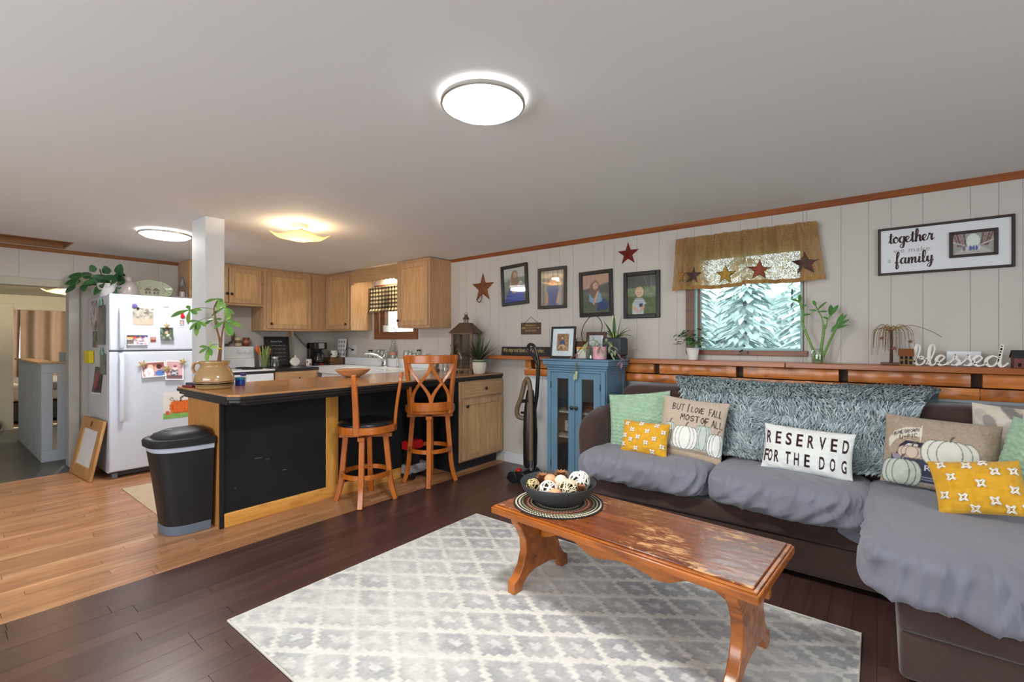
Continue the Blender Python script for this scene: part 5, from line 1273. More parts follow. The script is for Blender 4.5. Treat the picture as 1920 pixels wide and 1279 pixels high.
# ============================================================ vacuum cleaner and neighbours
blackp = M('black_plastic', S(24, 24, 26), rough=.35, spec=.5, var=.08)
T = thing('vacuum_cleaner', 'black upright vacuum cleaner with brown hose beside the blue cabinet', 'vacuum cleaner')
vx, vy = -2.37, 3.33
MB().lathe([(.055, 0), (.068, .03), (.072, .30), (.064, .48), (.048, .60), (.034, .68)], (vx-.05, vy, .12), 20, sx=.85).build('body', blackp, T, smooth=50)
b = MB().prism([(vx-.20, .02), (vx+.06, .02), (vx+.06, .05), (vx-.02, .115), (vx-.12, .10), (vx-.20, .05)], 'xz', vy-.16, vy+.08); b.build('cleaner_head', blackp, T, bevel=.015)
for s_ in (-1, 1): MB().cyl((vx-.13, vy-.165 if s_ < 0 else vy+.082, .052), .05, .02, 20, axis='y').build('wheel', blackp, T, bevel=.004)
MB().sphere((vx-.10, vy-.10, .106), .028, 12, 1, 1, .7).build('release_button', M('red_plastic', S(190, 24, 30), rough=.35), T)
MB().tube([(vx-.02, vy, .55), (vx+.02, vy, .75), (vx+.035, vy, .95), (vx+.03, vy+.01, 1.05)], .017, 10).build('wand', blackp, T)
MB().tube(catmull([(vx+.03, vy, 1.03), (vx-.02, vy, 1.10), (vx-.075, vy, 1.155), (vx-.06, vy, 1.20), (vx-.01, vy, 1.19), (vx+.02, vy, 1.12), (vx+.045, vy, 1.02)], 6), .014, 10).build('grip', blackp, T)
hp = catmull([(vx+.01, vy-.07, .20), (vx+.012, vy-.075, .50), (vx+.005, vy-.075, .80), (vx-.025, vy-.07, .90), (vx-.065, vy-.065, .86), (vx-.10, vy-.065, .74), (vx-.15, vy-.06, .63), (vx-.145, vy-.05, .565), (vx-.09, vy-.03, .55)], 22)
MB().tube([p for p in hp], lambda t: .021+.0018*math.sin(t*560), 12).build('hose', M('hose_brown', S(104, 88, 66), rough=.5, var=.05), T, smooth=180)
b = MB(); b.bar((vx-.12, vy-.04, .70), (vx+.03, vy-.04, .72), .02, .03); b.bar((vx-.12, vy-.04, .60), (vx, vy-.04, .60), .02, .02); b.build('hose_clips', blackp, T, bevel=.003)
MB().cyl((vx+.01, vy-.07, .12), .02, .09, 12).build('hose_cuff', glass('clear_glass'), T)
shf = M('bin_blue', S(40, 92, 190), rough=.4); T = thing('storage_bin', 'stack of blue and green plastic bins behind the vacuum', 'storage bins')
bx(-2.28, -2.15, 3.42, 3.60, .02, .40).build('clear_bin', M('bin_grey', S(150, 140, 160), rough=.4), T, bevel=.006)
bx(-2.28, -2.15, 3.42, 3.60, .401, .55).build('green_bin', M('bin_green', S(130, 180, 50), rough=.4), T, bevel=.006)
bx(-2.28, -2.15, 3.42, 3.60, .551, .57).build('white_lid', white_trim, T, bevel=.003)
bx(-2.28, -2.15, 3.42, 3.60, .571, .68).build('blue_bin', shf, T, bevel=.006)
bx(-2.275, -2.155, 3.425, 3.595, .0, .0195).build('bottom_tray', shf, T, bevel=.003)
T = thing('pink_tub', 'pale pink oval tub with a dark bundle on the floor behind the bowl', 'tub')
MB().lathe([(.10, 0), (.12, .02), (.145, .13), (.152, .137), (.146, .14), (.135, .125), (.11, .02), (.001, .018)], (-1.96, 2.98, .0005), 32, cap=False, sx=1.0, sy=.8).build('shell', M('tub_pink', S(206, 180, 184), rough=.45), T, smooth=45)
MB().tube(catmull([(-2.07, 2.98, .135), (-2.02, 2.96, .18), (-1.95, 2.95, .195), (-1.88, 2.96, .175)], 6), .006, 8).build('handle', M('tub_pink', S(206, 180, 184)), T)
r = random.Random(8); b = MB()
for k in range(16):
    p = Vector((-1.93+r.uniform(-.06, .06), 2.96+r.uniform(-.05, .05), .15+r.uniform(-.02, .03))); b.tube(catmull([p+Vector((r.uniform(-.03, .03), r.uniform(-.03, .03), r.uniform(-.02, .02))) for _ in range(4)], 4), .007, 6)
T = thing('dark_bundle', 'tangled dark brown cord bundle lying in the pink tub', 'bundle'); b.build('cords', M('bundle_dark', S(50, 40, 40), rough=.6), T, smooth=180)
T = thing('wall_outlet', 'beige wall outlet behind the vacuum hose', 'outlet')
bx(-2.655, -2.60, 3.649, 3.6545, .31, .43).build('plate', M('beige_plate', S(206, 194, 160), rough=.4), T, bevel=.002)
for z in (.345, .395): bx(-2.642, -2.613, 3.646, 3.649, z-.012, z+.012).build('socket', M('beige_socket', S(186, 172, 138), rough=.4), T, bevel=.002)

# ============================================================ on the window wall
photo = vcol('photo_print', rough=.35, spec=.4)
def wall_photo(label, x0, x1, z0, z1, cv, wd=.034, tilt=0, group='framed portraits on the window wall', mat=fblack):
    T = thing('framed_photo', label, 'framed photo', group); y = W-.0005; cx, cz_ = (x0+x1)/2, (z0+z1)/2
    push(Matrix.Translation((cx, 0, cz_)) @ Matrix.Rotation(tilt, 4, 'Y') @ Matrix.Translation((-cx, 0, -cz_)))
    frame_box(T, x0, x1, z0, z1, y, wd, .022, mat, .005)
    bx(x0+wd-.003, x1-wd+.003, y-.006, y-.001, z0+wd-.003, z1-wd+.003).build('backing_board', M('frame_back', S(70, 62, 54)), T, smooth=0)
    flat_print('photograph', photo, T, (x0+wd-.001, y-.0068, z0+wd-.001), (x1-x0-2*wd+.002, 0, 0), (0, 0, z1-z0-2*wd+.002), cv, cv.nx, cv.ny)
    bx(x0+wd-.002, x1-wd+.002, y-.0115, y-.0105, z0+wd-.002, z1-wd+.002).build('glazing', glass('photo_glazing', (.96, .97, .97, 1), .16), T, smooth=0)
    pop()
A_ = 1.2
cv = Canvas(70, 84, (120, 140, 124)); cv.rect(0, .72, 1, 1, (206, 208, 206)); cv.rect(.0, .62, .35, .74, (176, 184, 184)); cv.blotch(0, 0, 1, .7, [(86, 112, 84), (132, 150, 128), (104, 124, 100)], 60, .04, .1); cv.rect(.74, .30, 1, .52, (150, 150, 150)); cv.rect(.78, .2, 1, .3, (110, 112, 112)); cv.rect(.72, .52, .86, .60, (220, 220, 220))
cv.poly([(0, 0), (.1, .18), (.25, .4), (.30, .62), (.68, .62), (.66, .35), (.85, .2), (.92, 0)], (54, 74, 170)); cv.ell(.55, .16, .36, .2, (60, 84, 190)); cv.poly([(.28, .62), (.24, .45), (.40, .26), (.58, .28), (.55, .33), (.38, .36), (.36, .6)], (214, 166, 140)); cv.poly([(.62, .6), (.74, .5), (.68, .34), (.62, .36)], (210, 162, 138))
cv.ell(.50, .66, .17, .26, (150, 116, 86)); person_head(cv, .53, .80, .10, (140, 104, 76), (216, 172, 146), A_, 0)
wall_photo('tilted black-framed photo of a long-haired girl in a blue dress', -3.062, -2.722, 1.595, 2.005, cv, tilt=math.radians(-3))
cv = Canvas(66, 84, (176, 168, 156))
for x in (.14, .32, .53, .73, .92): cv.rect(x-.012, 0, x+.012, 1, (112, 104, 96))
cv.noise(6, 1); cv.poly([(.26, 0), (.25, .5), (.36, .56), (.66, .56), (.78, .5), (.76, 0)], (100, 120, 168)); cv.poly([(.25, .44), (.20, .1), (.30, .02), (.33, .1), (.33, .3)], (222, 176, 146)); cv.poly([(.78, .44), (.82, .15), (.70, .02), (.66, .08), (.72, .3)], (222, 176, 146)); person_head(cv, .51, .68, .13, (170, 140, 104), (226, 184, 154), A_)
wall_photo('framed photo of a boy in a blue shirt before grey boards', -2.601, -2.279, 1.54, 1.933, cv, wd=.03, mat=M('frame_charcoal', S(62, 56, 52), rough=.4))
cv = Canvas(66, 84, (104, 110, 88)); cv.poly([(0, .62), (1, .78), (1, 1), (0, 1)], (206, 160, 138)); cv.poly([(0, .60), (1, .74), (1, .50), (0, .56)], (76, 78, 80))
for x in (.15, .3, .45, .6, .75, .9): cv.line([(x, .70), (x+.01, 1)], .012, (176, 130, 112), A_)
cv.blotch(0, 0, 1, .5, [(90, 108, 70), (130, 140, 104), (70, 84, 58)], 90, .02, .05)
cv.poly([(.5, .05), (.9, .06), (1, .2), (.82, .36), (.6, .32)], (52, 78, 128)); cv.poly([(.22, .30), (.25, .5), (.45, .56), (.68, .5), (.72, .3), (.5, .25)], (146, 176, 204)); cv.ell(.43, .60, .17, .22, (126, 94, 72)); person_head(cv, .48, .71, .11, (134, 100, 76), (226, 178, 152), A_); cv.poly([(.42, .2), (.5, .32), (.62, .56), (.56, .58), (.46, .42), (.36, .24)], (224, 178, 150))
wall_photo('black-framed photo of a girl seated in grass, chin on hand', -2.142, -1.812, 1.45, 1.858, cv, tilt=math.radians(-1.3))
cv = Canvas(66, 84, (86, 104, 56)); cv.rect(0, .66, 1, 1, (58, 60, 50)); cv.rect(0, .50, 1, .68, (112, 134, 68)); cv.blotch(0, 0, 1, .7, [(96, 116, 60), (76, 96, 50), (130, 144, 88), (104, 124, 72)], 120, .02, .06); cv.blotch(0, .4, 1, .62, [(214, 216, 190)], 16, .008, .014); cv.line([(.58, .98), (.7, .7)], .03, (124, 116, 96), A_); cv.line([(.82, 1), (.84, .7)], .03, (110, 104, 88), A_)
cv.poly([(.18, 0), (.16, .26), (.28, .42), (.52, .42), (.66, .28), (.58, .22), (.56, 0)], (206, 214, 216))
for y in (.08, .14, .2, .26, .32, .38): cv.rect(.24, y, .54, y+.008, (150, 164, 172))
cv.rect(.43, .19, .53, .28, (36, 44, 74)); cv.poly([(.15, .24), (.22, .12), (.38, .03), (.40, .10), (.28, .2)], (228, 184, 158)); cv.poly([(.62, .22), (.56, .12), (.42, .03), (.42, .10), (.52, .2)], (228, 184, 158)); person_head(cv, .42, .56, .13, (214, 188, 142), (232, 188, 160), A_)
wall_photo('black-framed photo of a blond toddler in a striped shirt', -1.712, -1.395, 1.423, 1.812, cv)
def star_pts(R_, r_, n=5, rot=0): return [((R_ if i % 2 == 0 else r_)*math.sin(rot+i*PI/n), (R_ if i % 2 == 0 else r_)*math.cos(rot+i*PI/n)) for i in range(2*n)]
def barn_star(label, cx, cz_, R_, mat, hook):
    T = thing('metal_star', label, 'star', 'metal stars on the window wall'); b = MB()
    pts = star_pts(R_, R_*.40); vs = [(cx+p[0], W-.003, cz_+p[1]) for p in pts]+[(cx, W-.032, cz_)]
    b.add(vs, [((i+1) % 10, i, 10) for i in range(10)]+[tuple(range(10))]); b.build('star', mat, T, smooth=0)
    if hook: MB().tube(catmull([(cx-.055, W-.02, cz_-.10), (cx-.06, W-.03, cz_-.135), (cx-.02, W-.035, cz_-.155), (cx+.0, W-.03, cz_-.12), (cx-.01, W-.012, cz_-.08)], 6), .004, 6).build('hook', M('rusty_wire', S(60, 46, 38)), T)
barn_star('rust-brown metal star with a wire hook beside the oak cabinet', -3.325, 1.80, .165, M('rust_metal', S(122, 74, 44), rough=.65, metal=.2, var=.2, vscale=20), True)
barn_star('dark red metal star high above the framed photos', -1.676, 1.972, .101, M('barn_red_metal', S(120, 34, 32), rough=.5, metal=.2, var=.15, vscale=20), False)
signw = wood('sign_brown', S(66, 48, 36), S(96, 72, 54), 'x', rough=.6)
def text_obj(T, txt, x0, z0, x1, z1, y, mat, shear=0, name='lettering', spacing=1.0):
    V, Tr, _ = text_mesh(txt, shear, spacing); b = MB()
    b.add([(x0+(x1-x0)*v[0], y, z0+(z1-z0)*v[1]) for v in V], [tuple(int(i) for i in t) for t in Tr]); return b.build(name, mat, T, smooth=0)
gold = M('gold_letters', S(196, 158, 96), rough=.5); 
T = thing('hanging_sign', 'small brown wooden sign hung on a cord', 'sign')
bx(-2.808, -2.572, W-.016, W-.002, 1.299, 1.413).build('board', signw, T, bevel=.002)
text_obj(T, 'the best is', -2.75, 1.378, -2.63, 1.400, W-.0166, gold, .25); text_obj(T, 'yet to come', -2.755, 1.318, -2.62, 1.344, W-.0166, gold, .25)
b = MB(); b.bar((-2.79, W-.0166, 1.361), (-2.59, W-.0166, 1.361), .001, .003); 
for k in range(4): b.bar((-2.795+.012*k, W-.0166, 1.361), (-2.788+.012*k, W-.0166, 1.371), .001, .003); b.bar((-2.795+.012*k, W-.0166, 1.361), (-2.788+.012*k, W-.0166, 1.351), .001, .003)
b.bar((-2.60, W-.0166, 1.370), (-2.585, W-.0166, 1.361), .001, .003); b.bar((-2.60, W-.0166, 1.352), (-2.585, W-.0166, 1.361), .001, .003); b.build('arrow', gold, T, smooth=0)
MB().tube([(-2.77, W-.008, 1.413), (-2.69, W-.006, 1.47), (-2.61, W-.008, 1.413)], .003, 6).build('cord', M('jute', S(140, 120, 96), rough=.9), T)
T = thing('quote_sign', 'long black sign reading We may not have it all together on the shelf', 'sign')
push(TR(-2.72, 3.665, 1.0905) @ Matrix.Rotation(-.12, 4, 'X'))
bx(-.30, .34, -.012, 0, 0, .085).build('board', M('sign_black', S(30, 26, 24), rough=.5), T, bevel=.002)
V, Tr, _ = text_mesh('We may not have it all together,', .3); b = MB(); b.add([(-.275+.50*v[0], -.0126, .018+.055*v[1]) for v in V], [tuple(int(i) for i in t) for t in Tr]); b.build('lettering', M('sign_gold', S(190, 166, 110), rough=.5), T, smooth=0)
pop()
T = thing('family_sign', 'wide framed sign reading together we make a family with a small photo', 'sign')
sx0, sx1, sz0, sz1 = -.008, .583, 1.640, 1.930
frame_box(T, sx0, sx1, sz0, sz1, W-.0005, .014, .022, M('frame_espresso', S(52, 36, 32), rough=.5), .003)
bx(sx0+.012, sx1-.012, W-.012, W-.002, sz0+.012, sz1-.012).build('board', M('whitewash', S(214, 216, 220), rough=.6, var=.03), T, smooth=0)
def stroke_obj(T, word, x0, zb, xw, h, y, mat, name, w0=.055):
    st, wid = script_strokes(word); k = xw/wid; b = MB()
    for s_ in st:
        P_ = [Vector((x0+p[0]*k, y, zb+p[1]*h)) for p in s_]
        if len(P_) < 2: continue
        for i, (a, c) in enumerate(zip(P_[:-1], P_[1:])):
            d = c-a
            if d.length < 1e-6: continue
            dn = d.normalized(); wd = h*w0*(1+1.9*max(0, -dn.z)+.5*abs(dn.z)); nn = Vector((-dn.z, 0, dn.x))*wd; e = dn*wd*.6; dy = Vector((0, -.00012*(i % 3), 0))
            b.add([a-nn-e+dy, c-nn+e+dy, c+nn+e+dy, a+nn-e+dy], [(0, 1, 2, 3)])
    return b.build(name, mat, T, smooth=0)
espr = M('script_brown', S(60, 34, 36), rough=.6)
stroke_obj(T, 'together', .045, 1.834, .205, .036, W-.0126, espr, 'lettering', .042); stroke_obj(T, 'family', .075, 1.706, .175, .034, W-.0126, espr, 'lettering', .042)
text_obj(T, 'we make', .066, 1.772, .235, 1.800, W-.0126, M('script_grey', S(150, 142, 138), rough=.6), 0, spacing=1.1); text_obj(T, 'a', .040, 1.715, .055, 1.735, W-.0126, M('script_grey', S(150, 142, 138)))
frame_box(T, .318, .518, 1.714, 1.864, W-.012, .016, .012, M('frame_espresso', S(52, 36, 32)), .003).name = 'photo_frame'
cv = Canvas(70, 48, (150, 150, 146)); cv.poly([(0, 0), (.3, .35), (.7, .35), (1, 0)], (176, 172, 168)); cv.ell(.5, .62, .17, .34, (206, 214, 204))
for x, c in ((.02, (120, 74, 70)), (.10, (80, 66, 62)), (.18, (150, 96, 92)), (.27, (90, 76, 70)), (.75, (90, 76, 70)), (.82, (150, 96, 92)), (.9, (84, 66, 62)), (.97, (120, 74, 70))): cv.line([(x, 1), (x+(.5-x)*.25, .4)], .045, c, .7)
cv.line([(0, .62), (.3, .42)], .03, (206, 204, 200), .7); cv.line([(1, .62), (.7, .42)], .03, (206, 204, 200), .7)
for x in (.28, .36, .44, .52, .58, .66): cv.ell(x, .28, .03, .12, [(60, 80, 140), (200, 200, 204), (70, 90, 150), (90, 100, 120), (196, 190, 186), (70, 84, 140)][int(x*12) % 6])
flat_print('photograph', photo, T, (.334, W-.0135, 1.73), (.168, 0, 0), (0, 0, .118), cv, 70, 48)

# ---- burlap valance with five applique stars
T = thing('window_valance', 'tan burlap valance with five patchwork stars over the sofa window', 'curtain')
burl = cloth('burlap', S(184, 146, 98), trans=.45, var=.16, weave=.42)
def vf(u, v, off=0):
    t = 1-v
    xl, xr = -1.252-.028*t, -.325+.048*t
    x = xl+(xr-xl)*u
    pl = .016*math.sin(u*46+1.3*math.sin(u*9))+.010*math.sin(u*88+2)
    if v > .90: pl = pl*1.0+.006*math.sin(u*190)
    z = 2.03-.405*t+.006*math.sin(u*14)*t+.008*(u > .5)*t
    return Vector((x, W-.062-.010*t+pl*(.55+.45*t)-off-(.02 if False else 0), z))
MB().grid(vf, 220, 40).build('fabric', burl, T, smooth=180)
MB().grid(lambda u, v: vf(u, .0+.07*v, .0025), 220, 4).build('hem', M('burlap_hem', S(160, 122, 72), rough=.9), T, smooth=180)
MB().grid(lambda u, v: vf(u, .72+.26*v, .0025), 220, 8).build('heading', burl, T, smooth=180)
MB().cyl((-1.27, W-.024, 2.0), .006, .97, 8, axis='x').build('rod', brushed, T)
for cx_, cz_, R_, c, sq in ((.072, .27, .062, (164, 112, 54), .5), (.158, .26, .062, (84, 66, 64), 1), (.395, .235, .066, (176, 138, 62), .95), (.62, .24, .068, (146, 74, 52), 1), (.90, .29, .072, (92, 66, 58), 1)):
    su = R_/.95*sq; sv = R_/.405
    def sp_(p, k, o): return vf(min(.995, max(.005, cx_+p[0]*su*k)), min(.99, max(.01, cz_+p[1]*sv*k)), o)
    for k, o, m_, nm in ((1.13, .0045, M('star_outline', S(50, 38, 30), rough=.9), 'applique_border'), (1.0, .0065, M('star_%d_%d' % (c[0], c[1]), S(*c), rough=.9, var=.15, vscale=60), 'applique_star')):
        pts = star_pts(1, .42, 5, .06); b = MB(); ring = [[sp_(p, k*f, o) for p in pts] for f in (1, .66, .33)]; ctr = sp_((0, 0), 0, o)
        vs = [q_ for rg in ring for q_ in rg]+[ctr]; fs = []
        for a in range(2):
            for i in range(10): fs.append((a*10+i, a*10+(i+1) % 10, (a+1)*10+(i+1) % 10, (a+1)*10+i))
        fs += [(20+i, 20+(i+1) % 10, 30) for i in range(10)]
        b.add(vs, fs); b.build(nm, m_, T, smooth=0)

# ============================================================ on the long shelf
SZ = 1.0900
whitep = M('white_ceramic', S(226, 224, 218), rough=.35, spec=.5)
T = thing('potted_ivy', 'bushy green ivy in a white pot left of the sofa window', 'plant')
ix, iy = -1.105, 3.60
MB().lathe([(.032, 0), (.034, .002), (.045, .085), (.047, .09), (.043, .09), (.04, .07), (.001, .068)], (ix, iy, SZ+.0005), 28, cap=False).build('pot', whitep, T, smooth=40)
MB().lathe([(.001, 0), (.042, 0)], (ix, iy, SZ+.070), 20, cap=False).build('soil', M('soil', S(50, 38, 30)), T)
iv = M('ivy_leaf', S(74, 104, 62), rough=.5, var=.25, vscale=40, rvar=.3); ivl = M('ivy_pale', S(140, 164, 96), rough=.5, var=.2, vscale=40)
r = random.Random(77)
for k in range(64):
    az, el = r.uniform(0, 2*PI), r.uniform(.1, 1.35); rr = r.uniform(.04, .125); c = Vector((ix+math.cos(az)*rr*math.cos(el)*1.1, min(iy+.07, iy+math.sin(az)*rr*math.cos(el)), SZ+.095+rr*math.sin(el)*1.25))
    MB().leaf(c, dirv(az+r.uniform(-.7, .7), r.uniform(-.3, .5)), r.uniform(.034, .055), r.uniform(.032, .046), r.uniform(.1, .5), n=4, shape='heart').build('leaf', ivl if k % 9 == 0 else iv, T, smooth=180)
for az, l in ((2.6, .15), (3.4, .12), (2.2, .18), (.3, .11), (-.4, .1), (.9, .14)):
    d = Vector(dirv(az, .7)); p0 = Vector((ix, iy, SZ+.09)); e = p0+d*l; MB().tube([p0, p0+d*l*.6+Vector((0, 0, .01)), e], .0018, 5).build('stem', M('vine_green', S(110, 116, 80)), T); MB().leaf(e, d, .045, .032, .3, n=4, shape='heart').build('leaf', iv, T, smooth=180)
T = thing('lucky_bamboo', 'lucky bamboo stalks in a small clear glass vase by the window', 'plant')
gx, gy = -.315, 3.60
MB().lathe([(.026, 0), (.034, .004), (.037, .05), (.034, .075), (.028, .085), (.031, .095)], (gx, gy, SZ+.0005), 24, cap=False).build('vase', glass('clear_glass'), T)
MB().lathe([(.001, .003), (.031, .003), (.033, .045), (.001, .045)], (gx, gy, SZ+.001), 20, cap=False).build('water', glass('vase_water', (.72, .84, .62, 1), .15), T)
bam = M('bamboo_stalk', S(96, 140, 58), rough=.4, var=.15, vscale=10); baml = M('bamboo_leaf', S(70, 120, 52), rough=.45, var=.2, vscale=12, rvar=.2)
def stalk(pts, r_):
    P_ = catmull([(gx+a, gy+b_, SZ+c) for a, b_, c in pts], 6); MB().tube(P_, r_, 10).build('stalk', bam, T)
    for i in range(4, len(P_)-1, 7):
        p = P_[i]; d = (P_[i+1]-P_[i-1]).normalized()*.0016; MB().tube([p-d, p+d], r_*1.18, 10).build('node', M('bamboo_node', S(150, 160, 96), rough=.5), T)
stalk([(.0, .0, .01), (-.03, 0, .10), (-.065, 0, .20), (-.085, 0, .26), (-.082, 0, .33), (-.098, 0, .40)], .007)
stalk([(.012, .01, .01), (.02, .01, .10), (.03, .01, .19), (.033, .01, .25)], .0085)
stalk([(.02, -.005, .01), (.05, 0, .10), (.08, 0, .18), (.10, 0, .23)], .007)
stalk([(.03, .01, .25), (.02, .01, .30), (-.0, .01, .345), (-.01, .01, .37)], .004); stalk([(.045, 0, .22), (.055, 0, .28), (.07, 0, .31)], .003)
for a, c, az, el, l, w_ in ((-.098, .40, 2.9, .55, .075, .016), (-.098, .40, 1.7, 1.2, .07, .024), (-.09, .36, .2, .8, .05, .014), (-.082, .31, .1, .35, .05, .014), (-.01, .37, 2.3, 1.1, .055, .02), (0, .345, .3, .9, .09, .013), (.0, .33, .2, .2, .06, .012), (-.005, .34, 3.0, .3, .05, .012), (.07, .30, 1.6, 1.3, .10, .028), (.10, .23, .6, 1.2, .12, .026), (.10, .24, .2, 1.0, .11, .022), (.10, .23, .1, .75, .10, .02), (.06, .28, 2.6, .6, .05, .012), (.075, .31, .5, 1.1, .09, .024), (.10, .22, .4, .5, .08, .016), (.07, .20, .1, 1.0, .09, .02)):
    MB().leaf((gx+a, gy, SZ+c), dirv(az, el), l, w_, .15, up=(0, -1, .3), n=5).build('leaf', baml, T, smooth=180)
T = thing('willow_ornament', 'drooping twig willow tree ornament with tiny beads on a wooden base', 'ornament')
wx, wy = .055, 3.615
bx(wx-.05, wx+.045, wy-.025, wy+.025, SZ+.0005, SZ+.014).build('base', wood('orn_base', S(74, 38, 26), S(100, 56, 38), 'x'), T, bevel=.002)
MB().tube([(wx, wy, SZ+.014), (wx+.002, wy, SZ+.12), (wx, wy, SZ+.205)], lambda t: .0085-.002*t, 8).build('trunk', M('trunk_brown', S(84, 58, 44), rough=.8, bmp=.3), T)
r = random.Random(19)
for k in range(40):
    az = r.uniform(0, 2*PI); sp_ = r.uniform(.03, .115); dr = r.uniform(.07, .17); e = math.sin(az)*.3
    P_ = catmull([(wx, wy, SZ+.195), (wx+math.cos(az)*sp_*.45, wy+e*sp_*.45, SZ+.235+r.uniform(-.02, .01)), (wx+math.cos(az)*sp_*.9, wy+e*sp_*.9, SZ+.20), (wx+math.cos(az)*sp_, wy+e*sp_, SZ+.225-dr)], 5)
    MB().tube(P_, lambda t: .0016-.0008*t, 4).build('twig', M('twig_straw', S(120, 96, 66), rough=.8, rvar=.2), T)
    b = MB()
    for i in range(4, len(P_), 2): b.sphere(P_[i]+Vector((r.uniform(-.003, .003), 0, 0)), .0023, 5)
    b.build('berries', M('berry_cream', S(206, 176, 116), rough=.6, rvar=.3), T)
MB().tube(catmull([(wx+.01, wy, SZ+.215), (wx+.09, wy, SZ+.235), (wx+.17, wy, SZ+.205), (wx+.225, wy, SZ+.165)], 6), .0016, 5).build('twig', M('twig_straw', S(120, 96, 66)), T)
for a, c in ((-.045, .16), (.085, .14), (.015, .10)):
    b = MB(); pts = star_pts(.014, .006); b.prism([(wx+a+p[0], SZ+c+p[1]) for p in pts], 'xz', wy-.06, wy-.056); b.build('tiny_star', M('tiny_rust', S(112, 58, 50), rough=.7), T, smooth=0)
def little_house(label, x0, x1, y0, y1, h, wallc, roofc, rows):
    T = thing('house_ornament', label, 'ornament', 'little wooden houses on the shelf'); xm, ym = (x0+x1)/2, (y0+y1)/2
    wm = M('house_%d' % wallc[0], S(*wallc), rough=.8); rm = M('roof_%d' % roofc[0], S(*roofc), rough=.8); dk = M('house_hole', S(24, 18, 14), rough=.9)
    MB().prism([(y0, SZ+.0005), (y1, SZ+.0005), (y1, SZ+h*.62), (ym, SZ+h*.95), (y0, SZ+h*.62)], 'yz', x0, x1).build('walls', wm, T, bevel=.001)
    for s_ in (-1, 1):
        e = ym+s_*(y1-y0)*.62; MB().add([(x0-.005, ym, SZ+h), (x1+.005, ym, SZ+h), (x1+.005, e, SZ+h*.60), (x0-.005, e, SZ+h*.60), (x0-.005, ym, SZ+h*.96), (x1+.005, ym, SZ+h*.96), (x1+.005, e, SZ+h*.56), (x0-.005, e, SZ+h*.56)], [(0, 1, 2, 3), (7, 6, 5, 4), (0, 4, 5, 1), (1, 5, 6, 2), (2, 6, 7, 3), (3, 7, 4, 0)]).build('roof', rm, T, smooth=0)
    n = 3
    for row in range(rows):
        for i in range(n):
            cx_ = x0+(x1-x0)*(i+.5)/n; z0 = SZ+h*(.08+.3*row); hh = h*(.2 if not (row == 0 and i == 1) else .26)
            bx(cx_-.006, cx_+.006, y0-.0015, y0+.0005, z0, z0+hh).build('window' if not (row == 0 and i == 1) else 'door', dk, T, smooth=0)
little_house('tiny tan wooden house with brown roof beside the willow ornament', .092, .152, 3.545, 3.60, .098, (122, 96, 58), (124, 74, 36), 2)
little_house('tiny dark red house with black roof at the end of the shelf', .556, .68, 3.56, 3.64, .095, (112, 66, 62), (46, 46, 44), 1)
T = thing('letter_sign', 'white cut-out script sign spelling blessed on the shelf', 'sign')
st, wid = script_strokes('blessed'); bl = M('letter_white', S(222, 218, 210), rough=.5); k = .378/wid; bi = MB(); zb = SZ+.006; hh = .056; idx = 0
for s_ in st:
    P_ = [Vector((.152+p[0]*k, 3.585, zb+p[1]*hh)) for p in s_]
    for i, (a, c) in enumerate(zip(P_[:-1], P_[1:])):
        d = c-a
        if d.length < 1e-6: continue
        dn = d.normalized(); wd = .0030+.0034*max(0, -dn.z)+.001*abs(dn.z); nn = Vector((-dn.z, 0, dn.x))*wd; e = dn*wd*.5; f = Vector((0, -.009-.00015*(i % 3), 0)); g_ = Vector((0, .009, 0))
        q_ = [a-nn-e, c-nn+e, c+nn+e, a+nn-e]; bi.add([v+f for v in q_]+[v+g_ for v in q_], [(0, 1, 2, 3), (7, 6, 5, 4), (0, 4, 5, 1), (1, 5, 6, 2), (2, 6, 7, 3), (3, 7, 4, 0)])
bi.build('script_letters', bl, T, smooth=0)
tag(bx(.303, .447, 3.66, 3.685, SZ+.0005, SZ+.085).build('white_box', M('box_white', S(220, 222, 226), rough=.5), bevel=.002), 'plain white box standing behind the blessed letters', 'box')
# ============================================================ fridge photographs and magnets
FXF = -5.3385
def fphoto(label, y0, y1, z0, z1, cv, curl=0, border=0, roll=0, group='photographs on the refrigerator door'):
    b = MB(); n = 20; ym, zm = (y0+y1)/2, (z0+z1)/2
    push(Matrix.Translation((0, ym, zm)) @ Matrix.Rotation(roll, 4, 'X') @ Matrix.Translation((0, -ym, -zm)))
    b.grid(lambda u, v: (FXF+.0012+curl*(1-v)**2, y0+(y1-y0)*u, z0+(z1-z0)*v), cv.nx, cv.ny)
    o = b.build('photo', photo, None, smooth=0, cols=cv.cols(cv.nx, cv.ny)); pop()
    return tag(o, label, 'photo', group)
def bordered(nx, ny, bg, bd):
    cv = Canvas(nx, ny, (240, 240, 240)); cv.rect(bd, bd*nx/ny, 1-bd, 1-bd*nx/ny, bg); return cv
cv = Canvas(30, 30, (176, 170, 158)); cv.rect(0, 0, 1, .4, (196, 176, 156)); cv.blotch(0, .4, 1, 1, [(120, 120, 112), (200, 200, 196), (90, 90, 86), (150, 150, 146)], 40, .04, .1); cv.blotch(.3, .2, .7, .6, [(220, 214, 206), (140, 130, 124)], 12, .03, .07)
fphoto('sepia square photo under a purple magnet on the freezer door', 1.195, 1.35, 1.382, 1.535, cv)
cv = Canvas(36, 24, (236, 236, 240)); cv.rect(0, .62, .6, .82, (226, 170, 80)); cv.rect(0, .82, 1, 1, (80, 60, 60)); cv.rect(0, .1, .3, .55, (90, 80, 76)); cv.blotch(.3, .05, 1, .95, [(60, 80, 170), (200, 60, 70), (230, 230, 236), (50, 50, 80), (220, 170, 150)], 40, .04, .09)
fphoto('bright wide photo of a crowd at a ball game on the freezer', 1.153, 1.305, 1.196, 1.286, cv, .02)
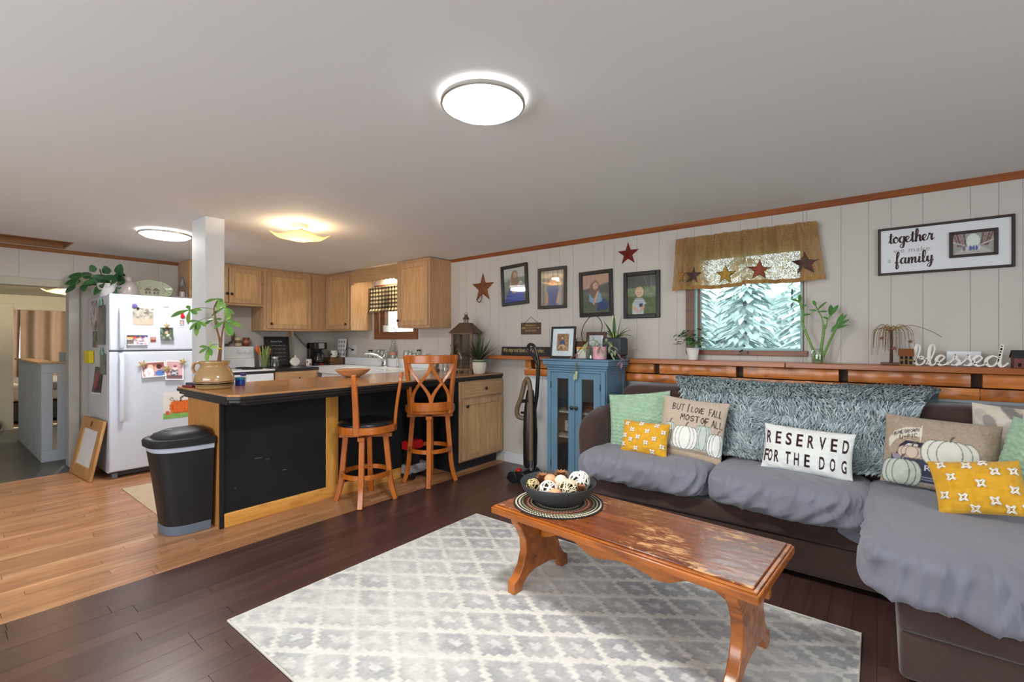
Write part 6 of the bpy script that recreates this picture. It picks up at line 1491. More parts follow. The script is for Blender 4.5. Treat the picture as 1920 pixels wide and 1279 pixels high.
cv = Canvas(12, 12, (150, 84, 76)); cv.rect(.1, .5, .9, .9, (196, 150, 136)); cv.rect(.1, .3, .9, .5, (120, 50, 50))
fphoto('tiny reddish square magnet photo on the freezer door', 1.325, 1.368, 1.222, 1.27, cv)
cv = Canvas(26, 32, (70, 84, 66)); cv.blotch(0, 0, 1, 1, [(50, 60, 56), (150, 170, 180), (90, 110, 80), (40, 44, 44), (200, 196, 190)], 50, .05, .12); cv.ell(.5, .62, .12, .12, (214, 170, 150)); cv.ell(.58, .4, .1, .08, (230, 226, 190))
fphoto('dark green group photo hanging from a star clip on the freezer', 1.40, 1.502, 1.24, 1.36, cv, .03)
cv = bordered(18, 24, (120, 110, 120), .16); cv.ell(.5, .6, .2, .18, (226, 180, 160)); cv.rect(.25, .2, .75, .42, (170, 190, 220))
fphoto('small white-edged portrait below the red clip on the freezer', 1.548, 1.602, 1.37, 1.445, cv)
cv = bordered(44, 32, (190, 140, 140), .05); cv.rect(.06, .6, .94, .92, (150, 90, 90)); cv.ell(.36, .62, .13, .2, (236, 196, 180)); cv.ell(.30, .3, .2, .3, (240, 236, 236)); cv.ell(.64, .55, .12, .2, (230, 180, 160)); cv.ell(.72, .66, .12, .16, (70, 46, 40)); cv.ell(.74, .22, .18, .2, (80, 120, 190)); cv.blotch(.2, .1, .4, .4, [(220, 120, 130)], 5, .02, .04)
fphoto('white-bordered photo of two children cuddling on the fridge door', 1.258, 1.442, .898, 1.042, cv, .025, roll=math.radians(2))
cv = bordered(34, 40, (214, 168, 176), .06); cv.rect(.06, .06, .94, .22, (110, 80, 86)); cv.ell(.5, .36, .22, .2, (90, 90, 104)); cv.ell(.52, .6, .13, .11, (238, 214, 206)); cv.line([(.35, .3), (.65, .42)], .05, (230, 230, 232)); cv.line([(.36, .4), (.62, .26)], .05, (230, 230, 232)); cv.ell(.52, .7, .1, .05, (130, 60, 80))
fphoto('white-bordered pink photo of a baby in striped clothes on the fridge', 1.440, 1.588, .862, 1.045, cv, .03, roll=math.radians(-4))
cv = Canvas(44, 54, (226, 220, 216)); cv.rect(0, 0, 1, .2, (132, 178, 96)); cv.blotch(0, .0, 1, .2, [(150, 196, 110), (110, 160, 80)], 20, .03, .06); cv.rect(.72, .86, 1, 1, (232, 160, 170))
for o_ in (-.22, .22, -.12, .12, 0): cv.ell(.6+o_, .42, .16, .24, (176, 76, 34)); cv.ell(.6+o_, .42, .145, .225, (222, 112, 52))
cv.line([(.6, .64), (.62, .78), (.72, .84)], .05, (70, 56, 40)); cv.line([(.5, .70), (.3, .66), (.2, .74), (.3, .8), (.36, .7)], .012, (50, 44, 40)); cv.ell(.14, .22, .06, .08, (190, 80, 60)); cv.ell(.2, .2, .05, .07, (206, 120, 90))
fphoto("child's drawing of an orange pumpkin low on the fridge door", 1.424, 1.66, .49, .742, cv)
def magnet_star(label, y, z, R_, rot):
    pts = star_pts(R_, R_*.42, 5, rot); b = MB(); x = FXF+.030
    vs = [(x, y+p[0], z+p[1]) for p in pts]+[(x-.005, y+p[0], z+p[1]) for p in pts]+[(x+.006, y, z)]
    b.add(vs, [(i, (i+1) % 10, 20) for i in range(10)]+[(i, 10+i, 10+(i+1) % 10, (i+1) % 10) for i in range(10)]+[tuple(range(19, 9, -1))])
    T = thing('star_magnet', label, 'magnet', 'gold star magnets'); b.build('star', M('dull_gold', S(176, 156, 108), rough=.5, metal=.3), T, smooth=0)
    bx(FXF+.0035, x-.005, y-.007, y+.007, z-.007, z+.007).build('magnet_block', blackp, T, smooth=0)
magnet_star('gold star magnet holding the dark green group photo', 1.445, 1.378, .032, 0)
magnet_star('gold star magnet at the left corner of the cuddling photo', 1.262, 1.02, .042, .3); magnet_star('gold star magnet between the two bordered photos', 1.445, .972, .042, .5); magnet_star('gold star magnet at the top of the pink baby photo', 1.575, 1.032, .038, .25)
T = thing('flower_magnet', 'small purple flower magnet at the top of the freezer', 'magnet')
b = MB()
for k in range(5): b.sphere((FXF+.010, 1.208+.011*math.cos(k*1.256), 1.555+.011*math.sin(k*1.256)), .010, 8)
b.sphere((FXF+.014, 1.208, 1.555), .008, 8); b.build('petals', M('purple_plastic', S(112, 92, 170), rough=.4), T, smooth=180)
MB().cyl((FXF+.0015, 1.232, 1.532), .011, .008, 10, axis='x').build('clip', blackp, T)
T = thing('red_clip', 'red plastic clip magnet at the top right of the freezer', 'magnet')
MB().prism([(1.55, 1.528), (1.59, 1.53), (1.582, 1.50), (1.602, 1.468), (1.578, 1.452), (1.562, 1.462), (1.566, 1.492)], 'yz', FXF+.002, FXF+.014).build('body', M('red_plastic', S(190, 24, 30)), T, bevel=.003)
# papers on the fridge side
def sphoto(label, x0, x1, z0, z1, cv, bow=.012, skew=0):
    b = MB().grid(lambda u, v: (x0+(x1-x0)*u+skew*(v-.5), 1.0305-.0015-bow*math.sin(PI*u)*(1-v), z0+(z1-z0)*v), cv.nx, cv.ny)
    return tag(b.build('photo', photo, None, smooth=0, cols=cv.cols(cv.nx, cv.ny)), label, 'photo', 'papers on the refrigerator side')
cv = Canvas(24, 40, (190, 176, 176)); cv.blotch(0, 0, 1, 1, [(60, 52, 50), (214, 196, 196), (120, 104, 100), (230, 220, 220)], 30, .08, .18)
sphoto('grey photo strip at the back top of the fridge side', -6.06, -5.80, 1.33, 1.62, cv)
cv = Canvas(24, 40, (120, 116, 110)); cv.blotch(0, 0, 1, 1, [(70, 70, 66), (150, 140, 130), (40, 40, 40), (100, 110, 104)], 30, .08, .18); cv.rect(.8, 0, 1, 1, (90, 100, 130))
sphoto('tall dark photo at the front top of the fridge side', -5.76, -5.47, 1.20, 1.56, cv)
cv = Canvas(24, 30, (96, 90, 80)); cv.blotch(0, 0, 1, 1, [(60, 56, 50), (130, 120, 106), (180, 170, 160)], 24, .08, .16)
sphoto('brown photo below the grey strip on the fridge side', -5.98, -5.79, 1.17, 1.325, cv)
cv = Canvas(24, 30, (110, 120, 112)); cv.blotch(0, 0, 1, 1, [(70, 80, 72), (150, 160, 150), (90, 100, 90)], 24, .08, .16)
sphoto('greenish photo with a green clip at the middle of the fridge side', -5.68, -5.45, .93, 1.12, cv)
for lab, x, z in (('mint green clip on the tall dark fridge-side photo', -5.60, 1.585), ('mint green clip on the greenish fridge-side photo', -5.57, 1.135)):
    T = thing('clip', lab, 'clip', 'mint clips'); bx(x-.04, x+.04, 1.012, 1.0285, z-.03, z+.012).build('jaw', M('mint_plastic', S(120, 168, 146), rough=.4), T, bevel=.004); MB().prism([(x-.03, z+.0125), (x+.03, z+.0125), (x+.015, z+.045), (x-.01, z+.035)], 'xz', 1.014, 1.024).build('grip', M('mint_plastic', S(120, 168, 146)), T, bevel=.003)
cv = Canvas(24, 34, (60, 50, 60)); cv.rect(.2, .2, .75, .8, (150, 40, 50)); cv.blotch(0, 0, 1, 1, [(40, 40, 60), (120, 30, 40), (90, 80, 90)], 24, .06, .14); cv.rect(0, 0, 1, .06, (236, 236, 240))
sphoto('curled red and dark photo low on the fridge side', -5.93, -5.60, .74, .99, cv, .03, .12)
tag(bx(-6.13, -5.92, .992, 1.029, 1.02, 1.14).build('yellow_notepad', M('notepad_yellow', S(226, 206, 20), rough=.5), bevel=.004), 'bright yellow notepad box stuck to the fridge side', 'notepad')

# ============================================================ on top of the fridge
FT = 1.6555
def ceramic(name, label, cat, prof, c, mat, n=28, part='body', **kw):
    T = thing(name, label, cat); MB().lathe(prof, c, n, cap=False, **kw).build(part, mat, T, smooth=40); return T
T = thing('pothos_plant', 'trailing dark green pothos in a white pot on the fridge', 'plant')
px_, py_ = -5.80, 1.115; FB = 1.6485
MB().lathe([(.001, 0), (.062, 0), (.066, .004), (.088, .125), (.091, .13), (.086, .13), (.08, .10), (.001, .10)], (px_, py_, FB), 30, cap=False).build('pot', M('pot_pale', S(206, 202, 204), rough=.5), T, smooth=40)
pl = M('pothos_leaf', S(52, 92, 52), rough=.4, var=.25, vscale=15, rvar=.25)
r = random.Random(14); Rc = Rv
def pv(s_, d_, h): return Vector((px_, py_, FB))+Rv*s_+Dv*d_+Vector((0, 0, h))
vine = catmull([pv(0, 0, .11), pv(-.08, -.02, .19), pv(-.16, -.05, .21), pv(-.24, -.05, .17), pv(-.27, -.05, .10)], 6); MB().tube(vine, .004, 6).build('vine', M('vine_dark', S(96, 110, 66)), T)
for s_, h, dx, dz, l, w_ in ((-.27, .20, -.9, .15, .12, .085), (-.30, .16, -.9, -.1, .13, .09), (-.28, .11, -.8, -.5, .11, .08), (-.24, .13, .4, -.5, .1, .075), (-.18, .19, -.6, .5, .10, .075), (-.12, .18, -.5, -.2, .10, .075), (-.10, .24, -.3, .9, .09, .07), (-.04, .20, .3, .5, .12, .09), (.02, .17, .6, .3, .12, .09), (.06, .14, .8, .2, .12, .085), (-.03, .15, -.4, .4, .13, .09), (.09, .16, .6, .7, .10, .08), (.12, .21, .3, .9, .14, .11), (.03, .22, -.2, .8, .10, .08), (-.07, .14, -.8, .1, .11, .08), (.10, .11, .8, -.2, .08, .06), (.0, .12, .1, .2, .12, .09), (-.02, .11, -.2, -.6, .11, .08), (.05, .10, .4, -.5, .10, .075)):
    d = Rv*dx+Vector((0, 0, dz))-Dv*r.uniform(.1, .5); MB().leaf(pv(s_, r.uniform(-.06, .04), h), d, l, w_, .15, up=tuple(-Dv+Vector((0, 0, .5))), n=6, shape='heart', fold=.15).build('leaf', pl, T, smooth=180)
for k in range(16):
    a = r.uniform(-.12, .13); h = r.uniform(.12, .21); d = Rv*(a*6+r.uniform(-.5, .5))+Vector((0, 0, r.uniform(-.3, .9)))-Dv*r.uniform(.2, .8); MB().leaf(pv(a, r.uniform(-.08, .06), h), d, r.uniform(.07, .12), r.uniform(.06, .09), .2, up=tuple(-Dv+Vector((0, 0, .5))), n=6, shape='heart', fold=.15).build('leaf', pl, T, smooth=180)
ceramic('stoneware_jug', 'grey glazed stoneware jug with a short neck on the fridge', 'jug', [(.001, 0), (.075, 0), (.08, .008), (.082, .10), (.06, .145), (.036, .165), (.034, .185), (.044, .2), (.04, .205), (.03, .2), (.028, .18)], (-5.70, 1.24, FB), M('jug_grey', S(150, 140, 138), rough=.3, spec=.5, var=.08))
T = thing('oval_platter', 'oval stoneware platter painted with houses standing on the fridge', 'platter')
push(TR(-5.72, 1.435, FB+.002) @ Matrix.Rotation(-.25, 4, 'Y') @ Matrix.Rotation(PI/2, 4, 'Z') @ Matrix.Rotation(PI/2, 4, 'X'))
cv = Canvas(90, 54, (150, 156, 132)); cv.ell(.5, .5, .33, .33, (128, 130, 110)); cv.ell(.5, .5, .315, .31, (150, 152, 130))
for x in (.33, .52): cv.rect(x, .26, x+.17, .46, (136, 132, 120)); cv.poly([(x-.02, .46), (x+.085, .62), (x+.19, .46)], (96, 90, 86)); cv.rect(x+.03, .28, x+.06, .40, (80, 76, 70)); cv.rect(x+.1, .28, x+.14, .40, (80, 76, 70))
for x in (.30, .42, .5): cv.line([(x-.06, .45), (x-.02, .68), (x+.05, .70), (x+.09, .55)], .008, (104, 104, 92), .6)
for k in range(14): a = k*PI/7; cv.ell(.5+.43*math.cos(a), .5+.43*math.sin(a), .014, .02, (84, 84, 80))
a_, b_ = .178, .098
def plat(u, v):
    R_ = .0001+v; an = 2*PI*u; lift = .022*max(0, (v-.7)/.3); wob = 1+.015*math.sin(an*8)*(v > .9); return (a_*R_*math.cos(an)*wob, b_+b_*R_*math.sin(an)*wob, lift)
n1, n2 = 72, 24; b = MB().grid(plat, n1, n2)
U_, V_ = np.meshgrid(np.arange(n1+1)/n1, np.arange(n2+1)/n2); cxx = .5+.5*V_*np.cos(2*PI*U_); cyy = .5+.5*V_*np.sin(2*PI*U_)
aa = np.clip(cv.a, 0, 255)[np.clip((cyy*cv.ny).astype(int), 0, cv.ny-1), np.clip((cxx*cv.nx).astype(int), 0, cv.nx-1)]/255.; aa = ((aa+.055)/1.055)**2.4
o = b.build('dish', vcol('glazed_print', rough=.25, spec=.5), T, smooth=180, cols=np.concatenate([aa, np.ones(aa.shape[:2]+(1,))], 2).reshape(-1, 4)); sm = o.modifiers.new('t', 'SOLIDIFY'); sm.thickness = .006
pop()
T = thing('cage_lantern', 'small pewter birdcage lantern at the back of the fridge top', 'lantern')
lc = (-5.80, 1.715, FB)
MB().lathe([(.001, 0), (.05, 0), (.05, .012), (.04, .018)], lc, 20, cap=True).build('base', M('pewter', S(120, 112, 112), rough=.5, metal=.4), T)
for k in range(10): a = k*PI/5; MB().tube(catmull([(lc[0]+.045*math.cos(a), lc[1]+.045*math.sin(a), lc[2]+.015), (lc[0]+.046*math.cos(a), lc[1]+.046*math.sin(a), lc[2]+.10), (lc[0]+.03*math.cos(a), lc[1]+.03*math.sin(a), lc[2]+.15), (lc[0]+.012*math.cos(a), lc[1]+.012*math.sin(a), lc[2]+.17)], 4), .002, 5).build('wire', M('pewter', S(120, 112, 112)), T)
MB().lathe([(.03, .16), (.034, .17), (.022, .2), (.024, .215), (.012, .24), (.014, .25), (.004, .27)], lc, 16).build('finial', M('pewter', S(120, 112, 112)), T)
MB().cyl((lc[0], lc[1], lc[2]+.016), .025, .09, 14).build('candle', M('candle_grey', S(180, 172, 172), rough=.5), T)
T = thing('oval_dish', 'thin oval dish balanced on a dark base near the front of the fridge', 'dish'); MB().lathe([(.001, .012), (.03, .012), (.09, .026), (.092, .029), (.03, .018), (.001, .016)], (-5.56, 1.635, FB), 30, cap=False, sx=.6).build('dish', M('dish_grey', S(150, 146, 140), rough=.4), T); MB().lathe([(.05, 0), (.04, .012)], (-5.56, 1.635, FB), 20, sx=.6).build('foot', M('pewter_dark', S(80, 74, 70)), T)
tag(MB().lathe([(.034, 0), (.036, .003), (.036, .022), (.033, .026)], (-5.48, 1.735, FB), 24).build('white_tub', whitep, bevel=.001), 'small white round tub at the front corner of the fridge top', 'tub')

# ============================================================ on the bar counter
CT_ = .906
jugm = M('stoneware_tan', S(172, 138, 92), rough=.18, spec=.6, var=.08, vscale=10, coat=.4)
T = thing('money_tree', 'money tree growing in a tan stoneware jug with a dark band', 'plant')
jx, jy = -3.625, 1.262
prof = [(.001, 0), (.098, 0), (.107, .006), (.117, .035), (.122, .055), (.121, .075), (.113, .10), (.098, .13), (.085, .15), (.083, .158), (.09, .17), (.095, .182), (.093, .188), (.086, .186), (.078, .165), (.001, .16)]
MB().lathe(prof, (jx, jy, CT_), 44, cap=False, fn=lambda a, j: 1).build('jug', jugm, T, smooth=45)
for z, h, c, rr_ in ((.022, .004, (46, 34, 26), .1145), (.030, .014, (40, 28, 22), .118), (.048, .004, (46, 34, 26), .1218)):
    MB().lathe([(rr_-.002, 0), (rr_+.0012, h*.2), (rr_+.0016+h*.05, h*.8), (rr_-.001, h)], (jx, jy, CT_+z), 44, cap=False).build('glaze_band', M('band_dark', S(44, 32, 26), rough=.2), T, smooth=180)
hpts = [Vector((jx, jy, CT_))-Rv*.085+Vector((0, 0, .178)), Vector((jx, jy, CT_))-Rv*.135+Vector((0, 0, .172)), Vector((jx, jy, CT_))-Rv*.150+Vector((0, 0, .135)), Vector((jx, jy, CT_))-Rv*.128+Vector((0, 0, .10)), Vector((jx, jy, CT_))-Rv*.112+Vector((0, 0, .085))]
MB().tube(catmull(hpts, 8), .013, 10, flat=.7).build('handle', jugm, T)
MB().lathe([(.001, 0), (.08, 0)], (jx, jy, CT_+.165), 24, cap=False).build('soil', M('soil', S(50, 38, 30)), T)
def jv(s_, h, d_=0): return Vector((jx, jy, CT_+.165))+Rv*s_+Dv*d_+Vector((0, 0, h))
trk = M('trunk_tan', S(120, 84, 62), rough=.7, bmp=.2)
MB().tube(catmull([jv(.03, 0), jv(.036, .05), jv(.043, .12)], 5), lambda t: .016-.007*t, 8).build('trunk', trk, T)
s1 = catmull([jv(.040, .10), jv(.036, .17), jv(.016, .25), jv(.008, .32), (jv(-.002, .37)), jv(.0, .40), jv(.018, .44)], 5); s2 = catmull([jv(.043, .10), jv(.05, .19), jv(.062, .26), jv(.068, .30)], 5)
for s_ in (s1, s2): MB().tube(s_, lambda t: .0075-.004*t, 7).build('stem', trk, T)
ml = M('money_leaf', S(128, 168, 76), rough=.4, var=.22, vscale=18, rvar=.2); mld = M('money_leaf_dark', S(92, 136, 62), rough=.4, var=.2, vscale=18)
def cluster(c, lv, stem0, d0):
    MB().tube(catmull([stem0, (stem0+c)/2+Vector((0, 0, .012)), c], 4), .002, 5).build('petiole', M('vine_green', S(110, 116, 80)), T)
    for i, (dx, dz, l, w_) in enumerate(lv):
        d = Rv*dx+Vector((0, 0, dz))+Dv*(d0+(.25 if i % 2 else -.25)); MB().leaf(c, d, l, w_, .12, up=tuple(-Dv*.8+Vector((0, 0, .6))), n=6, shape='obov', fold=.2).build('leaf', ml if i % 2 else mld, T, smooth=180)
cluster(jv(-.135, .375, -.05), [(-.9, -.3, .125, .042), (-.3, -.9, .10, .042), (.7, -.25, .075, .032), (.8, .1, .075, .026), (-.1, .5, .04, .028)], s1[22], 0)
cluster(jv(.030, .455, 0), [(-.9, -.2, .09, .03), (-.15, -.9, .075, .042), (.8, -.3, .05, .024), (.4, -.6, .07, .03)], s1[-1], -.1)
cluster(jv(.062, .40, .02), [(-.8, -.5, .11, .03), (.15, -.95, .09, .042), (.85, -.5, .09, .02), (-.95, .05, .07, .018), (.5, .4, .04, .02)], s1[-3], .1)
cluster(jv(-.080, .30, -.04), [(-.55, -.75, .08, .03), (-.25, -.95, .10, .045), (.3, -.8, .07, .03), (.6, -.4, .06, .024), (-.9, .0, .07, .022)], s1[15], -.2)
cluster(jv(-.020, .315, .03), [(-.6, -.3, .09, .03), (.3, -.85, .055, .03), (.7, .05, .06, .02), (-.7, .1, .09, .03)], s1[16], .2)
cluster(jv(.075, .30, 0), [(-.7, -.5, .085, .035), (.8, -.2, .11, .04), (.6, -.75, .12, .045), (.2, -.9, .10, .04), (.9, .1, .08, .03), (.4, .5, .05, .022)], s2[-1], 0)
cluster(jv(-.005, .12, -.05), [(-.7, -.5, .07, .028), (-.2, -.95, .10, .038), (.5, -.55, .08, .03), (.55, .05, .06, .024), (-.65, .15, .06, .022), (.2, .6, .05, .02)], s1[3], -.2)
tag(MB().lathe([(.003, -.006), (.012, -.003), (.014, .004), (.006, .009)], s1[1]-Dv*.004, 8).build('plant_tie', M('yellow_tie', S(226, 206, 40), rough=.5)), 'tiny yellow tie on the money tree stem', 'tie')
T = thing('blue_jar', 'small blue jar with teal lid beside the stoneware jug', 'jar')
c = (-3.705, 1.46, CT_); MB().lathe([(.03, 0), (.033, .004), (.033, .038), (.03, .042)], c, 20).build('body', M('jar_blue', S(34, 62, 150), rough=.3), T); MB().lathe([(.034, .0425), (.034, .058), (.031, .06)], c, 20).build('lid', M('lid_teal', S(40, 130, 160), rough=.3), T)
T = thing('spice_bottle', 'white bottle with a purple cap behind the stoneware jug', 'bottle')
c = (-3.865, 1.545, CT_); MB().lathe([(.02, 0), (.022, .003), (.022, .055), (.014, .06)], c, 16).build('body', whitep, T); MB().lathe([(.021, .0605), (.021, .078)], c, 16).build('cap', M('cap_purple', S(74, 50, 130), rough=.4), T)
T = thing('wallet', 'small dark red folded wallet on the counter left of the jug', 'wallet')
push(TR(-3.83, 1.185, CT_, .3)); bx(-.05, .05, -.03, .03, 0, .016).build('lower', M('red_dark', S(120, 40, 44), rough=.5), T, bevel=.004); bx(-.03, .05, -.02, .028, .0165, .034).build('upper', M('grey_dark', S(60, 62, 70), rough=.5), T, bevel=.004); pop()
T = thing('wooden_bowl', 'shallow pale wooden dough bowl on the bar counter', 'bowl')
MB().lathe([(.001, 0), (.06, 0), (.10, .016), (.14, .042), (.166, .068), (.163, .071), (.135, .047), (.09, .02), (.001, .010)], (-3.77, 2.44, CT_), 44, cap=False, sy=1.0, sx=.8).build('shell', wood('bowl_wood', S(184, 136, 92), S(212, 166, 120), 'y', rough=.45, rvar=0), T, smooth=45)
# lantern
lw = wood('lantern_wood', S(92, 72, 56), S(128, 106, 84), 'z', rough=.7, rvar=.05); lmtl = M('lantern_metal', S(92, 70, 54), rough=.6, metal=.3, var=.15)
T = thing('lantern', 'tall weathered wooden lantern with metal roof on the bar counter', 'lantern')
push(TR(-3.37, 3.505, CT_, math.radians(20)))
a = .118
b = MB().box(-a, a, -a, a, .025, .05); b.build('base', lw, T, bevel=.003)
for sx in (-1, 1):
    for sy in (-1, 1):
        bx(sx*a-(.035 if sx > 0 else 0), sx*a+(.035 if sx < 0 else 0), sy*a-(.035 if sy > 0 else 0), sy*a+(.035 if sy < 0 else 0), 0, .0248).build('foot', lw, T, bevel=.002)
        cx_, cy_ = sx*(a-.014), sy*(a-.014); bx(cx_-.012, cx_+.012, cy_-.012, cy_+.012, .0502, .395).build('post', lw, T, bevel=.002)
bx(-a-.006, a+.006, -a-.006, a+.006, .3952, .41).build('top_frame', lw, T, bevel=.002)
b = MB().add([(-a-.02, -a-.02, .41), (a+.02, -a-.02, .41), (a+.02, a+.02, .41), (-a-.02, a+.02, .41), (-.05, -.05, .515), (.05, -.05, .515), (.05, .05, .515), (-.05, .05, .515)], [(0, 1, 5, 4), (1, 2, 6, 5), (2, 3, 7, 6), (3, 0, 4, 7), (4, 5, 6, 7), (3, 2, 1, 0)]); b.build('roof', lmtl, T, smooth=0)
for k in range(8): q_ = k*PI/4; MB().cyl((.022*math.cos(q_), .022*math.sin(q_), .515), .004, .035, 6).build('vent_bar', lmtl, T)
MB().lathe([(.036, .55), (.03, .565), (.016, .585), (.012, .59), (.012, .60), (.003, .606)], (0, 0, 0), 16).build('cap', lmtl, T)
MB().tube([(.02*math.cos(k*PI/8), 0, .602+.02*math.sin(k*PI/8)) for k in range(16)], .0025, 6, closed=True).build('ring', lmtl, T)
for k, (x0, x1, y0, y1) in enumerate(((-a+.026, a-.026, -a+.012, -a+.014), (-a+.026, a-.026, a-.014, a-.012), (-a+.012, -a+.014, -a+.026, a-.026), (a-.014, a-.012, -a+.026, a-.026))):
    bx(x0, x1, y0, y1, .051, .395).build('pane', glass('lantern_glass', (.72, .68, .62, 1), .2), T, smooth=0)
MB().cyl((0, 0, .0505), .045, .16, 20).build('candle', M('candle_dark', S(52, 46, 48), rough=.6), T)
pop()
T = thing('spiky_plant', 'dark spiky dracaena in a ribbed cream pot on the counter end', 'plant')
dx_, dy_ = -3.125, 3.44
MB().lathe([(.001, 0), (.05, 0), (.057, .012), (.068, .06), (.07, .10), (.065, .13), (.069, .139), (.062, .14), (.058, .12), (.001, .118)], (dx_, dy_, CT_), 48, cap=False, fn=lambda a, j: 1+(.025*(math.sin(a*16) > 0) if 1 <= j <= 4 else 0)).build('pot', M('ribbed_cream', S(214, 208, 192), rough=.5), T, smooth=60)
MB().lathe([(.066, 0), (.0715, .003), (.0715, .015), (.066, .018)], (dx_, dy_, CT_+.117), 40, cap=False).build('green_band', M('green_glaze', S(70, 96, 72), rough=.4), T)
dl = M('dracaena_leaf', S(44, 58, 34), rough=.4, var=.3, vscale=25, rvar=.35); dl2 = M('dracaena_light', S(96, 104, 62), rough=.4, var=.2, vscale=25, rvar=.2); r = random.Random(23)
for k in range(95):
    az = r.uniform(0, 2*PI); el = r.uniform(.2, 1.45); l = r.uniform(.18, .31)
    if math.sin(az)*math.cos(el)*l > .24: continue
    MB().leaf((dx_+.012*math.cos(az), dy_+.012*math.sin(az), CT_+.135), dirv(az, el), l, .014, r.uniform(0, .25), n=5, shape='blade', fold=.3).build('leaf', dl2 if k % 7 == 0 else dl, T, smooth=180)
T = thing('sanitizer_bottle', 'clear pump bottle with a blue and white top beside the lantern', 'bottle')
c = (-3.64, 3.47, CT_); MB().lathe([(.03, 0), (.034, .004), (.034, .09), (.02, .115), (.013, .12)], c, 18).build('body', glass('clear_glass'), T); MB().lathe([(.014, .1205), (.016, .135), (.012, .16)], c, 14).build('collar', whitep, T); MB().lathe([(.013, .1605), (.013, .178), (.008, .182)], c, 14).build('pump', M('pump_blue', S(60, 120, 170), rough=.4), T)
T = thing('tall_black_box', 'tall narrow black box half hidden behind the lantern', 'box'); bx(-3.66, -3.60, 3.56, 3.62, CT_, CT_+.29).build('carton', blackp, T, bevel=.002); bx(-3.655, -3.63, 3.558, 3.5598, CT_+.19, CT_+.27).build('label_patch', M('label_grey', S(160, 164, 176)), T, smooth=0)
T = thing('mail_stack', 'leaning bundle of papers in a wooden holder on the counter', 'papers')
push(TR(-3.74, 3.40, CT_, .2)); bx(-.05, .05, -.03, .03, 0, .03).build('holder', lw, T, bevel=.002)
for k in range(4): push(Matrix.Translation((-.03+.018*k, 0, .0305)) @ Matrix.Rotation(.35, 4, 'Y')); bx(-.004, .004, -.028, .028, 0, .10-.008*k).build('paper', M('paper_%d' % (k % 2), S(*((196, 178, 160), (150, 128, 110))[k % 2]), rough=.8), T, smooth=0); pop()
pop()
# toys under the bar
T = thing('toy_truck', 'red and grey toy truck on the floor under the bar', 'toy')
push(TR(-3.305, 2.775, 0, 0)); bx(-.05, .05, -.12, .12, .05, .13).build('chassis', M('toy_grey', S(170, 172, 176), rough=.4), T, bevel=.008)
for sx in (-1, 1):
    for sy in (-1, 1): MB().cyl((sx*.055-.012, sy*.08, .0325), .032, .024, 16, axis='x').build('wheel', blackp, T, bevel=.003)
bx(-.045, .045, -.10, .02, .131, .26).build('cab', blackp, T, bevel=.01); bx(-.05, .05, -.12, .06, .261, .34).build('red_body', M('red_plastic', S(190, 24, 30)), T, bevel=.015); pop()

# ============================================================ back of the kitchen
KC = .9055
T = thing('coffee_maker', 'black drip coffee maker with glass carafe in the corner', 'coffee maker')
cx_, cy_ = -6.00, 3.33
bx(cx_-.10, cx_+.12, cy_-.09, cy_+.09, KC, KC+.03).build('hot_plate', blackp, T, bevel=.006)
bx(cx_-.10, cx_-.02, cy_-.09, cy_+.09, KC+.0305, KC+.30).build('tower', blackp, T, bevel=.008)
bx(cx_-.10, cx_+.11, cy_-.09, cy_+.09, KC+.215, KC+.305).build('brew_head', blackp, T, bevel=.012)
bx(cx_+.1105, cx_+.114, cy_-.035, cy_+.045, KC+.225, KC+.298).build('chrome_panel', chrome, T, bevel=.001)
MB().lathe([(.055, 0), (.066, .02), (.068, .06), (.05, .11), (.045, .12)], (cx_+.05, cy_, KC+.0305), 24, cap=False).build('carafe', glass('smoked_glass', (.35, .32, .3, 1), .25), T); MB().lathe([(.046, .12), (.05, .14), (.02, .15)], (cx_+.05, cy_, KC+.0305), 20).build('carafe_lid', blackp, T)
MB().tube(catmull([(cx_+.095, cy_+.01, KC+.15), (cx_+.15, cy_+.015, KC+.15), (cx_+.15, cy_+.015, KC+.09), (cx_+.115, cy_+.01, KC+.06)], 5), .007, 7).build('carafe_handle', blackp, T)
bx(cx_+.12, cx_+.1235, cy_-.02, cy_+.03, KC+.006, KC+.022).build('red_label', M('red_plastic', S(190, 24, 30)), T, smooth=0)
T = thing('chalk_sign', 'upright black framed chalkboard sign with lettered lines', 'sign')
push(TR(-6.12, 2.865, KC) @ Matrix.Rotation(-.12, 4, 'Y')); bx(-.012, .0, -.145, .145, 0, .37).build('board', M('slate', S(40, 40, 42), rough=.7), T, smooth=0)
b = MB().box(-.002, .012, -.16, -.14, 0, .385).box(-.002, .012, .14, .16, 0, .385).box(-.002, .012, -.14, .14, 0, .02).box(-.002, .012, -.14, .14, .365, .385); b.build('frame', M('sign_frame_black', S(28, 26, 26), rough=.5), T, bevel=.003)
wh = M('chalk_white', S(206, 206, 206), rough=.8)
V, Tr, _ = text_mesh('Kitchen Rules', .2); b = MB(); b.add([(.0006, -.075+.15*v[0], .312+.026*v[1]) for v in V], [tuple(int(i) for i in t) for t in Tr]); b.build('lettering', wh, T, smooth=0)
r = random.Random(2)
for z in (.265, .218, .170, .122, .074):       # too small in the photograph to read: rows of chalk squiggles
    b = MB(); y = -.115
    for wl in (.022, .05, .025, .055, .03):
        m = max(3, int(wl/.005)); b.tube([(.001, y+wl*q_/m, z+r.uniform(0, .011)) for q_ in range(m+1)], .0013, 4); y += wl+.010
    b.build('chalk_line', wh, T, smooth=0)
pop()
T = thing('pumpkin_cutout', 'flat white wooden pumpkin standing on the black counter', 'ornament')
pts = [(3.02+.062*math.cos(a)*(1+.06*math.cos(4*a)), KC+.058+.057*math.sin(a)) for a in [k*PI/20 for k in range(40)]]
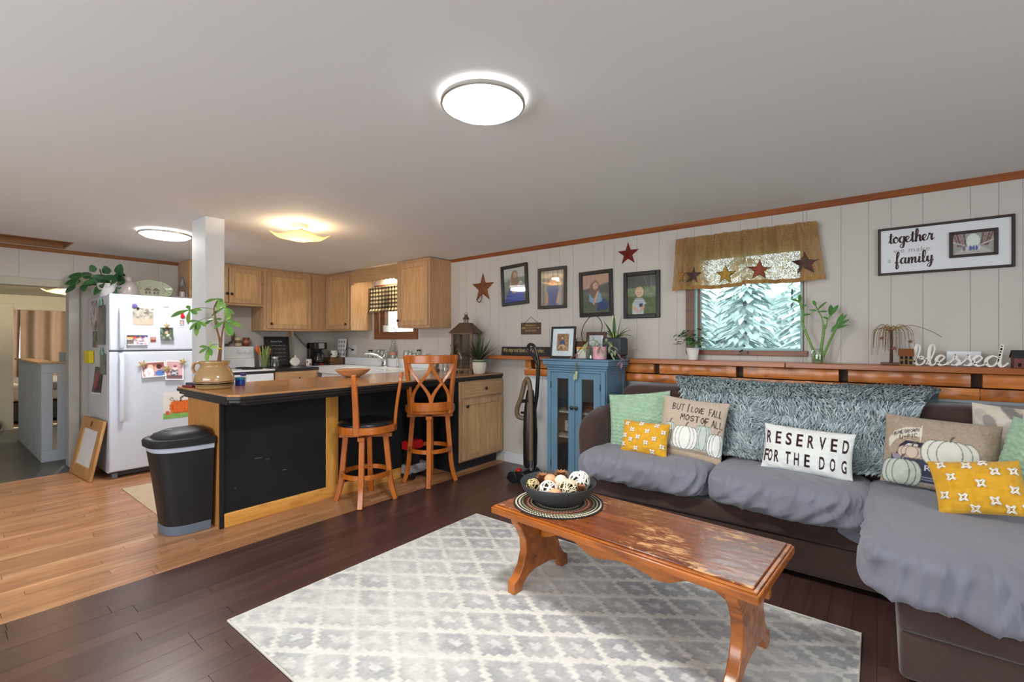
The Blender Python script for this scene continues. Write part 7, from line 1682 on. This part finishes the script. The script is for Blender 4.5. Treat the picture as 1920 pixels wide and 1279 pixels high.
MB().prism(pts, 'yz', -5.995, -5.975).build('pumpkin', whitep, T, bevel=.003); MB().prism([(3.012, KC+.112), (3.03, KC+.112), (3.035, KC+.145), (3.02, KC+.14)], 'yz', -5.99, -5.978).build('stem', whitep, T, bevel=.002)
T = thing('utensil_jar', 'glass jar of asparagus-coloured stems and orange handled utensils', 'utensil jar')
ux, uy = -6.03, 2.66
MB().lathe([(.055, 0), (.06, .005), (.06, .15), (.062, .155)], (ux, uy, KC), 24, cap=False).build('jar', glass('clear_glass'), T)
r = random.Random(3)
for k in range(16): a = r.uniform(0, 2*PI); q_ = r.uniform(.01, .045); MB().tube([(ux+.4*q_*math.cos(a), uy+.4*q_*math.sin(a), KC+.008), (ux+q_*math.cos(a), uy+q_*math.sin(a), KC+.15), (ux+1.3*q_*math.cos(a), uy+1.3*q_*math.sin(a), KC+r.uniform(.22, .27))], .006, 6).build('stem', M('asparagus', S(150, 166, 88), rough=.5, rvar=.25), T)
for k, (dy, c, h) in enumerate(((-.07, (214, 96, 36), .27), (-.05, (206, 84, 30), .24), (-.03, (40, 36, 36), .27), (.06, (206, 110, 40), .24), (.05, (36, 34, 34), .28), (.08, (60, 50, 44), .22), (.0, (36, 34, 34), .28))):
    T_ = MB().tube([(ux-.03, uy+dy*.3, KC+.05), (ux-.02, uy+dy*.9, KC+.17)], .005, 6); T_.sphere((ux-.02, uy+dy*1.1, KC+h-.04), .028, 10, .3, .8, 1.5); T_.build('utensil', M('ut_%d_%d' % c[:2], S(*c), rough=.4), T)
T = thing('small_jar', 'clear glass jar with metal lid left of the chalkboard sign', 'jar'); MB().lathe([(.04, 0), (.045, .004), (.045, .09), (.036, .11)], (-5.93, 2.74, KC), 20, cap=False).build('glass', glass('clear_glass'), T); MB().lathe([(.038, .11), (.038, .13)], (-5.93, 2.74, KC), 20).build('lid', brushed, T)
T = thing('red_candle', 'small patterned red and white cup left of the coffee maker', 'cup'); MB().lathe([(.034, 0), (.036, .003), (.036, .085), (.033, .088)], (-5.95, 3.19, KC), 20).build('cup', whitep, T)
for k in range(6): MB().sphere((-5.95+.036*math.cos(k*1.05), 3.19+.036*math.sin(k*1.05), KC+.02+.03*(k % 2)), .013, 8, .5, .8, 1.2).build('red_mark', M('red_cloth', S(170, 40, 56), rough=.5), T)
T = thing('wooden_crate', 'low brown wooden box beside the coffee maker', 'box'); bx(-6.14, -5.895, 3.47, 3.66, KC, KC+.10).build('box', wood('crate_wood', S(92, 64, 40), S(126, 92, 60), 'x'), T, bevel=.003); bx(-6.12, -5.91, 3.466, 3.4695, KC+.02, KC+.08).build('front_panel', wood('crate_wood', S(92, 64, 40), S(126, 92, 60), 'x'), T, bevel=.001)
T = thing('reindeer_mug', 'white mug with a brown reindeer standing on the wooden box', 'mug'); mc = (-5.95, 3.55, KC+.1005); MB().lathe([(.036, 0), (.042, .004), (.044, .09), (.042, .093), (.039, .09), (.036, .012), (.001, .01)], mc, 24, cap=False).build('cup', whitep, T, smooth=40)
MB().tube(catmull([(mc[0]+.042, mc[1], mc[2]+.075), (mc[0]+.075, mc[1], mc[2]+.07), (mc[0]+.075, mc[1], mc[2]+.03), (mc[0]+.042, mc[1], mc[2]+.02)], 5), .006, 7).build('handle', whitep, T); bx(mc[0]-.005, mc[0]+.03, mc[1]-.0465, mc[1]-.043, mc[2]+.03, mc[2]+.055).build('reindeer', M('deer_brown', S(96, 60, 40), rough=.6), T, bevel=.003)
T = thing('wall_chart', 'tall white card with grey printed ovals propped behind the mug', 'card'); push(TR(-5.93, 3.66, KC+.1005) @ Matrix.Rotation(-.1, 4, 'X')); bx(-.11, .09, -.012, 0, 0, .26).build('card', M('card_white', S(226, 228, 228), rough=.5), T, bevel=.004)
for i in range(3):
    for j in range(4): MB().cyl((-.07+.06*i, -.0135, .04+.058*j), .019, .0014, 14, axis='y').build('printed_oval', M('card_grey', S(150, 152, 156), rough=.6), T)
pop()
T = thing('kitchen_outlet', 'white outlet plate with a black plug and cord above the sink', 'outlet'); bx(-5.76, -5.66, W-.006, W-.0005, 1.05, 1.17).build('plate', white_trim, T, bevel=.002); bx(-5.74, -5.715, W-.03, W-.0065, 1.10, 1.125).build('plug', blackp, T, bevel=.003)
MB().tube(catmull([(-5.728, W-.03, 1.11), (-5.74, W-.07, 1.14), (-5.80, W-.09, 1.10), (-5.84, W-.08, 1.03)], 5), .004, 6).build('cord', blackp, T)
# jars and bottles along the back of the sink
gj = [(-5.30, .035, .085, (.80, .86, .84, 1), 'cap'), (-5.20, .03, .07, (.86, .92, .9, 1), ''), (-5.12, .04, .11, (.84, .92, .88, 1), ''), (-5.04, .042, .115, (.86, .9, .9, 1), ''), (-4.96, .035, .09, (.8, .93, .88, 1), ''), (-4.56, .04, .115, (.8, .9, .86, 1), ''), (-4.49, .035, .10, (.86, .92, .9, 1), ''), (-4.41, .035, .08, (.84, .92, .88, 1), ''), (-4.33, .03, .10, (.86, .92, .9, 1), 'cork'), (-4.16, .036, .075, (.8, .86, .84, 1), '')]
GD = ['squat glass jar with a dark cap at the left end of the sink ledge', 'small clear jar second from the left on the sink ledge', 'clear mason jar third from the left on the sink ledge', 'clear mason jar just left of the faucet on the sink ledge', 'pale green jar directly behind the faucet', 'glass jar just right of the tall milk bottle', 'clear jar second to the right of the milk bottle', 'low clear jar in the right half of the sink ledge', 'glass jar with a dark stopper on the sink ledge', 'low glass at the right end of the sink ledge']
for (x, r_, h, tint, top), lab in zip(gj, GD):
    T = thing('glass_jar', lab, 'jar', 'glass jars along the sink'); z = 1.0125; MB().lathe([(r_*.85, 0), (r_, .006), (r_, h*.72), (r_*.72, h*.85), (r_*.75, h)], (x, 3.688, z), 18, cap=False).build('glass', glass('jar_glass', (.84, .91, .89, 1), .3), T)
    if top: MB().lathe([(r_*.8, h), (r_*.8, h+.018), (r_*.5, h+.02)], (x, 3.688, z), 16).build('cap', knobm, T)
T = thing('milk_bottle', 'tall clear glass milk bottle behind the faucet', 'bottle'); MB().lathe([(.04, 0), (.046, .006), (.046, .11), (.022, .18), (.02, .22), (.026, .235)], (-4.80, 3.675, 1.0125), 22, cap=False).build('glass', glass('jar_glass'), T)
MB().lathe([(.0455, .04), (.0468, .05), (.0468, .075), (.0455, .085)], (-4.80, 3.675, 1.0125), 22, cap=False).build('red_print', M('faint_red', S(176, 120, 110), rough=.5), T)
# cans and wreath on the stove
for lab, y, c in (('cream coloured tin on the stove back panel', 2.405, (206, 190, 150)), ('dark red tin on the stove back panel', 2.50, (124, 58, 48))):
    T = thing('tin_can', lab, 'tin', 'tins on the stove'); MB().lathe([(.034, 0), (.036, .003), (.036, .10), (.034, .103)], (KX+.065, y, 1.172), 22).build('can', M('can_%d' % c[0], S(*c), rough=.4), T); MB().lathe([(.0365, .035), (.0368, .036), (.0368, .068), (.0365, .07)], (KX+.065, y, 1.172), 22, cap=False).build('label_band', M('can_label_%d' % c[0], S(*((120, 96, 70) if c[0] > 150 else (176, 120, 96))), rough=.5), T)
T = thing('twig_wreath', 'small dried twig wreath on the wall over the stove', 'wreath'); r = random.Random(6); wc = Vector((KX+.03, 2.26, 1.29))
for k in range(30):
    a0 = r.uniform(0, 2*PI); P_ = [wc+Vector((r.uniform(-.015, .02), math.cos(a0+t*.22)*(.10+r.uniform(-.018, .022)), math.sin(a0+t*.22)*(.11+r.uniform(-.018, .022)))) for t in range(6)]; MB().tube(catmull(P_, 3), .003, 5).build('twig', M('wreath_twig', S(96, 92, 66), rough=.8, rvar=.3), T)
for k in range(46): a0 = r.uniform(0, 2*PI); p = wc+Vector((.015, math.cos(a0)*.10, math.sin(a0)*.11)); MB().leaf(p, (r.uniform(-.1, .7), r.uniform(-1, 1), r.uniform(-1, 1)), r.uniform(.025, .05), .010, .1, n=3).build('leaf', M('wreath_leaf', S(110, 112, 74), rough=.7, rvar=.3), T, smooth=180)
T = thing('shelf_bracket', 'slanted grey metal bracket under the corner wall cabinet', 'bracket'); MB().bar((KX+.01, 3.33, 1.12), (KX+.20, 3.02, 1.345), .03, .006).build('brace', M('bracket_grey', S(140, 138, 136), rough=.5), T); bx(KX+.15, KX+.22, 2.99, 3.02, 1.29, 1.359).build('block', oak_z, T, bevel=.002)
T = thing('kitchen_mug', 'white mug on the sill of the kitchen window', 'mug'); MB().lathe([(.036, 0), (.04, .004), (.042, .085), (.038, .085), (.035, .01), (.001, .01)], (-5.06, W+.045, QZ0+.0205), 20, cap=False).build('cup', whitep, T, smooth=40); MB().tube(catmull([(-5.10, W+.045, QZ0+.09), (-5.13, W+.045, QZ0+.08), (-5.125, W+.045, QZ0+.05), (-5.098, W+.045, QZ0+.035)], 4), .005, 6).build('handle', whitep, T)

# ============================================================ trash can
T = thing('trash_can', 'tall black D-shaped trash can with grey base by the bar end', 'trash can')
def dshape(cx, y1, hw, dep, n=28):
    pts = [(cx+hw, y1), ]
    for k in range(n+1): a = -PI*k/n; pts.append((cx+hw*spow(math.cos(a), .62), y1-.04+(dep-.04)*spow(math.sin(a), .75)))
    pts.append((cx-hw, y1)); return pts
def loft(secs, cap=True):
    b = MB(); n = len(secs[0][0]); vs = []; fs = []
    for pts, z in secs: vs += [(p[0], p[1], z) for p in pts]
    for j in range(len(secs)-1):
        for i in range(n): fs.append((j*n+i, j*n+(i+1) % n, (j+1)*n+(i+1) % n, (j+1)*n+i))
    if cap: fs += [tuple(range(n-1, -1, -1)), tuple(range((len(secs)-1)*n, len(secs)*n))]
    return b.add(vs, [tuple(reversed(f)) for f in fs])
canb = M('can_black', S(25, 25, 28), rough=.5, spec=.4, var=.12, vscale=5); canx = -3.615; Y1 = 1.195
loft([(dshape(canx, Y1-.010, .158, .235), 0), (dshape(canx, Y1-.010, .160, .24), .06)]).build('base', M('can_grey', S(98, 108, 122), rough=.5), T, bevel=.004)
loft([(dshape(canx, Y1-.006, .158, .238), .0602), (dshape(canx, Y1-.004, .172, .275), .34), (dshape(canx, Y1-.002, .186, .305), .535)]).build('bin', canb, T, smooth=40)
loft([(dshape(canx, Y1-.001, .1865, .3065), .5352), (dshape(canx, Y1-.001, .189, .311), .567)]).build('bag_rim', M('bag_pale', S(178, 184, 198), rough=.4, bmp=.3, bscale=40), T, smooth=40)
loft([(dshape(canx, Y1, .200, .327), .5672), (dshape(canx, Y1, .202, .330), .60), (dshape(canx, Y1, .193, .318), .612)]).build('lid_rim', canb, T, smooth=40)
loft([(dshape(canx, Y1-.02, .165, .270), .6122), (dshape(canx, Y1-.02, .155, .255), .632), (dshape(canx, Y1-.02, .125, .20), .652), (dshape(canx, Y1-.03, .07, .11), .660)]).build('lid', M('can_lid', S(34, 34, 37), rough=.5, spec=.4), T, smooth=60)
for dx2 in (-.035, .0, .03): bx(canx+dx2-.009, canx+dx2+.009, .885, .90, .6125, .6165).build('button', M('button_grey', S(150, 150, 156), rough=.4), T, bevel=.002)
MB().lathe([(.001, 0), (.026, 0), (.028, .0015), (.001, .003)], (canx-.02, 1.0, .6545), 20, cap=False, sx=1.2).build('sensor_disc', M('sensor_grey', S(92, 92, 98), rough=.3), T)

# ============================================================ left side: leaning frame, mat, railing, hall and bedroom
pinel = wood('pine_pale', S(178, 132, 82), S(206, 162, 108), 'z', rough=.5, rvar=.05)
T = thing('leaning_frame', 'pale wooden picture frame with blank white board leaning on the fridge', 'picture frame')
push(TR(-5.685, .905, .001, .07) @ Matrix.Rotation(-.195, 4, 'X')); w_, h = .60, .525
b = MB().box(-w_/2, -w_/2+.10, -.022, 0, 0, h).box(w_/2-.10, w_/2, -.022, 0, 0, h).box(-w_/2+.10, w_/2-.10, -.022, 0, 0, .10).box(-w_/2+.10, w_/2-.10, -.022, 0, h-.10, h); b.build('frame', pinel, T, bevel=.004)
bx(-w_/2+.085, w_/2-.085, -.010, -.002, .085, h-.085).build('board', M('blank_white', S(226, 228, 232), rough=.6), T, smooth=0)
bx(-w_/2+.06, w_/2-.06, -.026, -.0222, .06, .0985).build('inner_lip', pine_y, T, bevel=.001) if False else None
bx(-.02, .02, -.026, -.0222, h-.075, h-.03).build('hanger', M('hanger_brown', S(96, 66, 40)), T, bevel=.002)
pop()
tag(bx(-4.95, -4.0, 1.035, 2.3, .0005, .007).build('kitchen_mat', M('mat_beige', S(196, 174, 148), rough=.9, var=.06, vscale=20, bmp=.2, bscale=150), bevel=.003), 'flat beige mat on the kitchen floor behind the trash can', 'mat')
rail = M('railing_grey', S(170, 176, 184), rough=.6, var=.05)
T = thing('stair_railing', 'pale grey slatted stair railing with wooden top in the hall', 'railing')
RX, RYR = -6.66, .755
bx(RX-.02, RX, RYR, 1.30, 0, .115).build('bottom_board', rail, T, bevel=.003); bx(RX-.02, RX, RYR, 1.30, .90, 1.0).build('top_board', rail, T, bevel=.003)
y = RYR
for k in range(5): bx(RX-.018, RX-.002, y, y+.085, .1155, .8995).build('slat', rail, T, bevel=.003); y += .118
bx(-8.45, RX-.021, RYR, RYR+.02, 0, .04).build('side_bottom', rail, T, bevel=.002); bx(-8.45, RX-.021, RYR+.018, RYR+.022, .0405, .975).build('side_back', rail, T, smooth=0)
x = RX-.022
for k in range(16): bx(x-.085, x, RYR, RYR+.017, .0405, .975).build('side_slat', rail, T, bevel=.004); x -= .112
bx(-8.45, RX-.021, RYR-.002, RYR+.03, .976, 1.0).build('side_top', rail, T, bevel=.002)
b = MB().box(RX-.16, RX+.02, RYR-.03, 1.30, 1.0005, 1.02).box(-8.5, RX-.161, RYR-.03, RYR+.10, 1.0005, 1.02); b.build('cap', wood('cap_wood', S(160, 132, 98), S(192, 166, 130), 'y', rough=.5), T, bevel=.004)
T = thing('small_box', 'small grey-blue box standing on the stair railing cap', 'box'); bx(RX-.12, RX-.03, .90, 1.0, 1.0205, 1.10).build('box', M('box_bluegrey', S(140, 150, 156), rough=.6), T, bevel=.004); bx(RX-.122, RX-.028, .898, 1.002, 1.1005, 1.118).build('lid', M('box_greylid', S(170, 172, 170), rough=.6), T, bevel=.003)
# bedroom curtain, bed, window glow
cur = M('curtain_brown', S(132, 110, 92), rough=.9, var=.06)
for lab, y0, y1, sd in (('left panel of the brown bedroom curtains', .62, 1.115, 1), ('right panel of the brown bedroom curtains', 1.125, 2.35, 2)):
    T = thing('curtain', lab, 'curtain', 'brown bedroom curtains')
    MB().grid(lambda u, v: (-12.35+.045*math.sin(u*(16 if sd == 1 else 34)+sd+.6*math.sin(v*3)), y0+(y1-y0)*u+(.04*(v-.3) if (sd == 1 and u > .8) else 0), .45+1.50*v), 90, 20).build('fabric', cur, T, smooth=180)
    MB().cyl((-12.36, y0, 1.955), .012, y1-y0, 8, axis='y').build('rod', brushed, T)
T = tag(bx(-12.499, -12.49, .7, 2.2, .8, 1.9).build('window_3', M('bright_daylight', S(250, 240, 250), emit=2.0, rough=.5), smooth=0), kind='structure')
T = thing('bed', 'low bed with grey blanket seen through the far doorway', 'bed')
bx(-11.8, -10.2, .55, 2.6, .02, .30).build('bed_base', M('bed_dark', S(52, 46, 46), rough=.7), T, bevel=.01)
cushion(-11.0, 1.6, .45, .82, 1.05, .145, p=8, n=6, nu=40, nv=40).build('mattress', M('bed_sheet', S(178, 168, 160), rough=.9), T, smooth=180)
cushion(-11.0, 1.55, .53, .84, 0.70, .085, p=7, n=5, nu=40, nv=40).build('blanket', M('bed_blanket', S(120, 112, 108), rough=.9), T, smooth=180)
bl_ = bpy.data.lights.new('bedroom_point_light', 'POINT'); bl_.energy = 65; bl_.color = (1, .92, .8); bl_.shadow_soft_size = .1; bo = bpy.data.objects.new('bedroom_point_light', bl_); C.objects.link(bo); bo.location = (-10.8, 2.2, 1.6)  # bare point light in the room, apart from the bedside lamp
T = thing('bedside_lamp', 'bedside lamp behind the stair railing in the bedroom', 'lamp'); MB().lathe([(.07, 0), (.06, .02), (.02, .04), (.02, .25)], (-10.8, 2.75, .62), 16).build('base', brushed, T); MB().lathe([(.14, .25), (.09, .42)], (-10.8, 2.75, .62), 20, cap=False).build('shade', cloth('lamp_shade', S(255, 226, 180), .6), T); bx(-10.95, -10.65, 2.62, 2.9, -.02, .62).build('nightstand', wood('night_wood', S(90, 60, 40), S(120, 84, 56), 'z'), T, bevel=.004)
tag(MB().sphere((-9.35, .60, .085), .085, 16, 1, 1, 1).build('dark_ball', M('ball_dark', S(46, 46, 50), rough=.5), smooth=180), 'dark round ball on the floor at the left edge of the hall', 'ball')

# ============================================================ outdoors
tag(bx(-25, 25, W+.2, 60, -1.2, -1.0).build('ground_outside', M('pale_grass', S(104, 116, 92), rough=.95, var=.15, vscale=.6), smooth=0), kind='structure')
con = M('conifer_haze_tint', S(198, 210, 206), rough=.9, var=.12, vscale=2, rvar=.12); bark = M('bark', S(90, 86, 82), rough=.9)  # haze is put into the pale foliage colour, no mist outdoors
r = random.Random(41)
TL = ['leftmost', 'second from the left', 'third from the left', 'fourth from the left', 'fifth from the left', 'sixth from the left', 'seventh from the left', 'eighth from the left', 'ninth from the left', 'tenth from the left', 'eleventh from the left', 'twelfth from the left']
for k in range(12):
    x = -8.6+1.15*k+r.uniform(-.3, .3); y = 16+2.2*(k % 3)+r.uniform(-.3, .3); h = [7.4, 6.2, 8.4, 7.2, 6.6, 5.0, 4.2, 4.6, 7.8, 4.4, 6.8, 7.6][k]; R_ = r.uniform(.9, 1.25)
    T = thing('conifer_tree', 'pale haze-tinted conifer outside the sofa window, %s' % TL[k], 'tree', 'conifers outside the window')
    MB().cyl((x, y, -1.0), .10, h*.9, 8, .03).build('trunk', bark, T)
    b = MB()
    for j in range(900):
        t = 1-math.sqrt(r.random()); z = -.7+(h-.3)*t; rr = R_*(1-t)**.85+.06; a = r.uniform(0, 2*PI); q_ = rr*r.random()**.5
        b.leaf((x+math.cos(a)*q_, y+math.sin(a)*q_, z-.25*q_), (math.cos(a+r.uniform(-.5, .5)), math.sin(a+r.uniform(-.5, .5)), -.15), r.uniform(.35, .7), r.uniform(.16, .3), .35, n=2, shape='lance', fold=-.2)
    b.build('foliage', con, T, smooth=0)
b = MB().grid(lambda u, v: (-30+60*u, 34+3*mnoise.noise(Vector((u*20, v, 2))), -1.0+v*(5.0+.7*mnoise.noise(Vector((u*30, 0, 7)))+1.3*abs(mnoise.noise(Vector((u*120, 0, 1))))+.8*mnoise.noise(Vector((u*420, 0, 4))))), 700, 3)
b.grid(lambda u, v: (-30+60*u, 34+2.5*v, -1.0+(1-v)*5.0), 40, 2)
tag(b.build('distant_forest', M('forest_haze_tint', S(186, 194, 192), rough=.95, var=.25, vscale=1.2), smooth=180), 'haze-tinted pale grey forest ridge far beyond the sofa window', 'forest', kind='stuff')  # distance haze painted into the ridge colour
T = thing('outside_house', 'small pale house with low roof seen through the sofa window', 'house')
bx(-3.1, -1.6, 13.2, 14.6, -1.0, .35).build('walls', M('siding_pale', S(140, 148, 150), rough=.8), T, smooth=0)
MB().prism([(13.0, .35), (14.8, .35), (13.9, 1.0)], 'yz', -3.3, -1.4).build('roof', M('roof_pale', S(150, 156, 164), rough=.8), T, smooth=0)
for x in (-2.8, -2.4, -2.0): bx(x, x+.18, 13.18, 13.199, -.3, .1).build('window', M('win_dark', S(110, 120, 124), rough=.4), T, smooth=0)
finish_things()
